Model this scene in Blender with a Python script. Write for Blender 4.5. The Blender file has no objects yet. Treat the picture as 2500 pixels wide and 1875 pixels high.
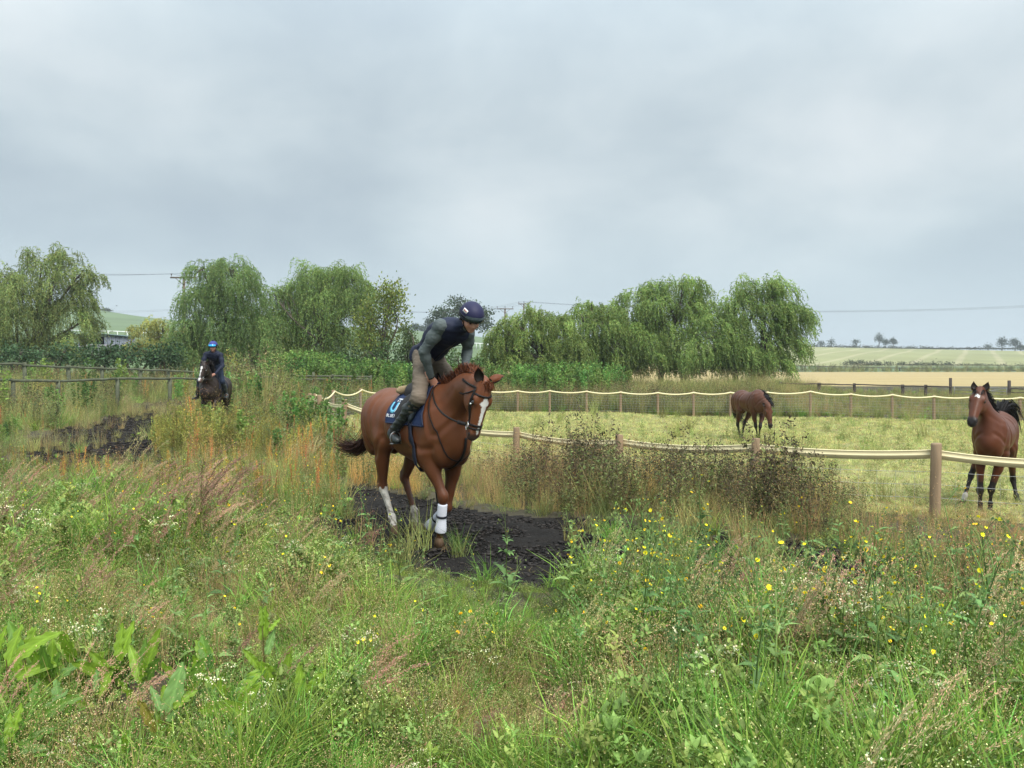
import bpy, math, random
import numpy as np
from mathutils import Vector, Matrix
PI = math.pi
R = np.random.default_rng(7)
random.seed(7)
scene = bpy.context.scene
# ---------------------------------------------------------------- camera, sky, sun, exposure
FPX = 1878.0; HOR = 900.0; CAMZ = 1.8
cam = bpy.data.objects.new('camera', bpy.data.cameras.new('camera'))
scene.collection.objects.link(cam); scene.camera = cam
cam.location = (0, 0, CAMZ); cam.rotation_euler = (PI/2, 0, 0)
cam.data.sensor_width = 36; cam.data.lens = FPX/2500*36
cam.data.shift_y = -(937.5-HOR)/2500; cam.data.clip_start = .1; cam.data.clip_end = 9000
world = bpy.data.worlds.new('World'); scene.world = world; world.use_nodes = True
SUN_EL, SUN_AZ = math.radians(52), math.radians(150)   # azimuth from +Y clockwise: behind and right of the camera
def build_world():
    nt = world.node_tree; n = nt.nodes; L = nt.links; n.clear()
    def N(t, **k):
        a = n.new(t)
        for q, v in k.items(): setattr(a, q, v)
        return a
    out = N('ShaderNodeOutputWorld'); bg = N('ShaderNodeBackground'); bg.inputs[1].default_value = .1
    sky = N('ShaderNodeTexSky'); sky.sky_type = 'NISHITA'; sky.sun_disc = False
    sky.sun_elevation = SUN_EL; sky.sun_rotation = SUN_AZ; sky.air_density = 1.2; sky.dust_density = 3
    tc = N('ShaderNodeTexCoord'); sep = N('ShaderNodeSeparateXYZ'); L.new(tc.outputs['Generated'], sep.inputs[0])
    # project the direction on a cloud layer: (x, y) / (z + .22)
    zc = N('ShaderNodeMath', operation='MAXIMUM'); zc.inputs[1].default_value = 0; L.new(sep.outputs[2], zc.inputs[0])
    za = N('ShaderNodeMath', operation='ADD'); za.inputs[1].default_value = .42; L.new(zc.outputs[0], za.inputs[0])
    dx = N('ShaderNodeMath', operation='DIVIDE'); L.new(sep.outputs[0], dx.inputs[0]); L.new(za.outputs[0], dx.inputs[1])
    dy = N('ShaderNodeMath', operation='DIVIDE'); L.new(sep.outputs[1], dy.inputs[0]); L.new(za.outputs[0], dy.inputs[1])
    co = N('ShaderNodeCombineXYZ'); L.new(dx.outputs[0], co.inputs[0]); L.new(dy.outputs[0], co.inputs[1])
    def noise(scale, det, off, rough=.5):
        mp = N('ShaderNodeMapping'); mp.inputs['Location'].default_value = off; L.new(co.outputs[0], mp.inputs[0])
        t = N('ShaderNodeTexNoise'); t.inputs['Scale'].default_value = scale; t.inputs['Detail'].default_value = det
        t.inputs['Roughness'].default_value = rough; t.inputs['Distortion'].default_value = .25
        L.new(mp.outputs[0], t.inputs[0]); return t
    n1 = noise(.95, 4, (SKY_OX, SKY_OY, 0), .45); n2 = noise(2.9, 6, (7.1, 3.3, 0), .55)
    mx = N('ShaderNodeMath', operation='MULTIPLY_ADD'); L.new(n2.outputs[0], mx.inputs[0]); mx.inputs[1].default_value = .36
    L.new(n1.outputs[0], mx.inputs[2])
    ramp = N('ShaderNodeValToRGB'); L.new(mx.outputs[0], ramp.inputs[0]); ramp.color_ramp.interpolation = 'B_SPLINE'
    e = ramp.color_ramp.elements
    e[0].position = .49; e[0].color = (.335, .400, .460, 1)
    e[1].position = .86; e[1].color = (.66, .705, .725, 1)
    m = e.new(.62); m.color = (.405, .475, .520, 1)
    m = e.new(.73); m.color = (.50, .575, .61, 1)
    # towards the horizon the cloud evens out to a pale blue grey
    mr = N('ShaderNodeMapRange'); mr.interpolation_type = 'SMOOTHSTEP'; L.new(sep.outputs[2], mr.inputs[0])
    mr.inputs[1].default_value = -.02; mr.inputs[2].default_value = .24; mr.inputs[3].default_value = 1; mr.inputs[4].default_value = 0
    mix = N('ShaderNodeMix', data_type='RGBA'); L.new(mr.outputs[0], mix.inputs[0]); L.new(ramp.outputs[0], mix.inputs[6])
    mix.inputs[7].default_value = (.525, .635, .69, 1)
    # an overcast sky brightens gently from the horizon to the zenith
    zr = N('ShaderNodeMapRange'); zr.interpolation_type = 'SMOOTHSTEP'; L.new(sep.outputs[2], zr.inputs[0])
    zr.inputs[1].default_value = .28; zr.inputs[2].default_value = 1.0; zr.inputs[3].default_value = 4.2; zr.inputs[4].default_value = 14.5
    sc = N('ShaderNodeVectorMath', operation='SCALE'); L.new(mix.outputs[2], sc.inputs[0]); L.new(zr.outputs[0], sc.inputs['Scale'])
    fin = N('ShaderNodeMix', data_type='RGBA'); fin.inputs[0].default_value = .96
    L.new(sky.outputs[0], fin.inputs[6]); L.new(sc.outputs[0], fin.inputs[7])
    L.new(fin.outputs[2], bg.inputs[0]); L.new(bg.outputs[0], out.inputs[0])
SKY_OX, SKY_OY = 3.0, 1.0
build_world()
sun = bpy.data.objects.new('sun', bpy.data.lights.new('sun', 'SUN')); scene.collection.objects.link(sun)
sun.data.energy = 1.5; sun.data.angle = math.radians(36); sun.data.color = (1, .96, .90)
_d = Vector((math.sin(SUN_AZ)*math.cos(SUN_EL), math.cos(SUN_AZ)*math.cos(SUN_EL), math.sin(SUN_EL)))
sun.rotation_euler = _d.to_track_quat('Z', 'Y').to_euler()
scene.view_settings.view_transform = 'Standard'; scene.view_settings.look = 'None'
scene.view_settings.exposure = 1.5; scene.view_settings.gamma = 1; scene.view_settings.use_curve_mapping = False
scene.cycles.max_bounces = 6; scene.cycles.diffuse_bounces = 3; scene.cycles.transparent_max_bounces = 8

# ---------------------------------------------------------------- helpers
C = scene.collection
def P(px, py, d):                                   # world point seen at a pixel of the photograph at depth d
    return np.array([(px-1250)/FPX*d, d, CAMZ-(py-HOR)/FPX*d])
def tag(o, label=None, cat=None, group=None, kind=None):
    if label: o['label'] = label
    if cat: o['category'] = cat
    if group: o['group'] = group
    if kind: o['kind'] = kind
    return o
def thing(name, label, cat, loc=(0, 0, 0), rz=0, group=None):
    o = bpy.data.objects.new(name, None); C.objects.link(o)
    o.location = loc; o.rotation_euler = (0, 0, rz); o.empty_display_size = .2
    return tag(o, label, cat, group)
def mesh_data(name, V, F, mats=(), col=None, smooth=False, fmat=None, uv=None):
    V = np.asarray(V, dtype=np.float32).reshape(-1, 3)
    Fs = [np.asarray(f, dtype=np.int32) for f in (F if isinstance(F, list) else [F]) if len(f)]
    me = bpy.data.meshes.new(name)
    me.vertices.add(len(V)); me.vertices.foreach_set('co', V.ravel())
    nl = sum(f.size for f in Fs); npoly = sum(len(f) for f in Fs)
    me.loops.add(nl); me.polygons.add(npoly)
    me.loops.foreach_set('vertex_index', np.concatenate([f.ravel() for f in Fs]))
    tot = np.concatenate([np.full(len(f), f.shape[1], dtype=np.int32) for f in Fs])
    st = np.concatenate([[0], np.cumsum(tot)[:-1]]).astype(np.int32)
    me.polygons.foreach_set('loop_start', st)
    me.update(calc_edges=True)
    for m in (mats if isinstance(mats, (list, tuple)) else [mats]): me.materials.append(m)
    if fmat is not None: me.polygons.foreach_set('material_index', np.asarray(fmat, dtype=np.int32))
    if smooth: me.polygons.foreach_set('use_smooth', np.ones(npoly, dtype=bool))
    if col is not None:
        col = np.asarray(col, dtype=np.float32)
        if col.shape[1] == 3: col = np.c_[col, np.ones(len(col), dtype=np.float32)]
        a = me.color_attributes.new('Col', 'FLOAT_COLOR', 'POINT'); a.data.foreach_set('color', col.ravel())
    return me
def mk(name, V, F, mat, parent=None, **k):
    loc = k.pop('loc', None)
    o = bpy.data.objects.new(name, mesh_data(name, V, F, mat, **k)); C.objects.link(o)
    if parent is not None: o.parent = parent
    if loc is not None: o.location = loc
    return o
def copyo(o, parent=None, name=None):
    c = o.copy(); C.objects.link(c)
    for k in ('label', 'group'):
        if k in c: del c[k]
    if parent is not None: c.parent = parent
    return c
class MB:                                           # collects shapes into one mesh
    def __init__(s): s.V = []; s.Q = []; s.T = []; s.c = []; s.n = 0
    def add(s, V, Q=None, T=None, col=None):
        V = np.asarray(V, float).reshape(-1, 3)
        if Q is not None and len(Q): s.Q.append(np.asarray(Q, int)+s.n)
        if T is not None and len(T): s.T.append(np.asarray(T, int)+s.n)
        if col is not None:
            col = np.asarray(col, float)
            s.c.append(np.tile(col, (len(V), 1)) if col.ndim == 1 else col)
        s.V.append(V); s.n += len(V); return s
    def box(s, c, d, rot=None, col=None, taper=1.0):
        x, y, z = [q/2 for q in d]
        V = np.array([[-x,-y,-z],[x,-y,-z],[x,y,-z],[-x,y,-z],[-x*taper,-y*taper,z],[x*taper,-y*taper,z],[x*taper,y*taper,z],[-x*taper,y*taper,z]])
        if rot is not None: V = V@np.asarray(rot).T
        return s.add(V+np.asarray(c), [[0,3,2,1],[4,5,6,7],[0,1,5,4],[1,2,6,5],[2,3,7,6],[3,0,4,7]], col=col)
    def tube(s, pts, rad, n=8, col=None, caps=True, flat=None):
        pts = np.asarray(pts, float); m = len(pts); rad = np.broadcast_to(np.asarray(rad, float), (m,))
        T = np.gradient(pts, axis=0); T /= np.linalg.norm(T, axis=1)[:, None]+1e-9
        up = np.array([0, 0, 1.]) if abs(T[0][2]) < .9 else np.array([1., 0, 0])
        if flat is not None: up = np.asarray(flat[0], float)
        a = np.linspace(0, 2*PI, n, endpoint=False); V = []
        for i in range(m):
            u = np.cross(T[i], up); u /= np.linalg.norm(u)+1e-9; v = np.cross(u, T[i])
            if flat is None: up = v
            k = 1 if flat is None else flat[1]
            V.append(pts[i]+rad[i]*(np.cos(a)[:, None]*u*k+np.sin(a)[:, None]*v))
        V = np.concatenate(V)
        Q = [[i*n+j, i*n+(j+1) % n, (i+1)*n+(j+1) % n, (i+1)*n+j] for i in range(m-1) for j in range(n)]
        Tt = []
        if caps:
            V = np.r_[V, [pts[0]], [pts[-1]]]; b = m*n
            Tt = [[b, (j+1) % n, j] for j in range(n)]+[[b+1, (m-1)*n+j, (m-1)*n+(j+1) % n] for j in range(n)]
        if col is not None and np.asarray(col).ndim == 2:
            col = np.repeat(np.asarray(col), n, axis=0)
            if caps: col = np.r_[col, [col[0]], [col[-1]]]
        return s.add(V, Q, Tt, col=col)
    def build(s, name, mat, parent=None, **k):
        F = []
        if s.Q: F.append(np.concatenate(s.Q))
        if s.T: F.append(np.concatenate(s.T))
        if s.c: k['col'] = np.concatenate(s.c)
        return mk(name, np.concatenate(s.V), F, mat, parent, **k)
    def data(s, name, mat, **k):
        F = []
        if s.Q: F.append(np.concatenate(s.Q))
        if s.T: F.append(np.concatenate(s.T))
        if s.c: k['col'] = np.concatenate(s.c)
        return mesh_data(name, np.concatenate(s.V), F, mat, **k)
def unit(v): v = np.asarray(v, float); return v/(np.linalg.norm(v, axis=-1, keepdims=True)+1e-12)
def lerp(a, b, t): return a+(b-a)*t
def sstep(a, b, x): t = np.clip((x-a)/(b-a), 0, 1); return t*t*(3-2*t)
def spline(pts, n):                                 # Catmull-Rom through rows of any width
    p = np.asarray(pts, float); m = len(p)
    q = np.r_[[2*p[0]-p[1]], p, [2*p[-1]-p[-2]]]
    t = np.linspace(0, m-1-1e-9, n); i = t.astype(int); f = (t-i)[:, None]
    a, b, c, d = q[i], q[i+1], q[i+2], q[i+3]
    return .5*((2*b)+(-a+c)*f+(2*a-5*b+4*c-d)*f**2+(-a+3*b-3*c+d)*f**3)
_perm = np.random.default_rng(3).random((256, 256))
def vnoise(x, y):
    xi = np.floor(x).astype(int); yi = np.floor(y).astype(int); fx = x-xi; fy = y-yi
    fx = fx*fx*(3-2*fx); fy = fy*fy*(3-2*fy)
    g = lambda a, b: _perm[a % 256, b % 256]
    return lerp(lerp(g(xi, yi), g(xi+1, yi), fx), lerp(g(xi, yi+1), g(xi+1, yi+1), fx), fy)
def fbm(x, y, o=4):
    s = 0; a = .5
    for k in range(o): s = s+a*vnoise(x*2**k+17*k, y*2**k+9*k); a *= .5
    return s
# ---------------------------------------------------------------- materials
def srgb(r, g, b):
    f = lambda c: (c/255/12.92) if c/255 <= .04045 else ((c/255+.055)/1.055)**2.4
    return (f(r), f(g), f(b))
MATS = {}
def mat(name, col=(.5,.5,.5), rough=.7, spec=.3, metal=0, vc=False, noise=None, bump=None, trans=0, hue=0, emit=None, sheen=0, coat=0, wave=None):
    """noise=(scale, amount, stretch xyz) varies the value; bump=(scale, strength); vc multiplies by the colour attribute; trans mixes in translucency; hue = per-instance variation"""
    if name in MATS: return MATS[name]
    m = bpy.data.materials.new(name); m.use_nodes = True; nt = m.node_tree; n = nt.nodes; L = nt.links
    b = n['Principled BSDF']; out = n['Material Output']
    b.inputs['Roughness'].default_value = rough; b.inputs['Specular IOR Level'].default_value = spec; b.inputs['Metallic'].default_value = metal
    if coat: b.inputs['Coat Weight'].default_value = coat; b.inputs['Coat Roughness'].default_value = .15
    if sheen: b.inputs['Sheen Weight'].default_value = sheen; b.inputs['Sheen Roughness'].default_value = .4
    rgb = n.new('ShaderNodeRGB'); rgb.outputs[0].default_value = (*col, 1); cur = rgb.outputs[0]
    if vc:
        at = n.new('ShaderNodeAttribute'); at.attribute_name = 'Col'
        mu = n.new('ShaderNodeMix'); mu.data_type = 'RGBA'; mu.blend_type = 'MULTIPLY'; mu.inputs[0].default_value = 1
        L.new(cur, mu.inputs[6]); L.new(at.outputs[0], mu.inputs[7]); cur = mu.outputs[2]
    tc = n.new('ShaderNodeTexCoord')
    if noise:
        mp = n.new('ShaderNodeMapping'); L.new(tc.outputs['Object'], mp.inputs[0])
        if len(noise) > 2: mp.inputs['Scale'].default_value = noise[2]
        t = n.new('ShaderNodeTexNoise'); t.inputs['Scale'].default_value = noise[0]; t.inputs['Detail'].default_value = 6; t.inputs['Roughness'].default_value = .6
        L.new(mp.outputs[0], t.inputs[0])
        mr = n.new('ShaderNodeMapRange'); L.new(t.outputs[0], mr.inputs[0])
        mr.inputs[1].default_value = .25; mr.inputs[2].default_value = .75; mr.inputs[3].default_value = 1-noise[1]; mr.inputs[4].default_value = 1+noise[1]
        vm = n.new('ShaderNodeVectorMath'); vm.operation = 'SCALE'; L.new(cur, vm.inputs[0]); L.new(mr.outputs[0], vm.inputs['Scale']); cur = vm.outputs[0]
    if hue:
        oi = n.new('ShaderNodeObjectInfo'); hs = n.new('ShaderNodeHueSaturation')
        a = n.new('ShaderNodeMapRange'); L.new(oi.outputs['Random'], a.inputs[0]); a.inputs[3].default_value = 1-hue*1.6; a.inputs[4].default_value = 1+hue*1.6
        w = n.new('ShaderNodeTexWhiteNoise'); w.noise_dimensions = '1D'; L.new(oi.outputs['Random'], w.inputs['W'])
        h = n.new('ShaderNodeMapRange'); L.new(w.outputs[0], h.inputs[0]); h.inputs[3].default_value = .5-hue*.10; h.inputs[4].default_value = .5+hue*.10
        L.new(h.outputs[0], hs.inputs['Hue']); L.new(a.outputs[0], hs.inputs['Value']); L.new(cur, hs.inputs['Color']); cur = hs.outputs[0]
    L.new(cur, b.inputs['Base Color'])
    if bump:
        t = n.new('ShaderNodeTexNoise'); t.inputs['Scale'].default_value = bump[0]; t.inputs['Detail'].default_value = 5; L.new(tc.outputs['Object'], t.inputs[0])
        bp = n.new('ShaderNodeBump'); bp.inputs['Strength'].default_value = bump[1]; bp.inputs['Distance'].default_value = bump[2] if len(bump) > 2 else .01
        L.new(t.outputs[0], bp.inputs['Height']); L.new(bp.outputs[0], b.inputs['Normal'])
    if emit: b.inputs['Emission Color'].default_value = (*col, 1); b.inputs['Emission Strength'].default_value = emit
    if trans:
        tr = n.new('ShaderNodeBsdfTranslucent'); L.new(cur, tr.inputs[0]); mx = n.new('ShaderNodeMixShader'); mx.inputs[0].default_value = trans
        L.new(b.outputs[0], mx.inputs[1]); L.new(tr.outputs[0], mx.inputs[2]); L.new(mx.outputs[0], out.inputs[0])
    MATS[name] = m; return m
# ---------------------------------------------------------------- implicit surfaces: smooth unions turned into one skin
class Field:
    def __init__(s): s.pr = []
    def ell(s, c, r, k=.03, axes=None, neg=False):
        c = np.asarray(c, float); r = np.asarray(r, float)*np.ones(3); A = np.eye(3) if axes is None else np.asarray(axes, float)
        def f(p):
            q = (p-c)@A.T; d = np.sqrt(((q/r)**2).sum(-1))
            g = np.sqrt(((q/r**2)**2).sum(-1))+1e-9
            return d*(d-1)/g
        rm = r.max(); s.pr.append((f, c-rm, c+rm, k, neg)); return s
    def cap(s, a, b, ra, rb, k=.03, side=(0, 1, 0), sq=(1, 1), neg=False):
        """tapered capsule; sq = width across `side` as a fraction of the radius at a and b"""
        a = np.asarray(a, float); b = np.asarray(b, float); w = unit(side); ab = b-a; L2 = max((ab**2).sum(), 1e-9)
        def f(p):
            t = np.clip(((p-a)@ab)/L2, 0, 1); v = p-a-t[..., None]*ab
            lw = v@w; u2 = np.maximum((v**2).sum(-1)-lw**2, 0)
            ru = ra+(rb-ra)*t; q = sq[0]+(sq[1]-sq[0])*t; rw = ru*q
            m = np.minimum(ru, rw)
            return (np.sqrt(u2/ru**2+lw**2/rw**2)-1)*m
        mr = max(ra, rb)*max(1, *sq)
        s.pr.append((f, np.minimum(a, b)-mr, np.maximum(a, b)+mr, k, neg)); return s
    def loft(s, rows, n=14, k=.04, side=(0, 1, 0)):
        """rows: x y z r_u r_w (r_w across `side`), splined; one primitive"""
        q = spline(rows, n); P0 = q[:, :3]; w = unit(side)
        def f(p):
            best = None
            for i in range(n-1):
                a, b = P0[i], P0[i+1]; ab = b-a; L2 = max((ab**2).sum(), 1e-9)
                t = np.clip(((p-a)@ab)/L2, 0, 1); v = p-a-t[..., None]*ab
                lw = v@w; u2 = np.maximum((v**2).sum(-1)-lw**2, 0)
                ru = q[i, 3]+(q[i+1, 3]-q[i, 3])*t; rw = q[i, 4]+(q[i+1, 4]-q[i, 4])*t
                d = (np.sqrt(u2/ru**2+lw**2/rw**2)-1)*np.minimum(ru, rw)
                best = d if best is None else np.minimum(best, d)
            return best
        mr = q[:, 3:].max(); s.pr.append((f, P0.min(0)-mr, P0.max(0)+mr, k, False)); return s
    def mesh(s, h, clip=None, sm=2):
        lo = np.min([p[1] for p in s.pr if not p[4]], axis=0)-3*h-.03; hi = np.max([p[2] for p in s.pr if not p[4]], axis=0)+3*h+.03
        n = np.ceil((hi-lo)/h).astype(int)+1
        D = np.full(n, 1.0, dtype=np.float32)
        ax = [lo[i]+h*np.arange(n[i]) for i in range(3)]
        for f, a, b, k, neg in s.pr:
            m = k+2*h+.02
            i0 = np.maximum(np.floor((a-m-lo)/h).astype(int), 0); i1 = np.minimum(np.ceil((b+m-lo)/h).astype(int)+1, n)
            sl = tuple(slice(i0[i], i1[i]) for i in range(3))
            G = np.stack(np.meshgrid(ax[0][sl[0]], ax[1][sl[1]], ax[2][sl[2]], indexing='ij'), -1)
            d = f(G).astype(np.float32); c = D[sl]
            if neg:
                d = -d; hh = np.maximum(k-np.abs(c-d), 0)/k if k > 0 else 0
                D[sl] = np.maximum(c, d)+(hh*hh*k*.25 if k > 0 else 0)
            else:
                hh = np.maximum(k-np.abs(c-d), 0)/k if k > 0 else 0
                D[sl] = np.minimum(c, d)-(hh*hh*k*.25 if k > 0 else 0)
        if clip is not None:
            G = np.stack(np.meshgrid(*ax, indexing='ij'), -1); D = np.maximum(D, clip(G).astype(np.float32))
        return nets(D, lo, h, sm)
def nets(D, lo, h, sm=2):
    """naive surface nets, then a little smoothing"""
    I = D < 0; nx, ny, nz = D.shape
    c = np.zeros((nx-1, ny-1, nz-1), dtype=np.int8)
    for dx in (0, 1):
        for dy in (0, 1):
            for dz in (0, 1): c += I[dx:nx-1+dx, dy:ny-1+dy, dz:nz-1+dz]
    act = (c > 0) & (c < 8); idx = -np.ones(act.shape, dtype=np.int64); cells = np.argwhere(act); idx[act] = np.arange(len(cells))
    acc = np.zeros((len(cells), 3)); cnt = np.zeros(len(cells))
    for ax in range(3):
        o = [a for a in range(3) if a != ax]
        for u in (0, 1):
            for v in (0, 1):
                p = cells.copy(); p[:, o[0]] += u; p[:, o[1]] += v; q = p.copy(); q[:, ax] += 1
                da = D[tuple(p.T)]; db = D[tuple(q.T)]; x = (da < 0) != (db < 0)
                t = np.where(x, da/(da-db+1e-12), 0); pt = p.astype(float); pt[:, ax] += t
                acc[x] += pt[x]; cnt[x] += 1
    V = lo+h*acc/np.maximum(cnt, 1)[:, None]
    F = []
    for ax in range(3):
        o = [(ax+1) % 3, (ax+2) % 3]
        sa = [slice(None)]*3; sb = [slice(None)]*3; sa[ax] = slice(0, -1); sb[ax] = slice(1, None)
        A = I[tuple(sa)]; B = I[tuple(sb)]; e = np.argwhere(A != B)
        e = e[(e[:, o[0]] > 0) & (e[:, o[1]] > 0) & (e[:, o[0]] < D.shape[o[0]]-1) & (e[:, o[1]] < D.shape[o[1]]-1)]
        ins = A[tuple(e.T)]
        def g(u, v):
            q = e.copy(); q[:, o[0]] -= u; q[:, o[1]] -= v; return idx[tuple(q.T)]
        f = np.stack([g(1, 1), g(0, 1), g(0, 0), g(1, 0)], 1); f[~ins] = f[~ins][:, ::-1]; F.append(f)
    F = np.concatenate(F)
    if sm:
        E = np.concatenate([F[:, [0, 1]], F[:, [1, 2]], F[:, [2, 3]], F[:, [3, 0]]]); deg = np.bincount(E.ravel(), minlength=len(V)).astype(float)
        for it in range(sm):
            for lam in (.55, -.45):
                S = np.zeros_like(V)
                for a in range(3):
                    S[:, a] = np.bincount(E[:, 0], V[E[:, 1], a], len(V))+np.bincount(E[:, 1], V[E[:, 0], a], len(V))
                V = V+lam*(S/deg[:, None]-V)
    return V, F
def axes_from(fwd, up=(0, 0, 1)):                   # rows: fwd, side, up
    f = unit(fwd); s = unit(np.cross(up, f)); return np.array([f, s, np.cross(f, s)])
# ---------------------------------------------------------------- the lie of the land
CTRL = np.array([(0,0,.10),(-6,0,.15),(6,0,.05),(-3,4,.08),(3,4,.04),(0,6,.02),(-.9,8.2,0),(3,7,-.04),(6,6.5,-.1),(9,4,-.1),(9,8,-.3),(2,9.5,-.08),(5,9.5,-.3),(0,12,-.2),
 (6.45,11.7,-.47),(4,13,-.5),(2,15,-.52),(.1,17,-.52),(7.7,12.3,-.47),(12,13,-.47),(7.6,23.9,-.47),(0,25,-.5),(0,33,-.45),(10,30,-.47),(20,34,-.45),(25,22,-.45),(10,37,-.47),(.3,38.7,-.38),(14,18,-.47),(2,20,-.5),(12,24,-.47),(5,30,-.47),
 (-4.3,19.5,-.15),(-6,24,-.12),(-7.1,27,-.12),(-7,30.3,-.15),(-6.6,33.5,-.2),(-3.3,38.3,-.3),(-2,12,-.05),(-3,15,-.1),(-4,28,-.3),(-1,20,-.45),
 (-8.3,21.5,.03),(-10.5,26,.05),(-9,17,.0),(-6,12,0),(-9,9,.05),(-16,14,.1),(-13,22,.08),(-4,8,.03),(-8,4,.1),
 (-12,30,.15),(-20,28,.35),(-25,35,.7),(-12,40,.4),(-5,44,.2),(3,45,.15),(12,46,.2),(25,46,.0),(34,44,0),
 (-30,52,.9),(-15,54,.7),(0,54,.7),(15,53,.6),(25,55,.3),(34,56,.3)], float)
PXC = [0, 430, 1100, 1900, 2500]
DC = np.array([62, 90, 130, 200, 240, 420, 480, 700, 1400, 3500])
YTOP = lambda px: np.interp(px, [-600, 0, 175, 230, 330, 430, 600, 985, 1100, 1180, 1340, 1700, 1930, 2500, 3200], [742, 742, 748, 756, 772, 784, 795, 806, 815, 824, 829, 838, 846, 857, 866])
def zfar(x, y):
    px = 1250+FPX*x/np.maximum(y, 1); yt = YTOP(px); d = y
    Lr = np.stack([925+0*yt, 866+0*yt, 824+0*yt, np.maximum(802, yt+12), np.maximum(796, yt+8), yt, yt+1.5, yt+9, 882+0*yt, 893+0*yt])
    Mr = np.stack([928+0*yt, 893+0*yt, 862+0*yt, 846+0*yt, 841+0*yt, yt, yt+1.5, yt+9, 882+0*yt, 893+0*yt])
    Rr = np.stack([940+0*yt, 928+0*yt, 918+0*yt, 909+0*yt, 893.5+0*yt, yt+8, yt, yt+6, 882+0*yt, 893+0*yt])
    wL = 1-sstep(430, 950, px); wR = sstep(1300, 1850, px); wM = 1-wL-wR
    T = (Lr*wL+Mr*wM+Rr*wR).reshape(len(DC), -1); dd = np.clip(d, DC[0], DC[-1]).ravel()
    Z = CAMZ+(HOR-T)/FPX*DC[:, None]
    i = np.clip(np.searchsorted(DC, dd, side='right')-1, 0, len(DC)-2); t = (dd-DC[i])/(DC[i+1]-DC[i]); k = np.arange(len(dd))
    # monotone-ish smooth interpolation
    m = np.gradient(Z, DC, axis=0); h = (DC[i+1]-DC[i]); t2 = t*t; t3 = t2*t
    z = (2*t3-3*t2+1)*Z[i, k]+(t3-2*t2+t)*h*m[i, k]*.6+(-2*t3+3*t2)*Z[i+1, k]+(t3-t2)*h*m[i+1, k]*.6
    return z.reshape(np.shape(d))
def znear(x, y):
    x = np.asarray(x, float); y = np.asarray(y, float); num = 0; den = 0
    for cx, cy, cz in CTRL:
        s = 1+.02*cy; w = 1/(((x-cx)**2+(y-cy)**2)/s**2+.6)**2; num = num+w*cz; den = den+w
    return num/den
def ground(x, y):
    x = np.asarray(x, float); y = np.asarray(y, float); w = sstep(47, 62, y)
    return (1-w)*znear(x, y)+w*zfar(x, np.maximum(y, 30))
def inpoly(x, y, P_):
    c = np.zeros(np.shape(x), bool); n = len(P_)
    for i in range(n):
        x0, y0 = P_[i]; x1, y1 = P_[(i+1) % n]
        if y0 == y1: continue
        c ^= ((y0 > y) != (y1 > y)) & (x < (x1-x0)*(y-y0)/(y1-y0)+x0)
    return c
def pdist(x, y, P_):
    best = np.full(np.shape(x), 1e9); 
    for (x0, y0), (x1, y1) in zip(P_[:-1], P_[1:]):
        dx, dy = x1-x0, y1-y0; t = np.clip(((x-x0)*dx+(y-y0)*dy)/(dx*dx+dy*dy), 0, 1); best = np.minimum(best, np.hypot(x-x0-t*dx, y-y0-t*dy))
    return best
NEARF = [(12.5, 9.6), (9.15, 10.65), (6.45, 11.74), (4.07, 12.95), (2.1, 15.0), (.09, 17.1), (-2.1, 18.5), (-4.3, 19.6), (-6.0, 24.0), (-7.1, 27.0)]
def far_post(px):                                   # on the line that the far fence keeps
    ax, ay, bx, by = .29, 38.7, 21.8, 33.0; k = (px-1250)/FPX; t = (k*ay-ax)/((bx-ax)-k*(by-ay)); return (ax+t*(bx-ax), ay+t*(by-ay))
FARF = [(-7.12, 27.7), (-7.05, 30.3), (-6.6, 33.5), (-5.8, 36.1), (-4.8, 37.6), (-3.3, 38.3), (-1.6, 38.7)]+[far_post(p) for p in (1264, 1342, 1432, 1515, 1606, 1693, 1783, 1873, 1978, 2077, 2178, 2280, 2385, 2490, 2600)]
PADDOCK = NEARF+FARF
TRACKC = [(12, 2.6), (9, 4.2), (5, 5.9), (2, 7.2), (-.6, 8.4), (-4.2, 11.3), (-7.9, 15.5), (-10.4, 20), (-12, 26), (-14.5, 34)]
def track_d(x, y): return pdist(x, y, TRACKC)
def near_of_track(x, y):                            # the camera's side of the track
    c = np.array(TRACKC[::-1]); return y < np.interp(x, c[:, 0], c[:, 1])
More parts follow.
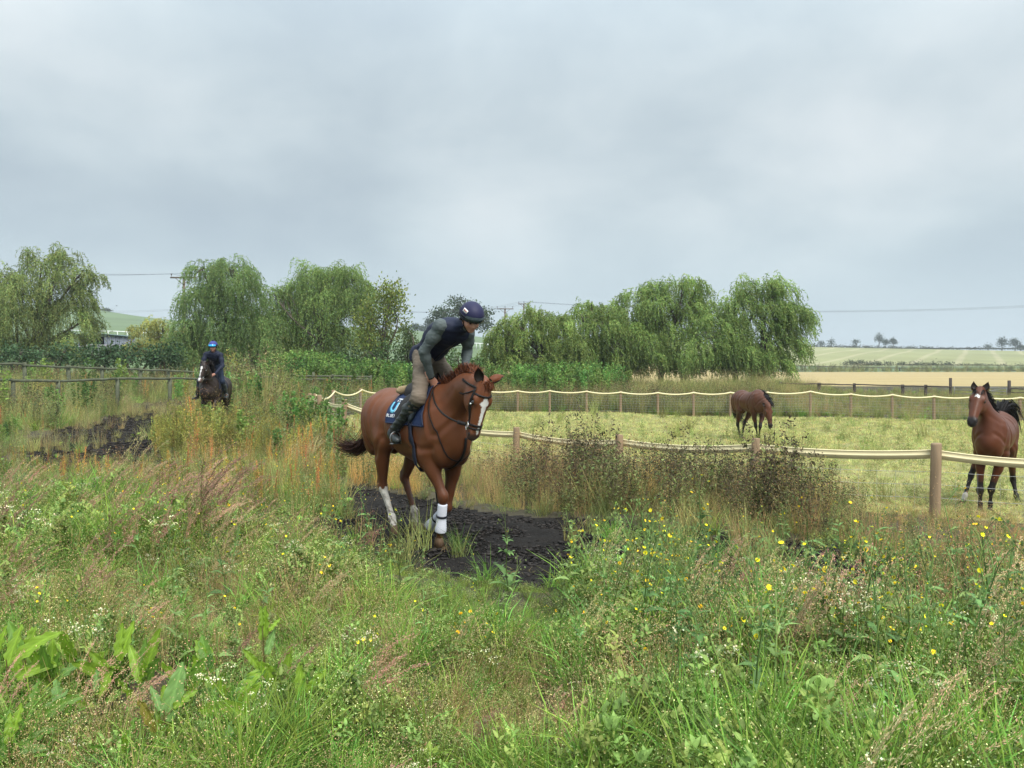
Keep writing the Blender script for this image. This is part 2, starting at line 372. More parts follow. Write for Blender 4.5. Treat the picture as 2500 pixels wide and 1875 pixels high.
def build_ground():
    d = np.r_[np.arange(-3, 4, .2), np.arange(4, 14, .08), np.arange(14, 50, .35), np.geomspace(50, 3600, 190)]
    t = np.linspace(-1.45, 1.45, 420); D, T = np.meshgrid(d, t, indexing='ij'); X = T*(D+4.5); Y = D
    Z = ground(X, Y); td = track_d(X, Y)
    hw = 1.75+.5*(fbm(X*.9, Y*.9, 3)-.47); trk = sstep(.25, -.15, td-hw)
    near = Y < 45
    Z = Z+near*(-.012*trk+.05*np.exp(-((td-hw-.25)/.25)**2))+near*trk*((fbm(X*2.6, Y*2.6, 4)-.52)*.13)+near*(1-trk)*(fbm(X*1.3, Y*1.3, 3)-.47)*.05
    V = np.stack([X, Y, Z], -1).reshape(-1, 3); nd, nt_ = D.shape
    idx = np.arange(nd*nt_).reshape(nd, nt_); F = np.stack([idx[:-1, :-1], idx[:-1, 1:], idx[1:, 1:], idx[1:, :-1]], -1).reshape(-1, 4)
    c = V[F].mean(1); x, y = c[:, 0], c[:, 1]; px = 1250+FPX*x/np.maximum(y, 1)
    zone = np.zeros(len(F), int)                    # 0 meadow soil
    zone[(track_d(x, y) < 1.72+.5*(fbm(x*.9, y*.9, 3)-.47)) & (y < 40)] = 1
    zone[inpoly(x, y, PADDOCK)] = 2
    zone[(y > 58)] = 3                               # pasture
    r = px > 1480+0*y
    zone[(y > 58) & (y < 203) & r] = 4               # gold stubble
    zone[(y >= 203) & (y < 238) & r] = 3
    zone[(y >= 238) & (y < 500) & (px > 1400)] = 5   # pale field with tramlines
    zone[(y >= 66) & (y < 92) & (px > 1000) & (px < 1480)] = 4
    nm = ['meadow_ground', 'track', 'paddock_ground', 'pasture', 'stubble_field', 'crop_field']
    mt = [mat('soil_litter', (.052, .045, .026), rough=.95, noise=(3.0, .35), bump=(9, .8, .05)),
          mat('dark_track', (.0135, .0115, .0100), rough=.9, spec=.15, noise=(2.2, .6), bump=(26, 1.0, .04)),
          mat('mown_ground', (.23, .22, .085), rough=.95, noise=(1.4, .22), bump=(20, .6, .03)),
          mat('pasture_green', (.11, .155, .075), rough=.95, noise=(.03, .20)),
          mat('stubble_gold', (.345, .265, .12), rough=.95, noise=(.5, .30, (.12, 1.6, 1))),
          None]
    # the crop field: pale rows and tramlines as colour of the crop itself
    m = bpy.data.materials.new('crop_pale'); m.use_nodes = True; nt = m.node_tree; b = nt.nodes['Principled BSDF']; b.inputs['Roughness'].default_value = .95; b.inputs['Specular IOR Level'].default_value = .1
    tc = nt.nodes.new('ShaderNodeTexCoord'); mp = nt.nodes.new('ShaderNodeMapping'); mp.inputs['Rotation'].default_value = (0, 0, math.radians(31.3)); nt.links.new(tc.outputs['Object'], mp.inputs[0])
    wv = nt.nodes.new('ShaderNodeTexWave'); wv.bands_direction = 'X'; wv.inputs['Scale'].default_value = .023; wv.inputs['Distortion'].default_value = .6; wv.inputs['Detail'].default_value = 2; wv.inputs['Detail Scale'].default_value = .4
    nt.links.new(mp.outputs[0], wv.inputs[0]); rp = nt.nodes.new('ShaderNodeValToRGB'); nt.links.new(wv.outputs[1], rp.inputs[0])
    rp.color_ramp.elements[0].position = .86; rp.color_ramp.elements[0].color = (.235, .24, .115, 1); rp.color_ramp.elements[1].position = .99; rp.color_ramp.elements[1].color = (.31, .29, .165, 1)
    nz = nt.nodes.new('ShaderNodeTexNoise'); nz.inputs['Scale'].default_value = .018; nz.inputs['Detail'].default_value = 5; nt.links.new(tc.outputs['Object'], nz.inputs[0])
    mr = nt.nodes.new('ShaderNodeMapRange'); nt.links.new(nz.outputs[0], mr.inputs[0]); mr.inputs[1].default_value = .3; mr.inputs[2].default_value = .7; mr.inputs[3].default_value = .84; mr.inputs[4].default_value = 1.14
    sc = nt.nodes.new('ShaderNodeVectorMath'); sc.operation = 'SCALE'; nt.links.new(rp.outputs[0], sc.inputs[0]); nt.links.new(mr.outputs[0], sc.inputs['Scale']); nt.links.new(sc.outputs[0], b.inputs['Base Color']); mt[5] = m
    for k in range(6):
        f = F[zone == k]; u, inv = np.unique(f, return_inverse=True)
        o = mk(nm[k], V[u], inv.reshape(f.shape), mt[k], smooth=True); tag(o, kind='structure')
build_ground()
# ---------------------------------------------------------------- trees
def leafmat(name, col, trans=.35, noise=(.5, .12), rough=.65): return mat(name, col, rough=rough, spec=.25, vc=True, trans=trans, noise=noise)
BARK = mat('bark', (.085, .070, .052), rough=.95, noise=(6, .35, (1, 1, .25)), bump=(14, .6, .03))
def cards(pos, dirs, L, W, rng, cols):
    """leaf shaped quads: pos (n,3), dirs (n,3), sizes arrays"""
    n = len(pos); dirs = unit(dirs); s = unit(np.cross(dirs, rng.normal(size=(n, 3)))); L = np.broadcast_to(L, (n,))[:, None]; W = np.broadcast_to(W, (n,))[:, None]
    V = np.stack([pos, pos+dirs*L*.45+s*W*.5, pos+dirs*L, pos+dirs*L*.45-s*W*.5], 1).reshape(-1, 3)
    return V, np.arange(4*n).reshape(n, 4), np.repeat(cols, 4, axis=0)
def limb(m, a, b, r0, r1, rng, bend=.12, n=7):
    a = np.asarray(a, float); b = np.asarray(b, float); L = np.linalg.norm(b-a); pts = lerp(a, b, np.linspace(0, 1, n)[:, None])
    off = rng.normal(size=3)*bend*L; pts = pts+np.sin(np.linspace(0, PI, n))[:, None]*off+np.array([0, 0, .10*L])*np.sin(np.linspace(0, PI, n))[:, None]
    m.tube(pts, np.linspace(r0, r1, n), 6, caps=False); return pts
def lb_low(c, base): return c[2] < 2.6
def willow(name, label, lobes, d, trunks, rng, dens=1.0, col=(.105, .150, .045), group='willow trees', wind=.35, strand=(1.1, 2.4), card=(.175, .052), cat='tree', lift=.22, thick=1.0):
    """lobes: (px, py, rx, ry) ellipses of the photograph's outline, standing at depth d (+ own offset)"""
    bx = np.mean([t[0] for t in trunks]); base = np.array([(bx-1250)/FPX*d, d, 0.]); base[2] = float(ground(base[0], d))-.05
    root = thing(name, label, cat, tuple(base), 0, group)
    k = d/FPX; L_ = []
    for lb in lobes:
        px, py, rx, ry = lb[:4]; rx, ry = rx*(.80 if px < 260 else .90 if px < 1000 else .98), ry*.95; c = P(px, py, d)-base; L_.append((c[0], (rng.random()-.5)*1.6*thick+(lb[4] if len(lb) > 4 else 0), c[2], rx*k, max(rx, ry)*k*.85*thick, ry*k))
    m = MB(); tips = []
    for tx, th in trunks:
        tb = np.array([(tx-1250)/FPX*d-base[0], rng.normal()*.4, 0.]); tt = tb+np.array([rng.normal()*.3, rng.normal()*.3, th]); limb(m, tb, tt, .22, .15, rng, .05); tips.append(tt)
    for c in L_:
        cc = np.array(c[:3]); j = np.argmin([np.linalg.norm(t-cc) for t in tips]); e = cc+np.array([0, 0, c[5]*.35]); pts = limb(m, tips[j], e, .11, .035, rng, .05)
        for q in range(6):
            a = pts[rng.integers(2, len(pts))]; v = unit(rng.normal(size=3)*(1, 1, .6)+[0, 0, .5]); limb(m, a, cc+v*np.array(c[3:6])*.85, .035, .010, rng, .1, 5)
    m.build('trunk', BARK, root, smooth=True)
    Vs, Fs, Cs, n0 = [], [], [], 0; col = np.array(col)
    for c in L_:
        area = c[3]*c[5]; ns = int(128*dens*max(area, .5)*(1.7 if lb_low(c, base) else 1)); ncl = max(5, int(ns/9))
        # sprays: clump centres on the upper shell and inside
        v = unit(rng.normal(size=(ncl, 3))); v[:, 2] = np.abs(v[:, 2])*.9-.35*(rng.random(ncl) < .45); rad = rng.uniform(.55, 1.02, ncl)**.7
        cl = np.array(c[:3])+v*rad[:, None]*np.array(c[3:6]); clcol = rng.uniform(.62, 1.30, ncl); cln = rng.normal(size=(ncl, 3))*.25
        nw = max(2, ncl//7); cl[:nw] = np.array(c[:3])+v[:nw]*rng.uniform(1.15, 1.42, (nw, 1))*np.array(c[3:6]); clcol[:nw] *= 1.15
        which = rng.integers(0, ncl, ns); seg = 13
        st = cl[which]+rng.normal(size=(ns, 3))*.17; L = rng.uniform(*strand, ns)*np.clip(c[5]/1.6, .55, 1.2)
        dr = unit(v[which]*(1, 1, .5)+np.array([wind, 0, lift+.35])+rng.normal(size=(ns, 3))*.35+cln[which]); p = st.copy()
        for s in range(seg):
            dr = unit(dr+np.array([wind*.10, 0, -.34])+rng.normal(size=(ns, 3))*.06); p2 = p+dr*(L/seg)[:, None]
            ok = p2[:, 2]+base[2] > ground(p2[:, 0]+base[0], p2[:, 1]+base[1])+.15
            for q in (0, 1):
                pp = lerp(p, p2, (q+rng.random(ns)[:, None])*.5); ld = dr*.8+rng.normal(size=(ns, 3))*.5+[0, 0, -.15]
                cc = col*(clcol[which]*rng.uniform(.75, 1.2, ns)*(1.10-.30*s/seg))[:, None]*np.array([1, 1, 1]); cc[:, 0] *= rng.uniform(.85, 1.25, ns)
                V, F, Cc = cards(pp[ok], ld[ok], rng.uniform(.7, 1.25, ok.sum())*card[0], card[1], rng, cc[ok]); Vs.append(V); Fs.append(F+n0); Cs.append(Cc); n0 += len(V)
            p = p2
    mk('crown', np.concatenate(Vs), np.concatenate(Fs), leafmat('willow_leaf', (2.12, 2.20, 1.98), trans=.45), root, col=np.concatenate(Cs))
    return root
def bushy(name, label, lobes, d, trunk_px, rng, dens=1.0, col=(.06, .10, .03), group=None, card=(.13, .085), cat='tree', leaf='broad_leaf', th=1.5, up=0., tr=.16, clumps=1.0, trans=.3, low=False, limbs=True):
    """leafy crown of leaf clumps through ellipsoids"""
    base = np.array([(trunk_px-1250)/FPX*d, d, 0.]); base[2] = float(ground(base[0], d))-.05
    root = thing(name, label, cat, tuple(base), 0, group); k = d/FPX; m = MB(); tt = np.array([0, 0, th]); limb(m, (0, 0, 0), tt, tr, tr*.7, rng, .03); Vs, Fs, Cs, n0 = [], [], [], 0; col = np.array(col); card = (card[0]*1.35, card[1]*1.35)
    for lb in lobes:
        px, py, rx, ry = lb[:4]; c = P(px, py, d)-base; r = np.array([rx*k, max(rx, ry)*k*.8, ry*k]); c = np.array([c[0], (rng.random()-.5)*r[1]*.6, c[2]]); limbs and limb(m, tt, c+[0, 0, r[2]*.4], tr*.5, tr*.15, rng)
        s = card[0]; area = r[0]*r[2]; ncl = int(max(14, 4.5*clumps*area/(s*s*9))); v = unit(rng.normal(size=(ncl, 3))); rad = rng.uniform(.35, 1.02, ncl)**.45
        cl = c+v*rad[:, None]*r*(1+.10*rng.normal(size=(ncl, 1))); cv = rng.uniform(.6, 1.3, ncl)
        for q in range(3): limb(m, c, c+unit(rng.normal(size=3)+[0, 0, .6])*r*.8, tr*.14, tr*.05, rng, .05, 4)
        per = int(26*dens); w = np.repeat(np.arange(ncl), per); n = len(w); pos = cl[w]+rng.normal(size=(n, 3))*s*1.5*np.array([1, 1, .75+up]); ld = rng.normal(size=(n, 3))+v[w]*.5+[0, 0, up*1.5]
        if low: pos[:, 2] = np.maximum(pos[:, 2], .05)
        cc = col*(cv[w]*rng.uniform(.7, 1.25, n))[:, None]; cc[:, 0] *= rng.uniform(.85, 1.25, n)
        V, F, Cc = cards(pos, ld, rng.uniform(.7, 1.3, n)*s, card[1], rng, cc); Vs.append(V); Fs.append(F+n0); Cs.append(Cc); n0 += len(V)
    m.build('trunk', BARK, root, smooth=True)
    mk('crown', np.concatenate(Vs), np.concatenate(Fs), leafmat(leaf, (1.25, 1.25, 1.15), trans=trans), root, col=np.concatenate(Cs)); return root
def all_trees():
    G = np.random.default_rng
    W = (.125, .165, .055)
    willow('willow_tree', 'broad loose willow at the far left edge with wispy boughs reaching towards the hill', [(35,690,42,45),(100,655,48,42),(150,635,42,32),(60,730,70,60),(150,700,50,45),(205,690,32,32),(215,672,22,16),(60,790,75,60),(150,770,55,60),(195,740,30,35),(20,840,60,40),(110,850,70,35),(20,870,50,26),(170,865,40,26),(-60,760,90,80),(200,790,34,26),(170,830,40,30)], 54, [(40, 2.0), (110, 2.2)], G(11), 1.0, col=(.120, .150, .055), wind=.25)
    willow('willow_tree', 'tall dark willow with hanging curtains rising behind the rear rider', [(500,668,22,28),(535,652,34,28),(575,680,50,50),(520,720,60,50),(600,720,35,50),(490,745,32,40),(560,780,70,60),(470,805,32,42),(610,800,44,60),(520,840,60,50),(462,850,26,36),(590,860,60,36),(480,880,50,26),(560,885,60,24),(640,860,34,36)], 52, [(545, 3.0), (500, 2.0)], G(12), 1.15, col=(.092, .135, .048), wind=.05, strand=(1.5, 3.0))
    willow('willow_tree', 'big rounded willow left of the upright green tree', [(770,680,50,42),(820,675,48,36),(740,710,45,45),(860,700,45,38),(680,728,34,22),(720,760,60,55),(800,740,70,60),(870,760,50,50),(680,790,50,55),(760,820,70,60),(850,830,60,45),(690,860,55,34),(770,875,60,26),(650,840,34,40),(905,712,28,22)], 55, [(790, 3.0), (730, 2.4)], G(13), 1.15, col=(.105, .150, .048), wind=.18, strand=(1.3, 2.8))
    willow('willow_tree', 'lower willow with fine pale foliage right of the near rider, under the poles', [(1310,775,55,32),(1260,800,40,32),(1350,800,50,40),(1300,830,60,45),(1230,845,38,40),(1370,850,50,45),(1250,880,50,26),(1320,880,60,26),(1218,820,22,26),(1200,870,24,24),(1390,885,46,26)], 50, [(1330, 1.8)], G(14), 1.2, col=(.125, .165, .052), wind=.02, strand=(1.0, 2.0))
    willow('willow_tree', 'willow with an open leaning crown second from the left of the right hand clump', [(1440,752,36,22),(1490,765,40,26),(1420,790,46,36),(1470,805,55,45),(1420,845,55,45),(1500,850,45,45),(1440,880,60,26),(1510,885,50,26),(1530,800,36,40)], 53, [(1465, 2.2)], G(15), 1.2, col=(.108, .150, .046), wind=.15, strand=(1.2, 2.4))
    willow('willow_tree', 'tallest willow in the middle of the right hand clump with dark hollows beneath', [(1600,708,42,24),(1560,725,36,26),(1660,708,42,26),(1700,700,26,22),(1555,770,55,45),(1620,755,60,45),(1690,745,45,36),(1730,765,34,32),(1560,835,55,50),(1630,815,60,50),(1590,875,60,30),(1660,880,60,28),(1690,820,40,45),(1540,885,40,26)], 54, [(1610, 2.8), (1660, 2.2)], G(16), 1.15, col=(.110, .155, .048), wind=.25, strand=(1.3, 2.6))
    willow('willow_tree', 'wind swept willow at the right end of the clump with boughs trailing over the fields', [(1850,700,42,26),(1890,715,42,30),(1810,735,45,34),(1870,755,60,40),(1920,775,46,32),(1760,790,50,50),(1830,800,60,50),(1900,820,46,50),(1960,790,22,26),(1720,845,50,55),(1790,860,60,45),(1870,875,55,40),(1925,850,26,40),(1740,885,60,28),(1820,890,60,24)], 52, [(1800, 2.6), (1850, 2.2)], G(17), 1.15, col=(.118, .165, .052), wind=.45, strand=(1.2, 2.4))
    willow('willow_tree', 'small yellowish willow bush beside the stable and the rails on the hill', [(400,800,30,20),(350,815,40,28),(400,835,36,30),(330,845,26,22),(430,820,20,30),(370,860,50,26)], 62, [(380, 1.0)], G(18), .9, col=(.185, .190, .065), wind=-.15, strand=(.8, 1.5), group='bushes by the stable', cat='bush')
    bushy('poplar_tree', 'upright yellow green tree with ascending boughs left of the near rider', [(958,715,24,18),(940,740,38,32),(962,775,30,42),(915,775,36,45),(930,820,44,40),(965,740,20,28),(890,800,26,45),(900,845,40,28)], 51, 935, G(21), 1.2, col=(.150, .195, .045), leaf='poplar_leaf', up=.6, th=2.2, card=(.14, .085), clumps=1.2)
    bushy('cypress_bush', 'small conical dark green tree between the upright tree and the rider', [(995,815,10,14),(997,835,17,18),(998,858,22,20),(1015,850,12,14)], 50, 998, G(22), 1.2, col=(.075, .115, .040), up=.5, card=(.10, .07), clumps=1.2, cat='tree')
    bushy('elder_bush', 'dark leafy bush below the upright tree, behind the nettles', [(900,868,50,22),(950,862,50,26),(1005,878,44,24),(850,880,40,18)], 50, 940, G(23), 1.0, col=(.060, .105, .038), card=(.13, .09), th=.6, low=True, cat='bush')
    bushy('elder_bush', 'low green bush in the gap right of the near rider', [(1120,880,34,20),(1165,888,26,16),(1090,890,30,18)], 49, 1125, G(24), 1.0, col=(.062, .105, .035), th=.6, low=True, cat='bush')
    for i, (px, w, lab) in enumerate([(30, 70, 'dark bramble bush at the left edge below the loose willow'), (140, 70, 'dark bramble bush under the wispy boughs of the left willow'), (250, 50, 'dark bramble bush below the stable'), (330, 62, 'dark rounded bush left of the yellowish willow bush'), (405, 46, 'dark bush at the foot of the tall dark willow')]):
        bushy('bramble_bush', lab, [(px-w*.4, 868, w*.55, 20), (px+w*.35, 862, w*.55, 24), (px, 878, w*.8, 18)], 46+i*.6, px, G(30+i), 1.0, col=(.052, .098, .044), card=(.13, .095), th=.5, low=True, group='dark bushes behind the rail fence', cat='bush', clumps=1.1)
    # far trees, fading in the air
    D = dict(leaf='far_leaf', trans=.15)
    bushy('oak_tree', 'large dark round headed tree behind the near rider, bluish with distance', [(1115,748,32,22),(1090,765,34,24),(1140,762,34,26),(1165,775,26,24),(1075,782,26,20),(1120,790,40,20),(1180,790,16,14),(1185,770,12,14)], 170, 1135, G(41), 1.3, col=(.045, .070, .035), card=(.32, .25), th=6, tr=.5, clumps=1.3, **D)
    for px, py, rx, ry, d, lab in [(1015,800,16,12,420,'small hazy tree left of the large dark tree, first of a low row'), (1034,803,12,9,430,'low hazy tree in the row left of the large dark tree'), (1050,790,13,14,330,'grey green tree touching the left of the large dark tree'), (985,806,14,9,430,'hazy tree half hidden by the conical tree'),
            (1928,828,14,14,560,'hazy tree at the tip of the wind swept willow'), (2004,838,5,4,520,'tiny round bush on the skyline hedge'), (2030,834,7,7,520,'small upright bush on the skyline hedge'), (2091,836,8,5,520,'small flat topped tree on the skyline hedge'),
            (2146,826,12,15,560,'tallest hazy tree of the skyline clump'), (2163,836,11,8,600,'pale hazy tree in the middle of the skyline clump'), (2181,834,9,9,560,'small tree at the right of the skyline clump'), (2412,846,8,6,520,'small bush left of the skyline pair'),
            (2446,836,18,14,500,'left tree of the skyline pair at the right edge'), (2478,836,16,13,500,'right tree of the skyline pair at the right edge'), (2492,848,12,6,500,'low bush beneath the skyline pair')]:
        lb = [(px, py, rx, ry)] if rx < 9 else [(px-rx*.35, py, rx*.42, ry*.55), (px+rx*.35, py+ry*.1, rx*.42, ry*.5), (px, py-ry*.3, rx*.42, ry*.5)]
        bushy('skyline_tree', lab, lb, d, px, G(50+int(px)), .9, col=(.040, .060, .034), card=(.40, .32), th=3, tr=.35, clumps=1.5, group='far trees on the skyline', **D)
all_trees()
# ---------------------------------------------------------------- horses
class Rig:
    def __init__(s, O, head_deg):                   # origin under the withers, heading in degrees from +X
        s.O = np.array(O, float); a = math.radians(head_deg); s.a = a
        s.h = np.array([math.cos(a), math.sin(a)]); s.l = np.array([-math.sin(a), math.cos(a)])
    def Q(s, px, py, y=0.):                         # local point on the plane y that is seen at a pixel
        k = (px-1250)/FPX
        x = (k*(s.O[1]+y*s.l[1])-s.O[0]-y*s.l[0])/(s.h[0]-k*s.h[1])
        d = s.O[1]+x*s.h[1]+y*s.l[1]
        return np.array([x, y, CAMZ-(py-HOR)/FPX*d-s.O[2]])
    def Qx(s, px, py, x=0.):                        # the same on the plane at forward distance x
        k = (px-1250)/FPX
        y = (k*(s.O[1]+x*s.h[1])-s.O[0]-x*s.h[0])/(s.l[0]-k*s.l[1])
        d = s.O[1]+x*s.h[1]+y*s.l[1]
        return np.array([x, y, CAMZ-(py-HOR)/FPX*d-s.O[2]])
    def pix(s, p):
        w = s.O[:2]+p[0]*s.h+p[1]*s.l; return (1250+FPX*w[0]/w[1], HOR+FPX*(CAMZ-s.O[2]-p[2])/w[1])
COAT = mat('horse_coat', (1, 1, 1), rough=.42, spec=.22, vc=True, noise=(2.2, .14), bump=(60, .12, .004))
HAIR = mat('horse_hair', (1, 1, 1), rough=.5, spec=.15, vc=True)
HOOF = mat('hoof_horn', (.12, .075, .045), rough=.55, noise=(25, .3, (1, 1, .3)))
EYE = mat('horse_eye', (.012, .008, .006), rough=.08, spec=.8)
NOST = mat('nostril_dark', (.02, .014, .012), rough=.6)
def tube_strands(name, roots, dirs, mat_, parent, cols, seg=7, w=.006, rng=None, **kw):
    """roots (n,3); dirs(i,t) -> point offsets; flat ribbons with a slight twist"""
    V = []; F = []; Cc = []; n = 0
    for i, r in enumerate(roots):
        pts = dirs[i]; T = np.gradient(pts, axis=0); T = unit(T)
        sd = unit(np.cross(T, unit(rng.normal(size=3)))); ww = w*np.linspace(1, .25, len(pts))[:, None]
        V += [pts-sd*ww, pts+sd*ww]; m = len(pts)
        F += [[n+j, n+j+1, n+m+j+1, n+m+j] for j in range(m-1)]; n += 2*m
        Cc += [np.tile(cols[i], (2*m, 1))]
    return mk(name, np.concatenate(V), np.array(F), mat_, parent, col=np.concatenate(Cc), **kw)
def ear_mesh(base, d, face, L=.15, w=.042, col=(.2, .08, .04), inner=(.02, .015, .012)):
    """cupped pointed leaf: outer skin, dark hollow turned towards `face`"""
    d = unit(d); s = unit(np.cross(d, face)); f = unit(np.cross(s, d)); m = MB(); nu, nv = 12, 9
    for lay, cc in ((0, col), (1, inner)):
        V = []
        for i in range(nu):
            t = i/(nu-1); ww = w*(math.sin(PI*min(1, (t*.86+.20)))**.75)*(1 if t < .99 else .05)+.001
            for j in range(nv):
                a = (j/(nv-1)-.5)*2; ang = a*lerp(2.5, 1.15, min(1, t*1.5))
                q = base+d*(t*L)+s*math.sin(ang)*ww-f*(math.cos(ang))*ww*(.9-.012*lay/w)+f*.006*lay
                q = q+f*.02*t*t
                V.append(q+(f*.003 if lay else 0))
        Q = [[i*nv+j, i*nv+j+1, (i+1)*nv+j+1, (i+1)*nv+j] for i in range(nu-1) for j in range(nv-1)]
        if lay: Q = [q[::-1] for q in Q]
        m.add(V, Q, col=cc)
    return m
TORSO = [(-1.36, 0, 1.20, .12, .13), (-1.22, 0, 1.25, .235, .21), (-1.02, 0, 1.285, .275, .265), (-.75, 0, 1.245, .285, .285), (-.45, 0, 1.205, .320, .300),
         (-.15, 0, 1.215, .350, .275), (.10, 0, 1.235, .355, .245), (.28, 0, 1.17, .27, .215), (.42, 0, 1.12, .17, .17)]
GROOVES = [([(.05, 1.54), (.17, 1.36), (.24, 1.14)], .012, .030), ([(.0, 1.42), (-.10, 1.22), (-.12, 1.05), (-.03, .93)], .016, .032), ([(-.10, 1.02), (.08, .98), (.22, 1.0)], .010, .026),
           ([(-.60, 1.47), (-.68, 1.27), (-.70, 1.08), (-.62, .95)], .020, .050), ([(-1.24, 1.38), (-1.20, 1.17), (-1.10, .92)], .017, .028), ([(-.96, 1.46), (-1.0, 1.25), (-.98, 1.05)], .008, .030),
           ([(-.74, 1.04), (-.84, .94), (-.92, .82)], .012, .026), ([(.70, 1.44), (.46, 1.28), (.30, 1.14)], .012, .026), ([(.10, 1.38), (.32, 1.46), (.52, 1.60)], .006, .030), ([(-.12, .98), (-.35, .955), (-.6, .99)], .006, .03)]
GROOVES += [([(-.20-.085*i, 1.36), (-.24-.085*i, 1.2), (-.23-.085*i, 1.04)], .0011, .020) for i in range(5)]
def carve(V, F, s):
    tri = V[F[:, :3]]; fn = np.cross(tri[:, 1]-tri[:, 0], tri[:, 2]-tri[:, 0]); N = np.zeros_like(V)
    for k in range(4): np.add.at(N, F[:, k], fn)
    N = unit(N); d = np.zeros(len(V)); x, z = V[:, 0]/s, V[:, 2]/s; side = sstep(.25, .7, np.abs(N[:, 1]))
    for pl, dep, w in GROOVES:
        dd = pdist_(x, z, pl); d -= .75*dep*np.exp(-(dd/w)**2)*side; d += dep*.3*np.exp(-((dd-2.1*w)/w)**2)*side
    leg = sstep(.95, .7, z); d += leg*.0035*(fbm(x*14, z*6+V[:, 1]*9, 3)-.47)*2; d += .004*(fbm(x*5+3, z*5+V[:, 1]*4, 2)-.4)
    return V+N*(d*s)[:, None]
def pdist_(x, y, P_):
    best = np.full(np.shape(x), 1e9)
    for (x0, y0), (x1, y1) in zip(P_[:-1], P_[1:]):
        dx, dy = x1-x0, y1-y0; t = np.clip(((x-x0)*dx+(y-y0)*dy)/(dx*dx+dy*dy), 0, 1); best = np.minimum(best, np.hypot(x-x0-t*dx, y-y0-t*dy))
    return best
def make_horse(rig, name, label, group=None, torso=TORSO, neck=None, head=None, fore=None, hind=None, colour=None, ears=None, h=.0135, hooves=None, s=1.0, hw=1.2, chest=.0,
               mane=None, tail=None, forelock=None, muscle=1.0, category='horse'):
    root = thing(name, label, category, tuple(rig.O), rig.a, group)
    F = Field()
    T = [(x*s, y, z*s, a*s, b*s) for x, y, z, a, b in torso]
    F.loft(T, 34, k=.03)
    top = lambda i: T[i]
    # withers, croup, haunches, shoulders, breast
    F.ell((.02*s, 0, 1.52*s), (.16*s, .055*s, .075*s), k=.10*s)
    F.ell((T[2][0], 0, T[2][2]+.17*s), (.22*s, .12*s, .10*s), k=.10*s)
    for y in (-1, 1):
        F.ell((T[1][0]+.10*s, y*.15*s, 1.22*s), (.24*s, .125*s, .24*s), k=.09*s)
        F.ell((T[1][0]+.02*s, y*.13*s, 1.02*s), (.17*s, .11*s, .22*s), k=.09*s)
        F.ell((.13*s, y*.17*s, (1.22-chest*.5)*s), (.15*s, .092*s, .30*s), k=.045*s, axes=axes_from((1, 0, -.35)))
        F.ell(((.31-chest*.6)*s, y*.095*s, (1.06-chest)*s), (.12*s, .095*s, .15*s), k=.05*s)
        F.ell((.02*s, y*.17*s, (1.02-chest)*s), (.14*s, .075*s, .15*s), k=.06*s)
    F.loft([tuple(r) for r in neck], 22, k=.10*s)
    # head
    hp, hm, side = [np.asarray(v, float) for v in head[:3]]; L = np.linalg.norm(hm-hp); f = (hm-hp)/L
    side = unit(side-f*(side@f)); u = np.cross(side, f) if np.cross(side, f)@np.array([1, 0, .2]) > 0 else -np.cross(side, f)
    H = lambda t, sd, uu: hp+f*t*L+side*sd*L/.6*hw+u*uu*L/.6*hw
    q = L/.6*hw; rows = []
    for t, ru, rw, cu in ((0.0, .095, .066, -.028), (.14, .130, .088, -.040), (.28, .145, .094, -.053), (.42, .122, .080, -.036), (.58, .092, .062, -.010), (.74, .074, .055, .002), (.88, .070, .055, -.002), (.97, .052, .046, -.008)):
        c = H(t, 0, cu); rows.append((*c, ru*q, rw*q))
    F.loft(rows, 16, k=.05*q, side=side)
    HA = np.array([f, side, u])
    for y in (-1, 1):
        F.ell(H(.31, y*.064, -.082), (.100*q, .036*q, .092*q), k=.035*q, axes=HA)      # cheek
        F.ell(H(.27, y*.078, .040), (.048*q, .024*q, .026*q), k=.03*q, axes=HA)        # brow
        F.ell(H(.315, y*.093, .022), (.030*q, .016*q, .017*q), k=.012*q, axes=HA, neg=True)
        F.ell(H(.52, y*.046, .024), (.13*q, .020*q, .018*q), k=.03*q, axes=HA)         # nasal edge
        F.ell(H(.91, y*.040, .020), (.044*q, .026*q, .034*q), k=.02*q, axes=HA)        # nostril rim
        F.ell(H(.925, y*.062, .024), (.025*q, .014*q, .017*q), k=.008*q, axes=HA, neg=True)
    F.ell(H(.93, 0, -.052), (.050*q, .036*q, .026*q), k=.02*q, axes=HA)                 # lower lip
    F.ell(H(1.0, 0, .0), (.022*q, .046*q, .034*q), k=.025*q, axes=HA)
    F.ell(H(.99, 0, -.034), (.040*q, .055*q, .005*q), k=.01*q, axes=HA, neg=True)       # mouth
    segs = []; hv = []
    for i, (E, K, Fe, Co, To) in enumerate(fore):
        E, K, Fe, Co, To = [np.asarray(v, float) for v in (E, K, Fe, Co, To)]; d = unit(K-E)
        F.cap(E, K, .098*s, .047*s, k=.06*s, sq=(.72, .88))
        F.ell(E+(K-E)*.28, (.078*s, .060*s, .13*s), k=.05*s, axes=np.array([unit(np.cross((0, 1, 0), d)), (0, 1, 0), d]))
        F.ell(K, (.056*s, .054*s, .066*s), k=.03*s); F.ell(K+unit(Fe-K)*.035*s, (.047*s, .047*s, .05*s), k=.02*s)
        F.cap(K, Fe, .037*s, .031*s, k=.03*s, sq=(.9, .9)); F.ell(Fe, .041*s, k=.02*s)
        F.cap(Fe, Co, .034*s, .037*s, k=.02*s); segs += [(E, K), (K, Fe), (Fe, Co)]; hv.append((Co, To))
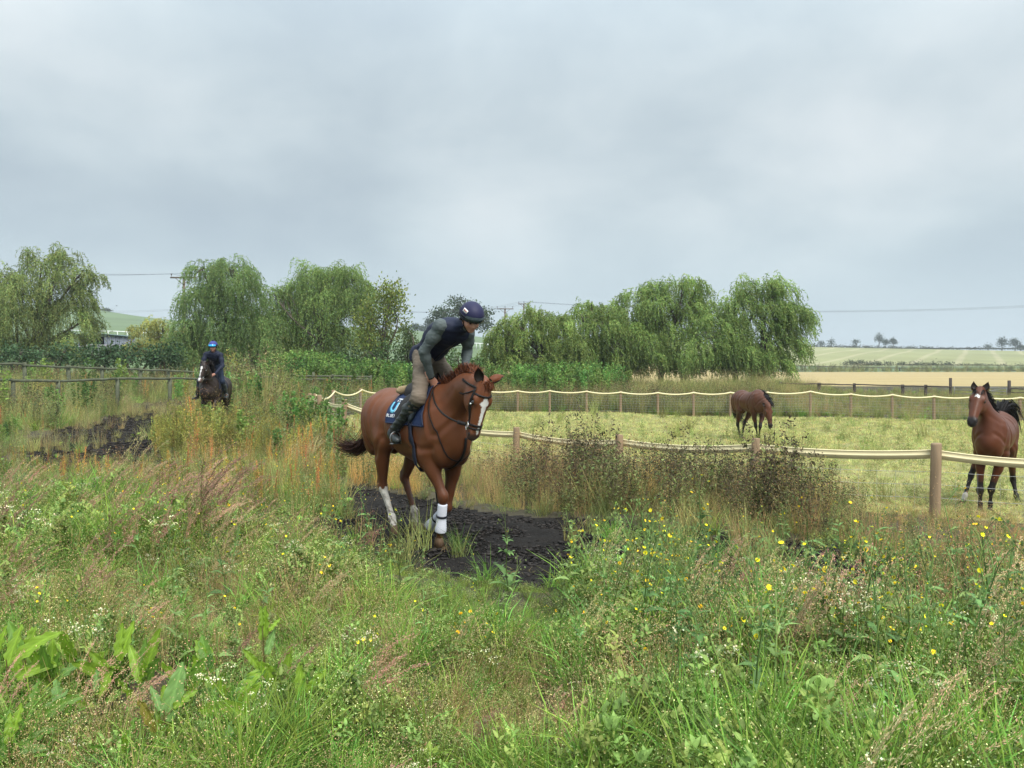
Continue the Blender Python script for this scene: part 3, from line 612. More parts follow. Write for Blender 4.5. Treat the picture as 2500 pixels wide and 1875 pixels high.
    for i, (S, Hk, Fe, Co, To) in enumerate(hind):
        S, Hk, Fe, Co, To = [np.asarray(v, float) for v in (S, Hk, Fe, Co, To)]; ysd = np.sign(S[1])
        hip = np.array([T[2][0]-.02*s, ysd*.13*s, 1.20*s])
        F.cap(hip, S, .20*s, .125*s, k=.10*s, sq=(.55, .72)); d = unit(Hk-S)
        F.cap(S, Hk, .125*s, .052*s, k=.07*s, sq=(.66, .75))
        ck = unit(np.cross((0, 1, 0), d)); ck = ck if ck[0] < 0 else -ck
        F.ell(S+(Hk-S)*.38+ck*.03*s, (.065*s, .050*s, .15*s), k=.06*s, axes=np.array([ck, (0, 1, 0), d]))
        F.ell(Hk, (.052*s, .043*s, .062*s), k=.03*s)
        pt = Hk+ck*.058*s-d*.035*s; F.cap(pt, S+(Hk-S)*.62+ck*.05*s, .024*s, .022*s, k=.04*s); F.cap(pt, Hk+(Fe-Hk)*.35, .024*s, .022*s, k=.04*s)
        F.cap(Hk, Fe, .041*s, .034*s, k=.03*s, sq=(.88, .9)); F.ell(Fe, .044*s, k=.02*s)
        F.cap(Fe, Co, .036*s, .040*s, k=.02*s); segs += [(S, Hk), (Hk, Fe), (Fe, Co)]; hv.append((Co, To))
    V, Fc = F.mesh(h, sm=3); V = carve(V, Fc, s)
    info = dict(H=H, hp=hp, hm=hm, f=f, side=side, u=u, L=L, q=q, segs=segs, T=T, s=s)
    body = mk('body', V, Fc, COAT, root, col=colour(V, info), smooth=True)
    for i, (Co, To) in enumerate(hv):                # hooves: horn cones
        Co = np.asarray(Co); To = np.asarray(To); d = unit(To-Co); m = MB()
        a = np.linspace(0, 2*PI, 16, endpoint=False)
        ref = np.array([1., 0, 0]) if abs(d[0]) < .8 else np.array([0, 0, 1.]); e1 = unit(ref-d*(ref@d)); e2 = np.cross(d, e1)
        rr = []
        for c, r in ((Co-d*.02, .036*s), (Co+d*.005, .044*s), (To, .056*s), (To+d*.002, .05*s)):
            rr.append(c+r*(np.cos(a)[:, None]*e1*(1.12)+np.sin(a)[:, None]*e2))
        Vh = np.concatenate(rr+[[To+d*.002]])
        if abs(d[2]) > .45 and To[2] < .06: Vh[32:, 2] = np.minimum(To[2], .004)
        Qh = [[k*16+j, k*16+(j+1) % 16, (k+1)*16+(j+1) % 16, (k+1)*16+j] for k in range(3) for j in range(16)]
        m.add(Vh, Qh, [[64, 48+j, 48+(j+1) % 16] for j in range(16)][::1]); o = m.build('hoof', hooves or HOOF, root)
    for y in (-1, 1):
        m = MB(); c = H(.315, y*.080, .022); th = np.linspace(0, PI, 9); ph = np.linspace(0, 2*PI, 14, endpoint=False)
        Vv = np.array([[math.sin(t)*math.cos(p), math.sin(t)*math.sin(p), math.cos(t)] for t in th for p in ph])*.0235*q+c
        m.add(Vv, [[i*14+j, i*14+(j+1) % 14, (i+1)*14+(j+1) % 14, (i+1)*14+j] for i in range(8) for j in range(14)]); m.build('eye', EYE, root, smooth=True)
        m = MB(); m.add(Vv@np.diag([1, 1, 1])*0+((Vv-c)@HA.T*np.array([.95, .45, .65])@HA+H(.925, y*.050, .024)), [[i*14+j, i*14+(j+1) % 14, (i+1)*14+(j+1) % 14, (i+1)*14+j] for i in range(8) for j in range(14)])
        m.build('nostril', NOST, root, smooth=True)
    for (b, d, fc, Le, cc) in ears:
        ear_mesh(b, d, fc, Le, .046*q, cc).build('ear', HAIR, root, smooth=True)
    return root, info
def strands(root, name, rng, n, rootfn, pathfn, colfn, w=.006, seg=8):
    roots = []; P_ = []; cs = []
    for i in range(n):
        t = rng.random(); r = rootfn(t, rng); P_.append(pathfn(t, r, rng, seg)); roots.append(r); cs.append(colfn(t, rng))
    return tube_strands(name, roots, P_, HAIR, root, cols=cs, w=w, rng=rng)
def seg_dist(V, a, b):
    ab = b-a; t = np.clip(((V-a)@ab)/(ab@ab), 0, 1); return np.linalg.norm(V-a-t[:, None]*ab, axis=1), t
# ---------------------------------------------------------------- the chestnut with its rider
MR = Rig((-.767, 8.0, .0), -53)
Q = MR.Q
CHEST = np.array([.135, .046, .019])
def col_main(V, I):
    c = np.tile(CHEST, (len(V), 1))
    c *= (1+.22*(fbm(V[:, 0]*3+9, V[:, 2]*3+V[:, 1]*2)-.47))[:, None]
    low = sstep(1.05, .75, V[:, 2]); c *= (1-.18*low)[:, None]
    sg = I['segs']
    def sock(i, t0, extra=0):                       # white from fraction t0 of cannon i downwards
        a, b = sg[i]; d, t = seg_dist(V, a, b); d2, t2 = seg_dist(V, *sg[i+1])
        w = ((d < .075) & (t > t0+.06*np.sin(V[:, 1]*60+V[:, 0]*50)) & (V[:, 2] < a[2]-(a[2]-b[2])*t0+.03)) | (d2 < .07)
        return w
    w = sock(7, .08); c[w] = (.62, .57, .50)
    w = sock(10, .93); c[w] = (.50, .44, .37)
    # face marking
    r = (V-I['hp'])@I['f']/I['L']; sd = (V-I['hp'])@I['side']/I['q']; uu = (V-I['hp'])@I['u']/I['q']
    sd = sd+.002*np.sin(r*40)
    wdt = np.interp(r, [.15, .18, .22, .28, .31, .36, .45, .60, .70, .74, .80, .88, .92], [0, .012, .020, .042, .046, .026, .020, .018, .015, .007, .014, .012, 0])
    w = (np.abs(sd-.004) < wdt) & (uu > .01) & (r > .15) & (r < .92); c[w] = (.70, .67, .63)
    # muzzle skin
    mz = sstep(.84, .98, r)*(r < 1.15)*(np.abs(sd) < .08)*(uu > -.060)*(uu < .09); c = c*(1-.75*mz[:, None])+.75*mz[:, None]*np.array([.075, .055, .05])*(~w)[:, None]+.75*mz[:, None]*c*w[:, None]
    ey = np.exp(-(((r-.315)/.06)**2+((np.abs(sd)-.09)/.03)**2+((uu-.022)/.03)**2)); c *= (1-.6*ey)[:, None]
    mud = (fbm(V[:, 0]*45, V[:, 2]*45+V[:, 1]*60, 3)-.40)*sstep(.75, .05, V[:, 2])*4.2; mud = np.clip(mud, 0, .8)[:, None]*(V[:, 2] < .75)[:, None]
    c = c*(1-mud)+np.array([.055, .042, .034])*mud
    return c
def main_horse():
    neck = [(.06, 0, 1.28, .28, .185), (.31, -.02, 1.45, .205, .125), (.60, -.07, 1.60, .155, .100), (.86, -.12, 1.635, .130, .090)]
    poll = Q(1184, 940, -.13)+np.array([-.02, 0, -.01]); muz = Q(1152, 1067, -.17)
    fore = [   # right fore planted, left fore folded behind it
        ((.04, -.16, .92), Q(1082, 1212, -.10), Q(1076, 1292, -.09), Q(1072, 1316, -.09), Q(1072, 1336, -.09)),
        ((.08, .16, .90), Q(1091, 1238, .10), Q(1050, 1283, .10), Q(1036, 1290, .10), Q(1018, 1289, .10))]
    hind = [
        ((-.86, -.19, 1.02), Q(934, 1187, -.15), Q(957, 1262, -.13), Q(963, 1288, -.13), Q(967, 1312, -.13)),
        ((-.72, .19, 1.00), Q(987, 1166, .16), Q(1012, 1248, .15), Q(1013, 1274, .15), Q(1006, 1296, .15))]
    for k, l in (('fore', fore), ('hind', hind)):
        for j in l: print(k, [np.round(v, 2).tolist() for v in j])
    print('head', poll, muz, np.linalg.norm(poll-muz))
    torso = [(-1.33, 0, 1.20, .12, .13), (-1.22, 0, 1.25, .235, .20), (-1.04, 0, 1.285, .275, .255), (-.78, 0, 1.235, .295, .280), (-.47, 0, 1.175, .350, .300),
             (-.15, 0, 1.165, .400, .275), (.08, 0, 1.175, .405, .240), (.21, 0, 1.12, .30, .195), (.30, 0, 1.05, .19, .155)]
    side = unit(np.array([.10, 1, .03]))
    f = unit(muz-poll); u = np.cross(side, f); u = u if u[0] > 0 else -u
    ec = (.12, .038, .016)
    ears = [(poll+np.array([.02, -.062, .045]), unit(np.array([.05, -.10, .50])), unit(np.array([.9, -.5, 0])), .135, ec),
            (poll+np.array([.02, .062, .045]), unit(np.array([.05, .85, .36])), unit(np.array([-.25, .3, -.9])), .17, ec)]
    root, I = make_horse(MR, 'ridden_horse', 'chestnut racehorse with white blaze and bandaged forelegs cantering nearest the camera', group=None,
                         torso=torso, neck=neck, head=(poll, muz, side), fore=fore, hind=hind, colour=col_main, ears=ears, h=.0125, chest=.10)
    rng = np.random.default_rng(5)
    crest = spline([(.05, 0, 1.575), (.25, -.01, 1.64), (.45, -.04, 1.72), (.66, -.08, 1.765), (.86, -.12, 1.76), (.95, -.135, 1.715)], 60)
    def rf(t, g): return crest[int(t*59)]+g.normal(size=3)*(.012, .012, .006)
    def pf(t, r, g, n):
        L = lerp(.31, .17, t)*g.uniform(.6, 1.15); d = unit(np.array([-.45, .10, .85])+g.normal(size=3)*.11); p = [r]; s = L/(n-1)
        for i in range(n-1):
            d = unit(d+np.array([-.09, .13, -.19])+g.normal(size=3)*.03); p.append(p[-1]+d*s)
        return np.array(p)
    def cf(t, g): return np.array([.125, .040, .016])*g.uniform(.45, 1.15)
    strands(root, 'mane', rng, 2800, rf, pf, cf, w=.0045)
    # forelock
    def rf2(t, g): return poll+np.array([.06, 0, .03])+g.normal(size=3)*(.012, .02, .01)
    def pf2(t, r, g, n):
        d = unit(u*.5+np.array([0, 0, .15])+side*g.uniform(-.5, .9)); p = [r]; s = .10*g.uniform(.6, 1)/(n-1)
        for i in range(n-1): d = unit(d+f*.42+g.normal(size=3)*.05); p.append(p[-1]+d*s)
        return np.array(p)
    strands(root, 'forelock', rng, 110, rf2, pf2, cf, w=.0045)
    # tail swung out behind
    x0 = torso[0][0]
    base = spline([(x0-.01, 0, 1.34), (x0-.10, 0, 1.28), (x0-.16, -.02, 1.10), (x0-.19, -.05, .98), (x0-.30, -.12, .88), (x0-.42, -.18, .90), (x0-.54, -.24, .97)], 26)
    def rf3(t, g): return base[0]
    def pf3(t, r, g, n):
        o = g.normal(size=3)*(.016, .024, .016); e = g.uniform(.62, 1)*1.0; m = 18; q = np.linspace(0, 25*e, m); i = np.minimum(q.astype(int), 24); b = base[i]+(base[i+1]-base[i])*(q-i)[:, None]
        k = np.linspace(0, 1, m)[:, None]; return b+o*np.sqrt(k)*(1+1.3*k)+np.array([0, 0, -.10])*g.random()*k*k+.012*np.sin(k*9+g.random()*6)
    def cf3(t, g): return np.array([.055, .022, .013])*g.uniform(.25, .9)
    strands(root, 'tail', rng, 900, rf3, pf3, cf3, w=.006)
    return root, I, fore, hind, poll, muz
MAIN = main_horse()
# ---------------------------------------------------------------- tack and riders
from mathutils.bvhtree import BVHTree
def bvh_of(o): 
    me = o.data; n = len(me.vertices); v = np.empty(n*3); me.vertices.foreach_get('co', v)
    return BVHTree.FromPolygons([Vector(p) for p in v.reshape(-1, 3)], [tuple(p.vertices) for p in me.polygons])
def cast(bv, frm, to, off=.006):
    frm = np.asarray(frm, float); to = np.asarray(to, float); d = unit(to-frm)
    h = bv.ray_cast(Vector(frm), Vector(d))
    if h[0] is None: return to, -d
    n = np.array(h[1]); n = -n if n@d > 0 else n
    return np.array(h[0])+n*off, n
def strap(m, pts, nrm, w, th=.004, col=None):
    """leather strap: box section ribbon lying on a surface"""
    pts = np.asarray(pts); nrm = unit(np.asarray(nrm)); T = unit(np.gradient(pts, axis=0)); S = unit(np.cross(T, nrm)); n = len(pts)
    w = np.broadcast_to(w, (n,))[:, None]
    V = np.stack([pts-S*w/2, pts+S*w/2, pts+S*w/2+nrm*th, pts-S*w/2+nrm*th], 1).reshape(-1, 3)
    F = [[i*4+a, i*4+(a+1) % 4, (i+1)*4+(a+1) % 4, (i+1)*4+a] for i in range(n-1) for a in range(4)]+[[3, 2, 1, 0], [(n-1)*4+a for a in range(4)]]
    return m.add(V, F, col=col)
def ring(m, c, ax1, ax2, r, tr, n=20, a0=0, a1=2*PI, col=None):
    a = np.linspace(a0, a1, n); return m.tube([c+r*(math.cos(t)*np.asarray(ax1)+math.sin(t)*np.asarray(ax2)) for t in a], tr, 6, caps=True, col=col)
def shell(f, V, F, amp, sc, seed=0, axis=None):     # folds: push the vertices along their normals
    tri = V[F[:, :3]]; fn = np.cross(tri[:, 1]-tri[:, 0], tri[:, 2]-tri[:, 0]); N = np.zeros_like(V)
    for k in range(4): np.add.at(N, F[:, k], fn)
    N = unit(N); q = V*np.array([.6, .6, 1.6])*sc+seed
    d = (fbm(q[:, 0]+.7*q[:, 1], q[:, 2]+.3*q[:, 1], 3)-.45)*2
    return V+N*(d*amp)[:, None]
LEATHER = mat('dark_leather', (.014, .011, .010), rough=.55, spec=.22)
STEEL = mat('bit_steel', (.62, .62, .60), rough=.25, metal=1)
SKIN = mat('skin', (1, 1, 1), rough=.5, spec=.35, vc=True)
def hand(F, wrist, knuck, grip, side, s=1.0):
    """closed hand: palm from wrist to knuckles, four fingers curled round `grip` direction, thumb on top"""
    wrist, knuck = np.asarray(wrist), np.asarray(knuck); d = unit(knuck-wrist); g = unit(grip-d*(grip@d)); c = unit(np.cross(d, g))*side
    F.cap(wrist, wrist+d*.03, .025*s, .026*s, k=.02); F.cap(wrist+d*.02, knuck, .030*s, .036*s, k=.02, side=g, sq=(1.05, 1.15))
    for i in range(4):
        o = knuck+g*(.030-.0205*i)*s; L = (.036, .042, .039, .030)[i]*s
        a = o+d*L*.75-c*.006; b = a-c*L*.75+d*.002; e = b-d*L*.62
        for p, q, r0, r1 in ((o, a, .0105, .0098), (a, b, .0098, .0092), (b, e, .0092, .0082)): F.cap(p, q, r0*s, r1*s, k=.004)
    t0 = wrist+d*.03+g*.026*s; t1 = t0+d*.034*s+g*.014*s-c*.012; t2 = t1+d*.026*s-g*.008-c*.014*s
    F.cap(t0, t1, .014*s, .0118*s, k=.012); F.cap(t1, t2, .0115*s, .0095*s, k=.006)
def make_rider(rig, label, J, colr, h=.011, goggles='dark', vest=True, group=None):
    """J: local joints. colr: dict of materials"""
    root = thing('person', label, 'person', tuple(rig.O), rig.a, group)
    g = {k: np.asarray(v, float) for k, v in J.items()}
    hc, fd, up = g['head'], unit(g['face']), None
    up = unit(np.array([0, 0, 1.])-fd*fd[2]); up = unit(up+0*fd); sd = np.cross(up, fd)      # sd = the rider's left
    A = np.array([fd, sd, up]); X = lambda a, b, c: hc+fd*a+sd*b+up*c
    shm = (g['shR']+g['shL'])/2; pel = g['pelvis']; spn = unit(shm-pel)
    lat = unit(g['shL']-g['shR']); lat2 = np.array([0, 1., 0])
    tor = [(*(pel-spn*.02), .110, .160), (*lerp(pel, shm, .25), .098, .145), (*(lerp(pel, shm, .55)+np.array([-.02, 0, .035])), .125, .160), (*(lerp(pel, shm, .85)+np.array([-.01, 0, .02])), .120, .175), (*(shm+spn*.03), .075, .12)]
    def arms(F, e, k=.03, cut=1.0):
        for s in 'RL':
            S, E, W = g['sh'+s], g['el'+s], g['wr'+s]; W = lerp(E, W, cut)
            F.ell(S, .058+e, k=.05); F.cap(S, E, .052+e, .041+e, k=.04); F.ell(S+(E-S)*.45, (.052+e), k=.05)
            F.cap(E, W, .042+e, .029+e*.8, k=.02); F.ell(E+(W-E)*.25, .043+e, k=.03)
    def legs(F, e, cut=1.0, k=.04):
        for s in 'RL':
            S, K, An = g['hip'+s], g['kn'+s], g['an'+s]
            F.cap(S, K, .092+e, .060+e, k=.06); F.ell(K, .060+e, k=.03); F.cap(K, lerp(K, An, cut), .056+e, lerp(.056, .038, cut)+e, k=.03)
            if cut > .3: F.ell(K+(An-K)*.3+np.array([-.02, 0, 0]), .056+e, k=.04)
    F = Field()                                     # the body
    F.ell(X(-.012, 0, .03), (.098, .076, .100), k=.03, axes=A)
    F.ell(X(.030, 0, -.045), (.066, .058, .072), k=.04, axes=A)
    F.ell(X(.072, 0, -.098), (.022, .026, .018), k=.03, axes=A)
    F.ell(X(.072, 0, .018), (.020, .050, .014), k=.02, axes=A)
    F.cap(X(.084, 0, .010), X(.108, 0, -.032), .010, .014, k=.018); F.ell(X(.100, 0, -.038), (.012, .019, .010), k=.012, axes=A)
    for y in (-1, 1):
        F.ell(X(.086, y*.031, -.004), (.014, .019, .012), k=.015, axes=A, neg=True)
        F.ell(X(.058, y*.044, -.036), (.026, .022, .022), k=.03, axes=A)
        F.ell(X(-.012, y*.077, -.012), (.018, .011, .031), k=.008, axes=A)
    F.ell(X(.089, 0, -.066), (.011, .024, .007), k=.008, axes=A); F.ell(X(.087, 0, -.078), (.010, .019, .007), k=.008, axes=A)
    F.cap(X(-.025, 0, -.06), shm+spn*.03, .056, .060, k=.05)
    F.loft(tor, 10, k=.06, side=lat2); arms(F, 0); legs(F, 0)
    for s, sg in (('R', -1), ('L', 1)):
        hand(F, g['wr'+s], g['kk'+s], np.array(g.get('grip', (0., 0, 1.))), sg)
        An, To = g['an'+s], g['to'+s]; F.cap(An, To, .036, .03, k=.03)
    V, Fc = F.mesh(h)
    c = np.tile(np.array(colr['skin']), (len(V), 1)); r = (V-hc)@A.T
    c *= (1+.10*(fbm(V[:, 0]*30, V[:, 2]*30+V[:, 1]*20)-.47))[:, None]
    lip = np.exp(-(((r[:, 0]-.09)/.02)**2+(r[:, 1]/.022)**2+((r[:, 2]+.071)/.010)**2)); c = c*(1-.5*lip[:, None])+.5*lip[:, None]*np.array([.30, .10, .085])
    ck = np.exp(-(((r[:, 0]-.07)/.03)**2+((np.abs(r[:, 1])-.045)/.02)**2+((r[:, 2]+.035)/.025)**2)); c *= (1-ck[:, None]*np.array([0, .22, .25])*.6)
    st = np.exp(-(((r[:, 0]-.05)/.06)**2+((r[:, 2]+.09)/.035)**2)); c *= (1-.22*st)[:, None]
    mk('body', V, Fc, SKIN, root, col=c, smooth=True)
    eyes = Field()
    for y in (-1, 1):
        m = MB(); eb = X(.074, y*.031, -.004); th = np.linspace(0, PI, 8); ph = np.linspace(0, 2*PI, 12, endpoint=False)
        m.add(np.array([[math.sin(t)*math.cos(p), math.sin(t)*math.sin(p), math.cos(t)] for t in th for p in ph])*.0125+eb, [[i*12+j, i*12+(j+1) % 12, (i+1)*12+(j+1) % 12, (i+1)*12+j] for i in range(7) for j in range(12)])
        m.build('eye', mat('eye_dark', (.05, .035, .03), rough=.15), root, smooth=True)
        m = MB(); m.tube([X(.080, y*.014, .012), X(.090, y*.030, .016), X(.078, y*.046, .010)], [.003, .0045, .003], 6); m.build('eyebrow', mat('brow_hair', (.05, .03, .02)), root)
    F = Field(); arms(F, .011, cut=.97)                                   # long-sleeved shirt with a collar
    F.loft([(*r[:3], r[3]+.006, r[4]+.006) for r in tor], 10, k=.05, side=lat2); F.cap(shm+spn*.02, X(-.028, 0, -.09), .075, .066, k=.03)
    V, Fc = F.mesh(h*1.05, sm=1)
    V = shell(None, V, Fc, .0055, 42, 3); mk('shirt', V, Fc, colr['shirt'], root, smooth=True)
    if vest:
        F = Field(); F.loft([(*r[:3], r[3]+.028, r[4]+.024) for r in tor], 12, k=.04, side=lat2)
        F.cap(shm-lat*.09-spn*.02, shm+lat*.09-spn*.02, .082, .082, k=.06); F.cap(shm+spn*.02, X(-.03, 0, -.085), .082, .072, k=.03)
        for s in 'RL': F.ell(g['sh'+s]-(g['sh'+s]-shm)*.16, .066, k=.03)
        for s in 'RL': F.cap(g['sh'+s]+(g['sh'+s]-shm)*.30, g['sh'+s]+(g['sh'+s]-shm)*1.2, .085, .10, k=.012, neg=True)
        F.ell(X(.02, 0, -.10), (.075, .06, .05), k=.01, axes=A, neg=True)
        V, Fc = F.mesh(h*1.05, sm=1); V = shell(None, V, Fc, .009, 16, 8); ve = mk('vest', V, Fc, colr['vest'], root, smooth=True)
        m = MB(); bv = bvh_of(ve); P0 = []; N0 = []
        for t in np.linspace(.97, .06, 14):
            o = lerp(pel, shm, t); p, n = cast(bv, o+unit(np.cross(spn, lat2))*-.5*(1 if np.cross(spn, lat2)[2] > 0 else -1), o, .001); P0.append(p); N0.append(n)
        strap(m, P0, N0, .012, .003); m.build('zip', mat('zip_dark', (.008, .009, .014), rough=.35), ve)
        o = lerp(pel, shm, .78)-lat2*0+lat2*.085; dn = unit(np.cross(spn, lat2))*(-1 if np.cross(spn, lat2)[2] > 0 else 1)
        p, n = cast(bv, o+dn*.5, o, .002); m = MB(); strap(m, [p-lat2*.045, p, p+lat2*.045], [n, n, n], .018, .002); m.build('chest_emblem', mat('emblem_green', (.05, .10, .085)), ve)
    F = Field(); legs(F, .013, cut=colr.get('cut', .25)); F.loft([(*(pel-spn*.03), .135, .178), (*(pel+spn*.06), .128, .168), (*(pel+spn*.10), .12, .155)], 5, k=.05, side=lat2)
    V, Fc = F.mesh(h*1.1, sm=1); V = shell(None, V, Fc, .0085, 24, 5); mk('breeches', V, Fc, colr['breeches'], root, smooth=True)
    for s in 'RL':                                   # gaiters and boots
        K, An, To = g['kn'+s], g['an'+s], g['to'+s]; fwd = unit(To-An); F = Field()
        F.cap(lerp(K, An, .06), lerp(K, An, .93), .070, .052, k=.03); F.ell(K+(An-K)*.33+np.array([-.02, 0, 0]), .068, k=.04)
        V, Fc = F.mesh(h, sm=1); V = shell(None, V, Fc, .010, 24, 11); gt = mk('gaiter', V, Fc, colr['boot'], root, smooth=True)
        for t in (.12, .9):
            m = MB(); cc = lerp(K, An, t); ax = unit(An-K); e1 = unit(np.cross(ax, (0, 1, 0))); ring(m, cc, e1, np.cross(ax, e1), lerp(.073, .054, t), .006); m.build('gaiter_strap', LEATHER, gt)
        F = Field(); F.ell(An, (.05, .045, .06), k=.03); F.cap(An+np.array([0, 0, -.03])-fwd*.02, To+np.array([0, 0, .01]), .046, .036, k=.03); F.ell(To, (.05, .042, .032), k=.03); F.ell(An+np.array([0, 0, -.055])-fwd*.035, (.035, .034, .03), k=.02)
        V, Fc = F.mesh(h*.9, sm=1, clip=None); mk('boot', V, Fc, colr['boot'], root, smooth=True)
        if s == 'R' and 'watch' in colr:
            pass
    m = MB(); W = g['wrR']; d = unit(g['kkR']-W); e1 = unit(np.cross(d, (0, 1, .3))); ring(m, W, e1, np.cross(d, e1), .033, .009); m.build('watch', LEATHER, root)
    # helmet: shell, brim roll, silk, badge, goggles, chin strap
    F = Field(); F.ell(X(-.004, 0, .062), (.136, .112, .108), k=.0, axes=A); F.ell(X(-.03, 0, .03), (.115, .108, .085), k=.04, axes=A)
    lo_ = X(0, 0, .012); nrm = unit(up-fd*.10)
    V, Fc = F.mesh(h*.8, sm=1, clip=lambda p: -((p-lo_)@nrm)-.004*0)
    hel = mk('helmet', V, Fc, colr['helmet'], root, smooth=True)
    m = MB(); a = np.linspace(0, 2*PI, 33)
    m.tube([X(-.008+.128*math.cos(t), .110*math.sin(t), .018+.012*math.cos(t)) for t in a], .010, 8, caps=False); m.build('helmet_rim', colr['rim'], hel, smooth=True)
    bv = bvh_of(hel)
    def onhel(az, el, off=.002):
        d = fd*math.cos(az)*math.cos(el)+sd*math.sin(az)*math.cos(el)+up*math.sin(el); c0 = X(-.01, 0, .05); return cast(bv, c0+d*.4, c0, off)
    az0, az1 = (-1.3, 1.3); pts = [onhel(t, lerp(.10, .02, abs(t)/1.4), .003) for t in np.linspace(-PI*.98, PI*.98, 40)]
    m = MB(); strap(m, [p for p, _ in pts], [n for _, n in pts], .026, .003); m.build('goggle_strap', colr['rim'], hel)
    m = MB(); rows = []
    na, ne = 17, 5
    for i, el in enumerate(np.linspace(-.16, .32, ne)):
        for az in np.linspace(-.85, .85, na):
            b = .022*math.cos((el-.08)/.24*1.35)*math.cos(az/.85*1.45)**.5+.004; p, n = onhel(az, el*(1-.2*abs(az)), b); rows.append(p)
    m.add(rows, [[i*na+j, i*na+j+1, (i+1)*na+j+1, (i+1)*na+j] for i in range(ne-1) for j in range(na-1)]); m.build('goggles', colr['goggles'], hel, smooth=True)
    if 'badge' in colr:
        p0, n0 = onhel(-1.12, .52, .003); e2 = unit(up-n0*(up@n0)); e1 = np.cross(e2, n0); m = MB()
        strap(m, [p0-e1*.032, p0, p0+e1*.032], [n0]*3, .036, .002); m.build('badge', mat('badge_white', (.75, .74, .72)), hel)
        m = MB(); x = -.024
        for k, wd in enumerate((.010, .003, .003, .008, .008, .005)):
            strap(m, [p0+e1*(x)+n0*.003, p0+e1*(x+wd)+n0*.003], [n0, n0], .016 if k in (0, 1, 2) else .011, .001); x += wd+.0022
        m.build('badge_lettering', mat('badge_red', (.42, .10, .06)), hel)
    m = MB()
    for y in (-1, 1):
        m.tube([X(-.01, y*.088, .02), X(.01, y*.080, -.03), X(.035, y*.062, -.08), X(.058, y*.02, -.122), X(.06, 0, -.124)], .006, 6)
        m.tube([X(-.06, y*.080, .02), X(-.035, y*.080, -.02), X(-.002, y*.080, -.035)], .007, 6)
        m.tube([X(-.022, y*.092, -.01), X(-.018, y*.094, -.03)], .018, 8)
    m.build('chin_strap', LEATHER, root)
    if colr.get('bobble'):
        m = MB(); m.tube([X(-.02, 0, .155), X(-.02, 0, .20)], .018, 8); m.build('bobble', colr['rim'], hel)
    return root, X, g
def bridle(root_name, label, rig, hroot, I, hands, group=None, ringcol=STEEL):
    body = [c for c in hroot.children if c.name.startswith('body')][0]; bv = bvh_of(body)
    H, f, side, u, q = I['H'], I['f'], I['side'], I['u'], I['q']
    rt = thing(root_name, label, 'bridle', tuple(rig.O), rig.a, group)
    def on(t, ang, off=.004):                       # ang 0 = forehead, +-pi/2 = cheeks
        c = H(t, 0, -.02); d = u*math.cos(ang)+side*math.sin(ang); return cast(bv, c+d*.35*q, c, off)
    def S(name, tr, w, parent=rt, mt=LEATHER):
        ps = [on(*a) for a in tr]; m = MB(); strap(m, [p for p, _ in ps], [n for _, n in ps], w, .004); return m.build(name, mt, parent)
    S('browband', [(.155+.01*math.cos(a*2), a) for a in np.linspace(-1.35, 1.35, 17)], .018)
    S('noseband', [(.74, a) for a in np.linspace(-PI, PI, 33)], .020)
    S('drop_noseband', [(.80+.03*(1-math.cos(a)), a) for a in np.linspace(-PI, PI, 33)], .014)
    for y in (-1, 1):
        S('cheekpiece', [(lerp(.04, .78, k), y*lerp(1.25, 1.45, k)) for k in np.linspace(0, 1, 12)], .017)
        S('cheekpiece_inner', [(lerp(.06, .73, k), y*lerp(1.35, 1.75, k)) for k in np.linspace(0, 1, 12)], .010)
        S('throat_lash', [(lerp(.10, .34, k), y*lerp(1.4, PI*.99, k)) for k in np.linspace(0, 1, 10)], .012)
        p, n = on(.36, y*1.32, .008); m = MB(); m.box(p, (.02, .02, .02)); m.build('buckle', ringcol, rt)
        bt, n = on(.80, y*1.62, .012); m = MB(); e1 = f; e2 = unit(np.cross(n, f)); ring(m, bt, e1, e2, .040, .0045); m.build('bit_ring', ringcol, rt, smooth=True)
        ring_c = bt
        hd = hands[0 if y < 0 else 1]
        # rein
        e = bt+e2*(.038 if (e2@(hd-bt)) > 0 else -.038); m = MB(); pts = []
        for k in np.linspace(0, 1, 16):
            p = lerp(e, hd, k)+np.array([0, 0, -.05*math.sin(PI*k)])+np.array([0, y*.12*math.sin(PI*k)**.7, 0]); pts.append(p)
        strap(m, pts, np.tile([0, y, .3], (16, 1)), .019, .005); m.build('rein', LEATHER, rt)
        m = MB(); strap(m, [pts[0]-[0, 0, 0], pts[1], lerp(pts[1], pts[2], .5)], [[0, y, .3]]*3, .036, .012); m.build('rein_stop', LEATHER, rt)
    S('headpiece', [(.045, a) for a in list(np.linspace(1.25, PI, 8))] , .022); S('headpiece', [(.045, -a) for a in list(np.linspace(1.25, PI, 8))], .022)
    return rt
def girthwise(bv, x, ang, cz=1.15, off=.01):        # point on the trunk at x; ang 0 = spine, pi = belly, + = left
    c = np.array([x, 0, cz]); d = np.array([0, math.sin(ang), math.cos(ang)]); return cast(bv, c+d*.9, c, off)
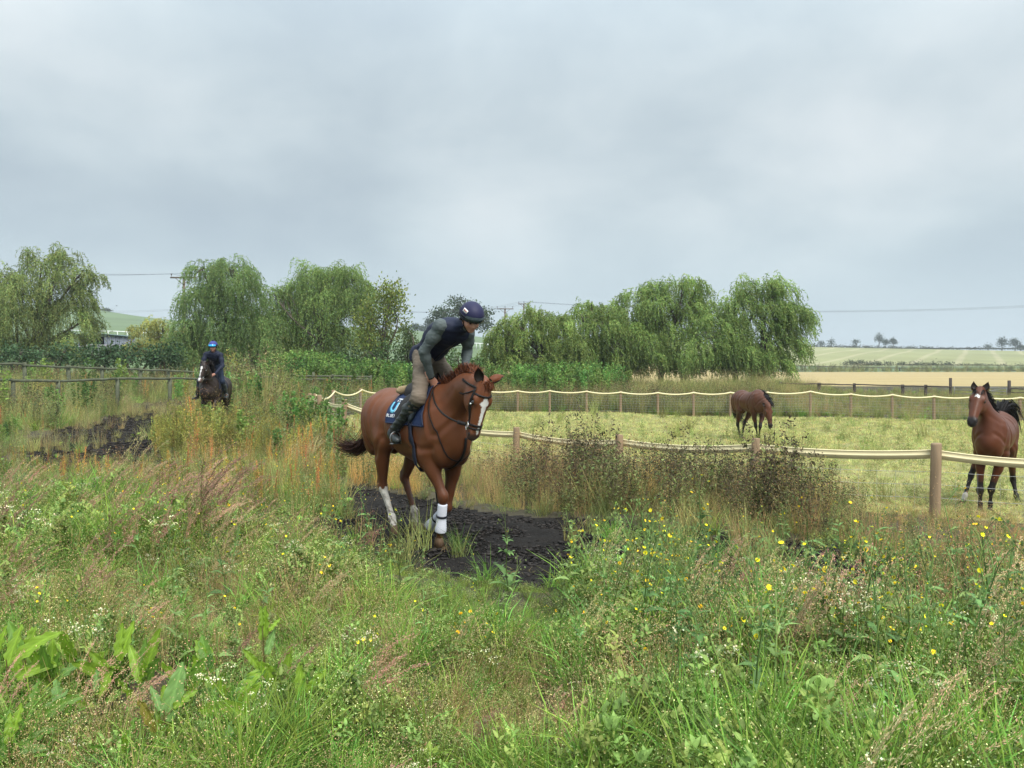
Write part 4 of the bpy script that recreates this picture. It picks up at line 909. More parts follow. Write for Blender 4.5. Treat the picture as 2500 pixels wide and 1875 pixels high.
def saddle_set(rig, hroot, names, cloth_mat, detail=True, footR=None, footL=None, chestdrop=0, group=None):
    body = [c for c in hroot.children if c.name.startswith('body')][0]; bv = bvh_of(body)
    G = lambda x, a, off=.01: girthwise(bv, x, a, 1.2, off)
    # saddle cloth
    cl = thing('saddle_cloth', names[0], 'saddle cloth', tuple(rig.O), rig.a, group)
    na, nx = 41, 22; V = []; 
    for i, ka in enumerate(np.linspace(-1, 1, na)):
        ang = ka*1.50
        for j, kx in enumerate(np.linspace(0, 1, nx)):
            xf = .05+.11*abs(ka)**1.5; xb = -.62+.06*abs(ka); x = lerp(xf, xb, kx)
            p, n = G(x, ang, .014+.005*abs(math.sin(ka*26))*min(1, 6*min(kx, 1-kx)+.2)); V.append(p)
    Qd = [[i*nx+j, i*nx+j+1, (i+1)*nx+j+1, (i+1)*nx+j] for i in range(na-1) for j in range(nx-1)]
    mk('quilted_cloth', V, np.array(Qd), cloth_mat, cl, smooth=True)
    V = np.array(V).reshape(na, nx, 3); m = MB()
    edge = np.concatenate([V[0, :], V[:, -1][1:], V[-1, ::-1][1:], V[::-1, 0][1:]])
    m.tube(edge, .009, 6); m.build('binding', mat('navy_binding', (.012, .018, .045), rough=.6), cl, smooth=True)
    # saddle
    sd = thing('saddle', names[1], 'saddle', tuple(rig.O), rig.a, group)
    zt = lambda x: G(x, 0, 0)[0][2]
    m = MB(); rows = spline([(-.52, .115, .115), (-.47, .135, .105), (-.38, .135, .072), (-.24, .10, .050), (-.12, .085, .062), (-.03, .075, .105), (.0, .03, .115)], 22)
    nv = 15; Vs = []
    for x, w, hgt in rows:
        for a in np.linspace(-PI/2, PI/2, nv):
            Vs.append([x, math.sin(a)*w, zt(x)+hgt*math.cos(a)**.6-.05*(1-math.cos(a))+.012])
    m.add(Vs, [[i*nv+j, i*nv+j+1, (i+1)*nv+j+1, (i+1)*nv+j] for i in range(21) for j in range(nv-1)]); m.build('seat', LEATHER, sd, smooth=True)
    for y in (-1, 1):
        m = MB(); Vf = []; nu, nw = 10, 9
        for i, a in enumerate(np.linspace(.30, 1.32, nu)):
            for j, kx in enumerate(np.linspace(0, 1, nw)):
                xf = lerp(-.02, .02, math.sin(PI*(a-.3)/1.02))-.10*max(0, a-1.0); xb = -.36-.02*a; p, n = G(lerp(xf, xb, kx), y*a, .030+.012*math.sin(PI*kx)); Vf.append(p)
        m.add(Vf, [[i*nw+j, i*nw+j+1, (i+1)*nw+j+1, (i+1)*nw+j] for i in range(nu-1) for j in range(nw-1)]); m.build('flap', LEATHER, sd, smooth=True)
        m = MB(); ps = [G(lerp(.03, -.06, k), y*lerp(.6, 1.42, k), .050) for k in np.linspace(0, 1, 6)]; m.tube([p for p, _ in ps], [.012, .022, .026, .028, .026, .012], 8); m.build('knee_roll', mat('knee_roll', (.035, .045, .055), rough=.6), sd, smooth=True)
    m = MB(); Vr = []; nv = 13                                          # sheepskin roll behind the seat
    m.tube([(-.60, yy, zt(-.6)+.045-.35*yy*yy) for yy in np.linspace(-.16, .16, 9)], [.02, .045, .05, .052, .052, .052, .05, .045, .02], 10); m.build('cantle_pad', mat('tan_pad', (.34, .25, .14), rough=.9, noise=(60, .25)), sd, smooth=True)
    m = MB(); ps = [G(lerp(-.16, -.02, math.sin(a/2)**2), a, .016) for a in np.linspace(1.35, 2*PI-1.35, 30)]
    strap(m, [p for p, _ in ps], [n for _, n in ps], .085, .012); m.build('girth', mat('girth_navy', (.010, .013, .028), rough=.7), sd, smooth=False)
    for y, ft in ((-1, footR), (1, footL)):
        if ft is None: continue
        a, n = G(-.12, y*.75, .05); m = MB(); tp = ft+np.array([0, 0, .13]); strap(m, [a, lerp(a, tp, .5)+[0, y*.02, 0], tp], [[0, y, 0]]*3, .022, .008); m.build('stirrup_leather', LEATHER, sd)
        m = MB(); pts = [ft+np.array([0, .062*math.sin(t), .13*(.5+.5*math.cos(t))-.042]) for t in np.linspace(-PI*.8, PI*.8, 15)]; m.tube(pts, .006, 6)
        m.box(ft+np.array([0, 0, -.035]), (.045, .11, .012)); m.build('stirrup_iron', mat('dull_steel', (.22, .22, .22), rough=.45, metal=.8), sd, smooth=False)
    return cl, sd, bv
def main_tack():
    root, I, fore, hind, poll, muz = MAIN
    J = dict(pelvis=Q(1040, 866, 0), hipR=Q(1033, 876, -.10), hipL=Q(1056, 872, .10), knR=Q(1022, 972, -.27), anR=Q(958, 1056, -.33), toR=Q(963, 1080, -.36),
             shR=Q(1075, 796, -.17), shL=Q(1142, 812, .17), elR=Q(1035, 858, -.25), wrR=Q(1052, 921, -.12), kkR=Q(1061, 943, -.06),
             head=Q(1150, 778, .0), face=(.80, -.16, -.62), grip=(0, .2, .95))
    J['toR'] = J['anR']+np.array([.13, -.02, -.075])
    J['knL'] = J['knR']*[1, -1, 1]; J['anL'] = J['anR']*[1, -1, 1]; J['toL'] = J['toR']*[1, -1, 1]
    J['elL'] = Q(1141, 856, .26); J['wrL'] = Q(1134, 897, .16); J['kkL'] = J['wrL']+np.array([.0, -.08, -.05])
    for k, v in J.items(): print(k, np.round(v, 2))
    colr = dict(skin=(.50, .25, .17), shirt=mat('teal_shirt', (.082, .100, .100), rough=.75, noise=(14, .12)), vest=mat('navy_vest', (.009, .013, .034), rough=.7, noise=(9, .2)),
                breeches=mat('taupe_breeches', (.150, .118, .088), rough=.85, noise=(10, .12)), boot=mat('boot_leather', (.020, .024, .024), rough=.42, spec=.45, noise=(14, .4)),
                helmet=mat('navy_silk', (.014, .014, .050), rough=.6), rim=mat('helmet_rim_black', (.010, .011, .016), rough=.5), goggles=mat('goggles_dark', (.012, .022, .024), rough=.18, spec=.6), badge=1, cut=.30)
    r, X, g = make_rider(MR, 'rider in navy vest and grey green sleeves crouched over the chestnut horse', J, colr, h=.0085)
    bridle('bridle', 'dark leather bridle and reins on the chestnut horse nearest the camera', MR, root, I, [g['kkR'], g['kkL']])
    cm = mat('navy_quilt', (.016, .030, .085), rough=.75, noise=(30, .2))
    cl, sd, bv = saddle_set(MR, root, ['navy quilted saddle cloth with a pale blue letter on the chestnut horse', 'dark exercise saddle with tan cantle pad and navy girth on the chestnut horse'], cm, footR=lerp(g['anR'], g['toR'], .7)+[0, 0, -.02], footL=lerp(g['anL'], g['toL'], .7)+[0, 0, -.02])
    # letter, bar, dots and name on the cloth, right side
    G = lambda x, a, off=.024: girthwise(bv, x, -a, 1.2, off)
    def mark(name, pts, w, mt, th=.002, off=.022):
        ps = []
        for i in range(len(pts)-1):
            for k in np.linspace(0, 1, 6)[:None if i == len(pts)-2 else -1]: ps.append(G(lerp(pts[i][0], pts[i+1][0], k), lerp(pts[i][1], pts[i+1][1], k), off))
        m = MB(); strap(m, [p for p, _ in ps], [n for _, n in ps], w, th); m.build(name, mt, cl)
    cy = mat('print_cyan', (.16, .52, .72), rough=.6); wh = mat('print_white', (.75, .76, .78), rough=.6)
    x0, a0 = -.465, .78
    mark('letter', [(x0-.045, a0-.02), (x0-.045, a0+.22), (x0-.03, a0+.30), (x0, a0+.33), (x0+.03, a0+.30), (x0+.045, a0+.22), (x0+.045, a0-.02)], .034, cy)
    mark('letter_inline', [(x0+.066, a0-.02), (x0+.066, a0+.23), (x0+.045, a0+.34)], .008, wh)
    mark('letter_bar', [(x0-.01, a0-.16), (x0+.08, a0-.16)], .016, wh)
    for k in (0, 1): mark('letter_dot', [(x0-.005+.04*k, a0-.08), (x0+.012+.04*k, a0-.08)], .018, wh)
    # a short word in strokes: B L U E
    gl = {'B': [[(0, 0), (0, 2)], [(0, 0), (1, .3), (1, .8), (0, 1)], [(0, 1), (1, 1.3), (1, 1.8), (0, 2)]], 'L': [[(0, 0), (0, 2), (1, 2)]], 'U': [[(0, 0), (0, 2), (1, 2), (1, 0)]], 'E': [[(1, 0), (0, 0), (0, 2), (1, 2)], [(0, 1), (.8, 1)]], 'Q': [[(0, 0), (1, 0), (1, 2), (0, 2), (0, 0)], [(.6, 1.5), (1.2, 2.3)]]}
    xx = x0-.085
    for ch in 'BLUEQ':
        for st in gl[ch]: mark('name_stroke', [(xx+p[0]*.021, a0+.42+p[1]*.048) for p in st], .0065, wh)
        xx += .037
    # breast strap and running martingale
    mt = thing('martingale', 'dark neck strap and martingale round the chest of the chestnut horse', 'martingale', tuple(MR.O), MR.a)
    body = [c for c in root.children if c.name.startswith('body')][0]
    ps = []
    for a in np.linspace(.25, 2*PI-.25, 44):
        c = lerp(np.array([.10, 0, 1.45]), np.array([.36, 0, 1.24]), .5-.5*math.cos(a)); d = np.array([.30*(-1 if False else 1)*(-math.cos(a))*.25, math.sin(a), math.cos(a)*.9]); ps.append(cast(bv, c+d*.8, c, .008))
    m = MB(); strap(m, [p for p, _ in ps], [n for _, n in ps], .014, .004); m.build('neck_strap', LEATHER, mt)
    ps = []
    for k in np.linspace(0, .8, 14):
        z = lerp(1.12, .80, k); c = np.array([lerp(.1, -.02, k), .0, 1.12]); d = unit(np.array([lerp(1, .15, k**1.3), 0, lerp(0, -1, k)])); ps.append(cast(bv, c+d*.8, c, .01))
    m = MB(); strap(m, [p for p, _ in ps], [n for _, n in ps], .030, .005); m.build('chest_strap', LEATHER, mt)
    # white bandages with a dark strap on both forelegs
    BW = mat('bandage_white', (.66, .67, .74), rough=.85, noise=(40, .06)); BK = mat('bandage_strap', (.012, .012, .02), rough=.5)
    for i, (E, K, Fe, Co, To) in enumerate(fore):
        a = lerp(np.asarray(K), np.asarray(Fe), .22); b = lerp(np.asarray(Fe), np.asarray(Co), .25 if i == 0 else .1); mid = np.asarray(Fe)
        pts = [lerp(a, mid, k) for k in np.linspace(0, 1, 26)[:-1]]+[lerp(mid, b, k) for k in np.linspace(0, 1, 6)]
        n = len(pts); rd = [.047+.010*sstep(.45, .85, j/n)+.0035*abs(math.sin(j*1.45)) for j in range(n)]; rd[0] = .040; rd[-1] = .041
        m = MB(); m.tube(pts, rd, 20); bo = m.build('bandage', BW, root, smooth=True)
        e = unit(np.asarray(Fe)-np.asarray(K)); c = lerp(np.asarray(K), np.asarray(Fe), .60); m = MB(); m.tube([c-e*.011, c-e*.010, c+e*.010, c+e*.011], [.045, .055, .056, .045], 20); m.build('bandage_strap', BK, bo)
        c = lerp(np.asarray(K), np.asarray(Fe), .52)
    return r
main_tack()
# ---------------------------------------------------------------- the other horses
BLACKHOOF = mat('dark_hoof', (.025, .022, .02), rough=.5)
def bay(base, star=None, whitefoot=(), blaze=None, dark=(.016, .013, .012), legtop=.62, muzz=(.02, .017, .016)):
    base = np.array(base); dark = np.array(dark)
    def fn(V, I):
        c = np.tile(base, (len(V), 1)); c *= (1+.22*(fbm(V[:, 0]*3+4, V[:, 2]*3+V[:, 1]*2)-.47))[:, None]
        for k, (a, b) in enumerate(I['segs']):
            d, t = seg_dist(V, a, b); near = (d < .13)
            up = I['segs'][k-k % 3]                  # black from just above the knee or hock down
            if k % 3 == 0: w = near*sstep(.55, .95, t)*(V[:, 2] < .62)
            else: w = near*1.0*(V[:, 2] < .6)
            c = c*(1-w[:, None])+dark*w[:, None]
        for k in whitefoot:
            d, t = seg_dist(V, *I['segs'][k]); c[(d < .065) & ((t > .35) | (k % 3 == 2))] = (.45, .42, .38)
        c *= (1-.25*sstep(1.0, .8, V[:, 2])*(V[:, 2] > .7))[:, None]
        r = (V-I['hp'])@I['f']/I['L']; sd = (V-I['hp'])@I['side']/I['q']; uu = (V-I['hp'])@I['u']/I['q']
        hd = (np.abs(sd) < .12)*(uu > -.2)*(uu < .12)
        mz = sstep(.78, .90, r)*(r < 1.2)*hd*(uu > -.1); c = c*(1-mz[:, None])+mz[:, None]*np.array(muzz)
        if star: 
            w = (uu > .02) & (((r-star[0])/star[1])**2+((sd-star[2])/star[3])**2 < 1+.5*np.sin(np.arctan2(sd-star[2], r-star[0])*4)); c[w] = (.72, .70, .66)
        if blaze is not None:
            w = (uu > .0) & (r > blaze[0][0]) & (r < blaze[0][-1]) & (np.abs(sd) < np.interp(r, *blaze)); c[w] = (.72, .70, .67)
        return c
    return fn
def hairset(root, rng, crest, L, direc, col, n, w=.008, poll=None, fl=None, I=None, tail=None, tcol=(.012, .010, .010), tn=450, tw=.012):
    cr = spline(crest, 50)
    def rf(t, g): return cr[int(t*49)]+g.normal(size=3)*(.012, .012, .006)
    def pf(t, r, g, m):
        d = unit(np.asarray(direc)+g.normal(size=3)*.15); p = [r]; s = L*g.uniform(.7, 1.1)/(m-1)
        for i in range(m-1): d = unit(d+np.array([0, 0, -.28])+g.normal(size=3)*.05); p.append(p[-1]+d*s)
        return np.array(p)
    cf = lambda t, g: np.array(col)*g.uniform(.5, 1.3)
    strands(root, 'mane', rng, n, rf, pf, cf, w=w)
    if fl:
        u, f, side = I['u'], I['f'], I['side']
        def rf2(t, g): return poll+u*.03-f*.01+side*g.normal()*.025+f*g.normal()*.01
        def pf2(t, r, g, m):
            d = unit(u*.8+side*g.uniform(-.5, .5)-f*.1); p = [r]; s = fl*g.uniform(.6, 1)/(m-1)
            for i in range(m-1): d = unit(d+f*.45-u*.03+g.normal(size=3)*.05); p.append(p[-1]+d*s)
            return np.array(p)
        strands(root, 'forelock', rng, 260, rf2, pf2, cf, w=.008)
    if tail is not None:
        b = spline(tail, 26)
        def pf3(t, r, g, m):
            o = g.normal(size=3)*(.03, .035, .03); e = g.uniform(.6, 1); m = 14; q = np.linspace(0, 24.9*e, m); i = np.minimum(q.astype(int), 24)
            bb = b[i]+(b[i+1]-b[i])*(q-i)[:, None]; k = np.linspace(0, 1, m)[:, None]; return bb+o*np.sqrt(k)*(1.2+k)
        strands(root, 'tail', rng, tn, lambda t, g: b[0], pf3, lambda t, g: np.array(tcol)*g.uniform(.5, 1.6), w=tw)
def right_horse():
    rg = Rig((7.70, 12.35, -.47), -128); K = rg.Qx
    poll = K(2392, 956, .46); muz = K(2372, 1036, .80); side = unit(np.array([-.12, .99, 0.05]))
    f = unit(muz-poll); u = np.cross(side, f); u = u if u[0] > 0 else -u
    neck = [(.08, 0, 1.25, .25, .175), (.22, -.01, 1.42, .205, .130), (.34, poll[1]*.5, 1.62, .160, .100), (poll[0]-.02, poll[1], poll[2]-.10, .125, .080)]
    fore = [((.05, -.15, .90), K(2393, 1196, .14), K(2393, 1230, .13), K(2393, 1244, .15), K(2393, 1250, .16)),
            ((.05, .15, .90), K(2420, 1194, .10), K(2418, 1229, .09), K(2417, 1243, .11), K(2417, 1250, .12))]
    hind = [((-.70, -.20, .95), K(2371, 1160, -.62), K(2356, 1210, -.45), K(2352, 1222, -.42), K(2348, 1231, -.40)),
            ((-.90, .18, .95), K(2473, 1170, -1.22), K(2481, 1209, -1.15), K(2484, 1220, -1.12), K(2486, 1227, -1.10))]
    for r in fore+hind: print('R', [np.round(v, 2).tolist() for v in r])
    print('R head', poll, muz, np.linalg.norm(poll-muz))
    ic = (.10, .03, .015)
    ears = [(poll+u*.02-side*.058-f*.0, unit(-f*.9-side*.35+u*.1), unit(u+side*.5), .165, ic), (poll+u*.02+side*.058, unit(-f*.95+side*.22), unit(u-side*.15), .165, ic)]
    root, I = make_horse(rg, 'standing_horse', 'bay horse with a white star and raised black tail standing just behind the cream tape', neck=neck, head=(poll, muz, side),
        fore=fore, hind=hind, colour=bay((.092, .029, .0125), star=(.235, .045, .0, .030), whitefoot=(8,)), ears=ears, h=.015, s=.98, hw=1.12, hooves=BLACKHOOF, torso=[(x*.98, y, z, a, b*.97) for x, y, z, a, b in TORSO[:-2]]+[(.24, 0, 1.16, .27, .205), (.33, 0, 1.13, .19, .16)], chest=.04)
    crest = [(.05, 0, 1.55), (.12, 0, 1.66), (.20, poll[1]*.4, 1.80), (.32, poll[1]*.8, 1.90), (poll[0]-.06, poll[1], poll[2]+.02)]
    hairset(root, np.random.default_rng(3), crest, .13, (-.2, .6, .3), (.014, .012, .012), 500, poll=poll, fl=.17, I=I,
        tail=[(-1.25, 0, 1.40), (-1.36, .0, 1.53), (-1.50, .03, 1.62), (-1.66, .06, 1.56), (-1.76, .08, 1.36), (-1.78, .08, 1.15)], tn=900, tw=.012)
def middle_horse():
    rg = Rig((7.62, 23.9, -.47), -80); K = rg.Qx
    poll = K(1875, 992, .80); muz = K(1881, 1043, .96); side = unit(np.array([.14, .99, 0.0]))
    print('M head', poll, muz, np.linalg.norm(poll-muz))
    f = unit(muz-poll); u = np.cross(side, f); u = u if u[0] > 0 else -u
    neck = [(.06, 0, 1.27, .27, .18), (.32, poll[1]*.35, 1.28, .215, .13), (.56, poll[1]*.75, 1.22, .165, .10), (poll[0]-.02, poll[1], poll[2]-.02, .13, .08)]
    fore = [((.05, -.15, .92), K(1845, 1040, .06), K(1849, 1063, -.02), K(1850, 1071, .0), K(1851, 1079, .03)),
            ((.06, .15, .92), K(1856, 1040, .25), K(1853, 1066, .22), K(1853, 1075, .26), K(1853, 1083, .29))]
    hind = [((-.78, -.19, .98), K(1801, 1037, -1.12), K(1806, 1063, -1.05), K(1807, 1069, -1.0), K(1808, 1075, -.98)),
            ((-.70, .19, .98), K(1817, 1034, -.98), K(1812, 1062, -1.05), K(1812, 1068, -1.0), K(1812, 1073, -.97))]
    for r in fore+hind: print('M', [np.round(v, 2).tolist() for v in r])
    ic = (.10, .035, .018)
    ears = [(poll+u*.01-side*.06, unit(-f*.7-side*.55-u*.4), unit(u-side*.3), .16, ic), (poll+u*.01+side*.06, unit(-f*.75+side*.5-u*.2), unit(u+side*.3), .16, ic)]
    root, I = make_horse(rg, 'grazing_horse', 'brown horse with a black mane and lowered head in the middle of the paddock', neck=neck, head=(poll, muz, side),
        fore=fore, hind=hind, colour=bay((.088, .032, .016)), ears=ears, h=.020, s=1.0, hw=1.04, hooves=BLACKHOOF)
    crest = [(.05, 0, 1.56), (.18, poll[1]*.2, 1.54), (.36, poll[1]*.45, 1.49), (.56, poll[1]*.8, 1.39), (poll[0]-.03, poll[1], poll[2]+.10)]
    hairset(root, np.random.default_rng(4), crest, .26, (.1, .55, .35), (.014, .012, .014), 500, w=.012, poll=poll, fl=.12, I=I,
        tail=[(-1.36, 0, 1.33), (-1.46, 0, 1.20), (-1.46, .0, .95), (-1.42, .08, .70), (-1.38, .22, .55)], tn=300, tw=.014)
def dark_pair():
    rg = Rig((-8.42, 21.5, .03), -84); K = rg.Qx
    poll = K(500, 889, .80); muz = K(488, 932, .98); side = unit(np.array([.35, .93, 0.0]))
    print('B head', poll, muz, np.linalg.norm(poll-muz))
    f = unit(muz-poll); u = np.cross(side, f); u = u if u[0] > 0 else -u
    neck = [(.08, 0, 1.26, .29, .19), (.32, poll[1]*.3, 1.44, .235, .145), (.56, poll[1]*.7, 1.66, .18, .11), (poll[0]-.03, poll[1], poll[2]-.08, .135, .085)]
    fore = [((.05, -.16, .92), (.20, -.14, .52), (.24, -.14, .20), (.28, -.14, .09), (.30, -.14, .0)), ((.05, .16, .92), (.30, .14, .60), (.12, .14, .34), (.02, .14, .30), (-.05, .14, .24))]
    hind = [((-.78, -.19, 1.0), (-1.1, -.15, .56), (-1.0, -.15, .2), (-.95, -.15, .09), (-.92, -.15, .0)), ((-.70, .19, 1.0), (-1.0, .15, .58), (-.8, .15, .22), (-.76, .15, .1), (-.72, .15, .02))]
    ic = (.022, .015, .012); bz = ([.14, .20, .30, .36, .55, .66, .70, .74, .84, .97], [.0, .034, .040, .016, .014, .018, .012, .022, .038, .030])
    ears = [(poll+u*.02-side*.058, unit(-f*.8-side*.5), unit(-u), .14, ic), (poll+u*.02+side*.058, unit(-f*.8+side*.6), unit(u+side), .14, ic)]
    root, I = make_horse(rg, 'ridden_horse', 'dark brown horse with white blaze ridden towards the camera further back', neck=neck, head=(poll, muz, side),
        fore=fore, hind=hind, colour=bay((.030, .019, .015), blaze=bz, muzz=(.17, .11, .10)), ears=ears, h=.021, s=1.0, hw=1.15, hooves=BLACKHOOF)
    crest = [(.05, 0, 1.57), (.2, poll[1]*.2, 1.68), (.42, poll[1]*.5, 1.83), (.62, poll[1]*.85, 1.92), (poll[0]-.02, poll[1], poll[2]+.05)]
    hairset(root, np.random.default_rng(8), crest, .2, (-.3, .5, .6), (.014, .011, .010), 500, w=.012, poll=poll, fl=.12, I=I, tail=[(-1.36, 0, 1.33), (-1.5, 0, 1.15), (-1.55, 0, .8), (-1.6, 0, .5)], tn=200, tw=.014)
    J = dict(pelvis=(-.28, .05, 1.86), hipR=(-.22, -.06, 1.86), hipL=(-.22, .16, 1.86), knR=(-.02, -.30, 1.42), anR=(-.20, -.42, .98), toR=(-.08, -.48, .92), knL=(-.02, .30, 1.42), anL=(-.26, .36, 1.02), toL=(-.13, .38, .95),
             shR=(.06, -.10, 2.17), shL=(.06, .28, 2.15), elR=(.16, -.20, 1.86), elL=(.15, .36, 1.84), wrR=(.30, -.06, 1.68), wrL=(.34, .20, 1.62), kkR=(.37, -.02, 1.65), kkL=(.40, .14, 1.58),
             head=(.17, .11, 2.37), face=(.96, -.05, -.22), grip=(0, .2, .95))
    nv = mat('navy_jacket', (.008, .012, .030), rough=.7, noise=(9, .2))
    colr = dict(skin=(.44, .22, .16), shirt=nv, vest=nv, breeches=mat('navy_breeches', (.016, .026, .050), rough=.8), boot=mat('boot_leather', (.020, .024, .024), rough=.42, spec=.45, noise=(14, .4)),
                helmet=mat('violet_blue_silk', (.035, .040, .20), rough=.5), rim=mat('helmet_rim_black', (.010, .011, .016), rough=.5), goggles=mat('goggles_blue', (.03, .38, .72), rough=.12, spec=.8), cut=.30, bobble=1)
    r, X, g = make_rider(rg, 'rider all in navy with bright blue goggles on the dark brown horse', J, colr, h=.014)
    bridle('bridle', 'bridle and reins on the dark brown horse with the blaze', rg, root, I, [g['kkR'], g['kkL']])
    saddle_set(rg, root, ['dark saddle cloth on the dark brown horse', 'dark saddle and girth on the dark brown horse'], mat('dark_cloth', (.012, .014, .022), rough=.8), footR=lerp(g['anR'], g['toR'], .7), footL=lerp(g['anL'], g['toL'], .7))
right_horse(); middle_horse(); dark_pair()
# ---------------------------------------------------------------- fences, poles, wires, stable
POSTW = mat('fence_wood', (.27, .19, .115), rough=.85, noise=(14, .25, (1, 1, .12)), bump=(60, .25, .004))
OLDW = mat('weathered_wood', (.095, .105, .068), rough=.95, noise=(8, .4, (1, 1, 1)), bump=(30, .5, .01))
DARKW = mat('creosoted_wood', (.060, .048, .042), rough=.9, noise=(9, .3))
TAPE = mat('cream_tape', (.80, .70, .42), rough=.55, spec=.4, noise=(5, .06))
TAPED = mat('tape_edge', (.50, .40, .19), rough=.6)
WIRE = mat('galvanised_wire', (.36, .37, .35), rough=.6)
def round_post(h, r, n=18, rng=None):
    m = MB(); a = np.linspace(0, 2*PI, n, endpoint=False); V = []; w = 1+.05*np.sin(a*2+rng.random()*6)+.02*rng.normal(size=n)
    for z, k in ((-.3, 1.0), (h*.3, 1.0), (h*.7, .985), (h-.02, .97), (h, .88)):
        V.append(np.c_[np.cos(a)*r*k*w, np.sin(a)*r*k*w, np.full(n, z)+(.006*np.cos(a) if z > h*.9 else 0)])
    V = np.concatenate(V+[[[0, 0, h+.004]]]); F = [[i*n+j, i*n+(j+1) % n, (i+1)*n+(j+1) % n, (i+1)*n+j] for i in range(4) for j in range(n)]
    m.add(V, F, [[4*n+j, 4*n+(j+1) % n, 5*n] for j in range(n)]); return m
def tape_run(m, pts, sag, w, th=.012, ridge=True, off=None):
    """flat horse tape with two raised ridges, sagging between the posts"""
    P_ = []
    for i in range(len(pts)-1):
        a, b = np.array(pts[i]), np.array(pts[i+1]); n = 14
        for k in np.linspace(0, 1, n)[:None if i == len(pts)-2 else -1]: p = lerp(a, b, k); p[2] -= sag[i]*4*k*(1-k); P_.append(p)
    P_ = np.array(P_); T = np.gradient(P_, axis=0); T[:, 2] *= .0; T = unit(T); S = np.stack([-T[:, 1], T[:, 0], 0*T[:, 0]], 1)
    prof = [(-.5, -.5), (-.5, .5), (-.12, .5), (-.06, 1.3), (0, .5), (.38, .5), (.44, 1.2), (.5, .5), (.5, -.5)]
    V = np.stack([P_+S*(q*th)+np.array([0, 0, 1.])*(z*w) for z, q in prof], 1); n, k = V.shape[:2]
    F = [[i*k+a, i*k+(a+1) % k, (i+1)*k+(a+1) % k, (i+1)*k+a] for i in range(n-1) for a in range(k)]; m.add(V.reshape(-1, 3), F); return P_
def tape_fences():
    G = np.random.default_rng(61)
    tops = {0: .68, 1: .67, 2: .66, 3: .63, 4: .52, 5: .50, 6: .68, 7: 1.02, 8: .98, 9: .93}
    root = thing('tape_fence', 'near paddock fence of thick round posts and wide cream tape behind the chestnut horse', 'fence', (*NEARF[0], float(ground(*NEARF[0]))), 0, None)
    O = np.array(root.location); tp = []
    for i, (x, y) in enumerate(NEARF):
        top = tops[i]; g = float(ground(x, y)); r = .076*(1+.06*G.normal()); o = round_post(top-g, r, 18, G).build('post', POSTW, root, smooth=False, loc=(x-O[0], y-O[1], g-O[2])); o.rotation_euler = (G.normal()*.012, G.normal()*.012, G.random()*6)
        nx, ny = (NEARF[min(i+1, 9)][0]-NEARF[max(i-1, 0)][0], NEARF[min(i+1, 9)][1]-NEARF[max(i-1, 0)][1]); n = unit([ny, -nx]); n = n if n@np.array([1, 1]) > 0 else -n
        if i >= 7: n = unit([.9, .3])
        tp.append([x+n[0]*.085-O[0], y+n[1]*.085-O[1], top-.17-O[2]])
    m = MB(); sag = [.10, .10, .055, .07, .085, .08, .10, .10, .07]; P_ = tape_run(m, tp, sag, .138); m.build('tape', TAPE, root)
    m = MB()
    for hh in (.42, .62, .82):
        for i in range(len(tp)-1):
            a, b = np.array(tp[i]), np.array(tp[i+1]); a[2] -= hh-.15; b[2] -= hh-.15; m.tube([lerp(a, b, k)-[0, 0, .03*4*k*(1-k)] for k in np.linspace(0, 1, 6)], .0028, 4, caps=False)
    for i in range(len(tp)-1):
        a, b = np.array(tp[i]), np.array(tp[i+1])
        for k in np.linspace(0, 1, 11)[1:-1]: p = lerp(a, b, k); m.tube([p-[0, 0, .27], p-[0, 0, .90]], .0018, 4, caps=False)
    tag(m.build('wire_mesh', WIRE, root), kind='stuff')
    # far fence
    root = thing('tape_fence', 'far paddock fence of slim posts, sagging cream tape and square stock wire below the willows', 'fence', (*FARF[0], float(ground(*FARF[0]))), 0, None)
    O = np.array(root.location); tp = []
    tops = np.interp([1250+FPX*x/y for x, y in FARF], [700, 765, 813, 881, 947, 1264, 1606, 1978, 2280, 2600], [961, 961, 952, 950, 948, 951, 956, 954, 964, 967])
    base_mesh = None
    for i, (x, y) in enumerate(FARF):
        top = CAMZ-(tops[i]-HOR)/FPX*y+G.normal()*.015; g = float(ground(x, y)); mb = round_post(1.15, .062, 12, G)
        o = mb.build('post', POSTW, root, loc=(x-O[0], y-O[1], top-1.15-O[2])); o.scale = (1, 1, 1)
        tp.append([x-O[0], y-.07-O[1] if i > 3 else y-O[1], top-.055-O[2]]);
        if i <= 3: tp[-1][0] += .07
    m = MB(); sag = [.22, .20, .16, .13, .12]+[.085]*20; P_ = []
    for i in range(len(tp)-1):
        a, b = np.array(tp[i]), np.array(tp[i+1])
        for k in np.linspace(0, 1, 10)[:-1]: p = lerp(a, b, k); p[2] -= sag[i]*4*k*(1-k); P_.append(p)
    P_.append(np.array(tp[-1])); m.tube(P_, .033, 8, flat=((0, 0, 1), .7)); m.build('tape', TAPE, root, smooth=True)
    m = MB()
    for i in range(len(tp)-1):
        a, b = np.array(tp[i]), np.array(tp[i+1]); L = np.linalg.norm(b-a)
        for z in (.16, .30, .42, .54, .66, .78, .90): m.tube([a-[0, 0, z], b-[0, 0, z]], .0032, 3, caps=False)
        for k in np.arange(.15, L, .15): p = lerp(a, b, k/L); m.tube([p-[0, 0, .16], p-[0, 0, .92]], .0026, 3, caps=False)
    tag(m.build('wire_mesh', WIRE, root), kind='stuff')
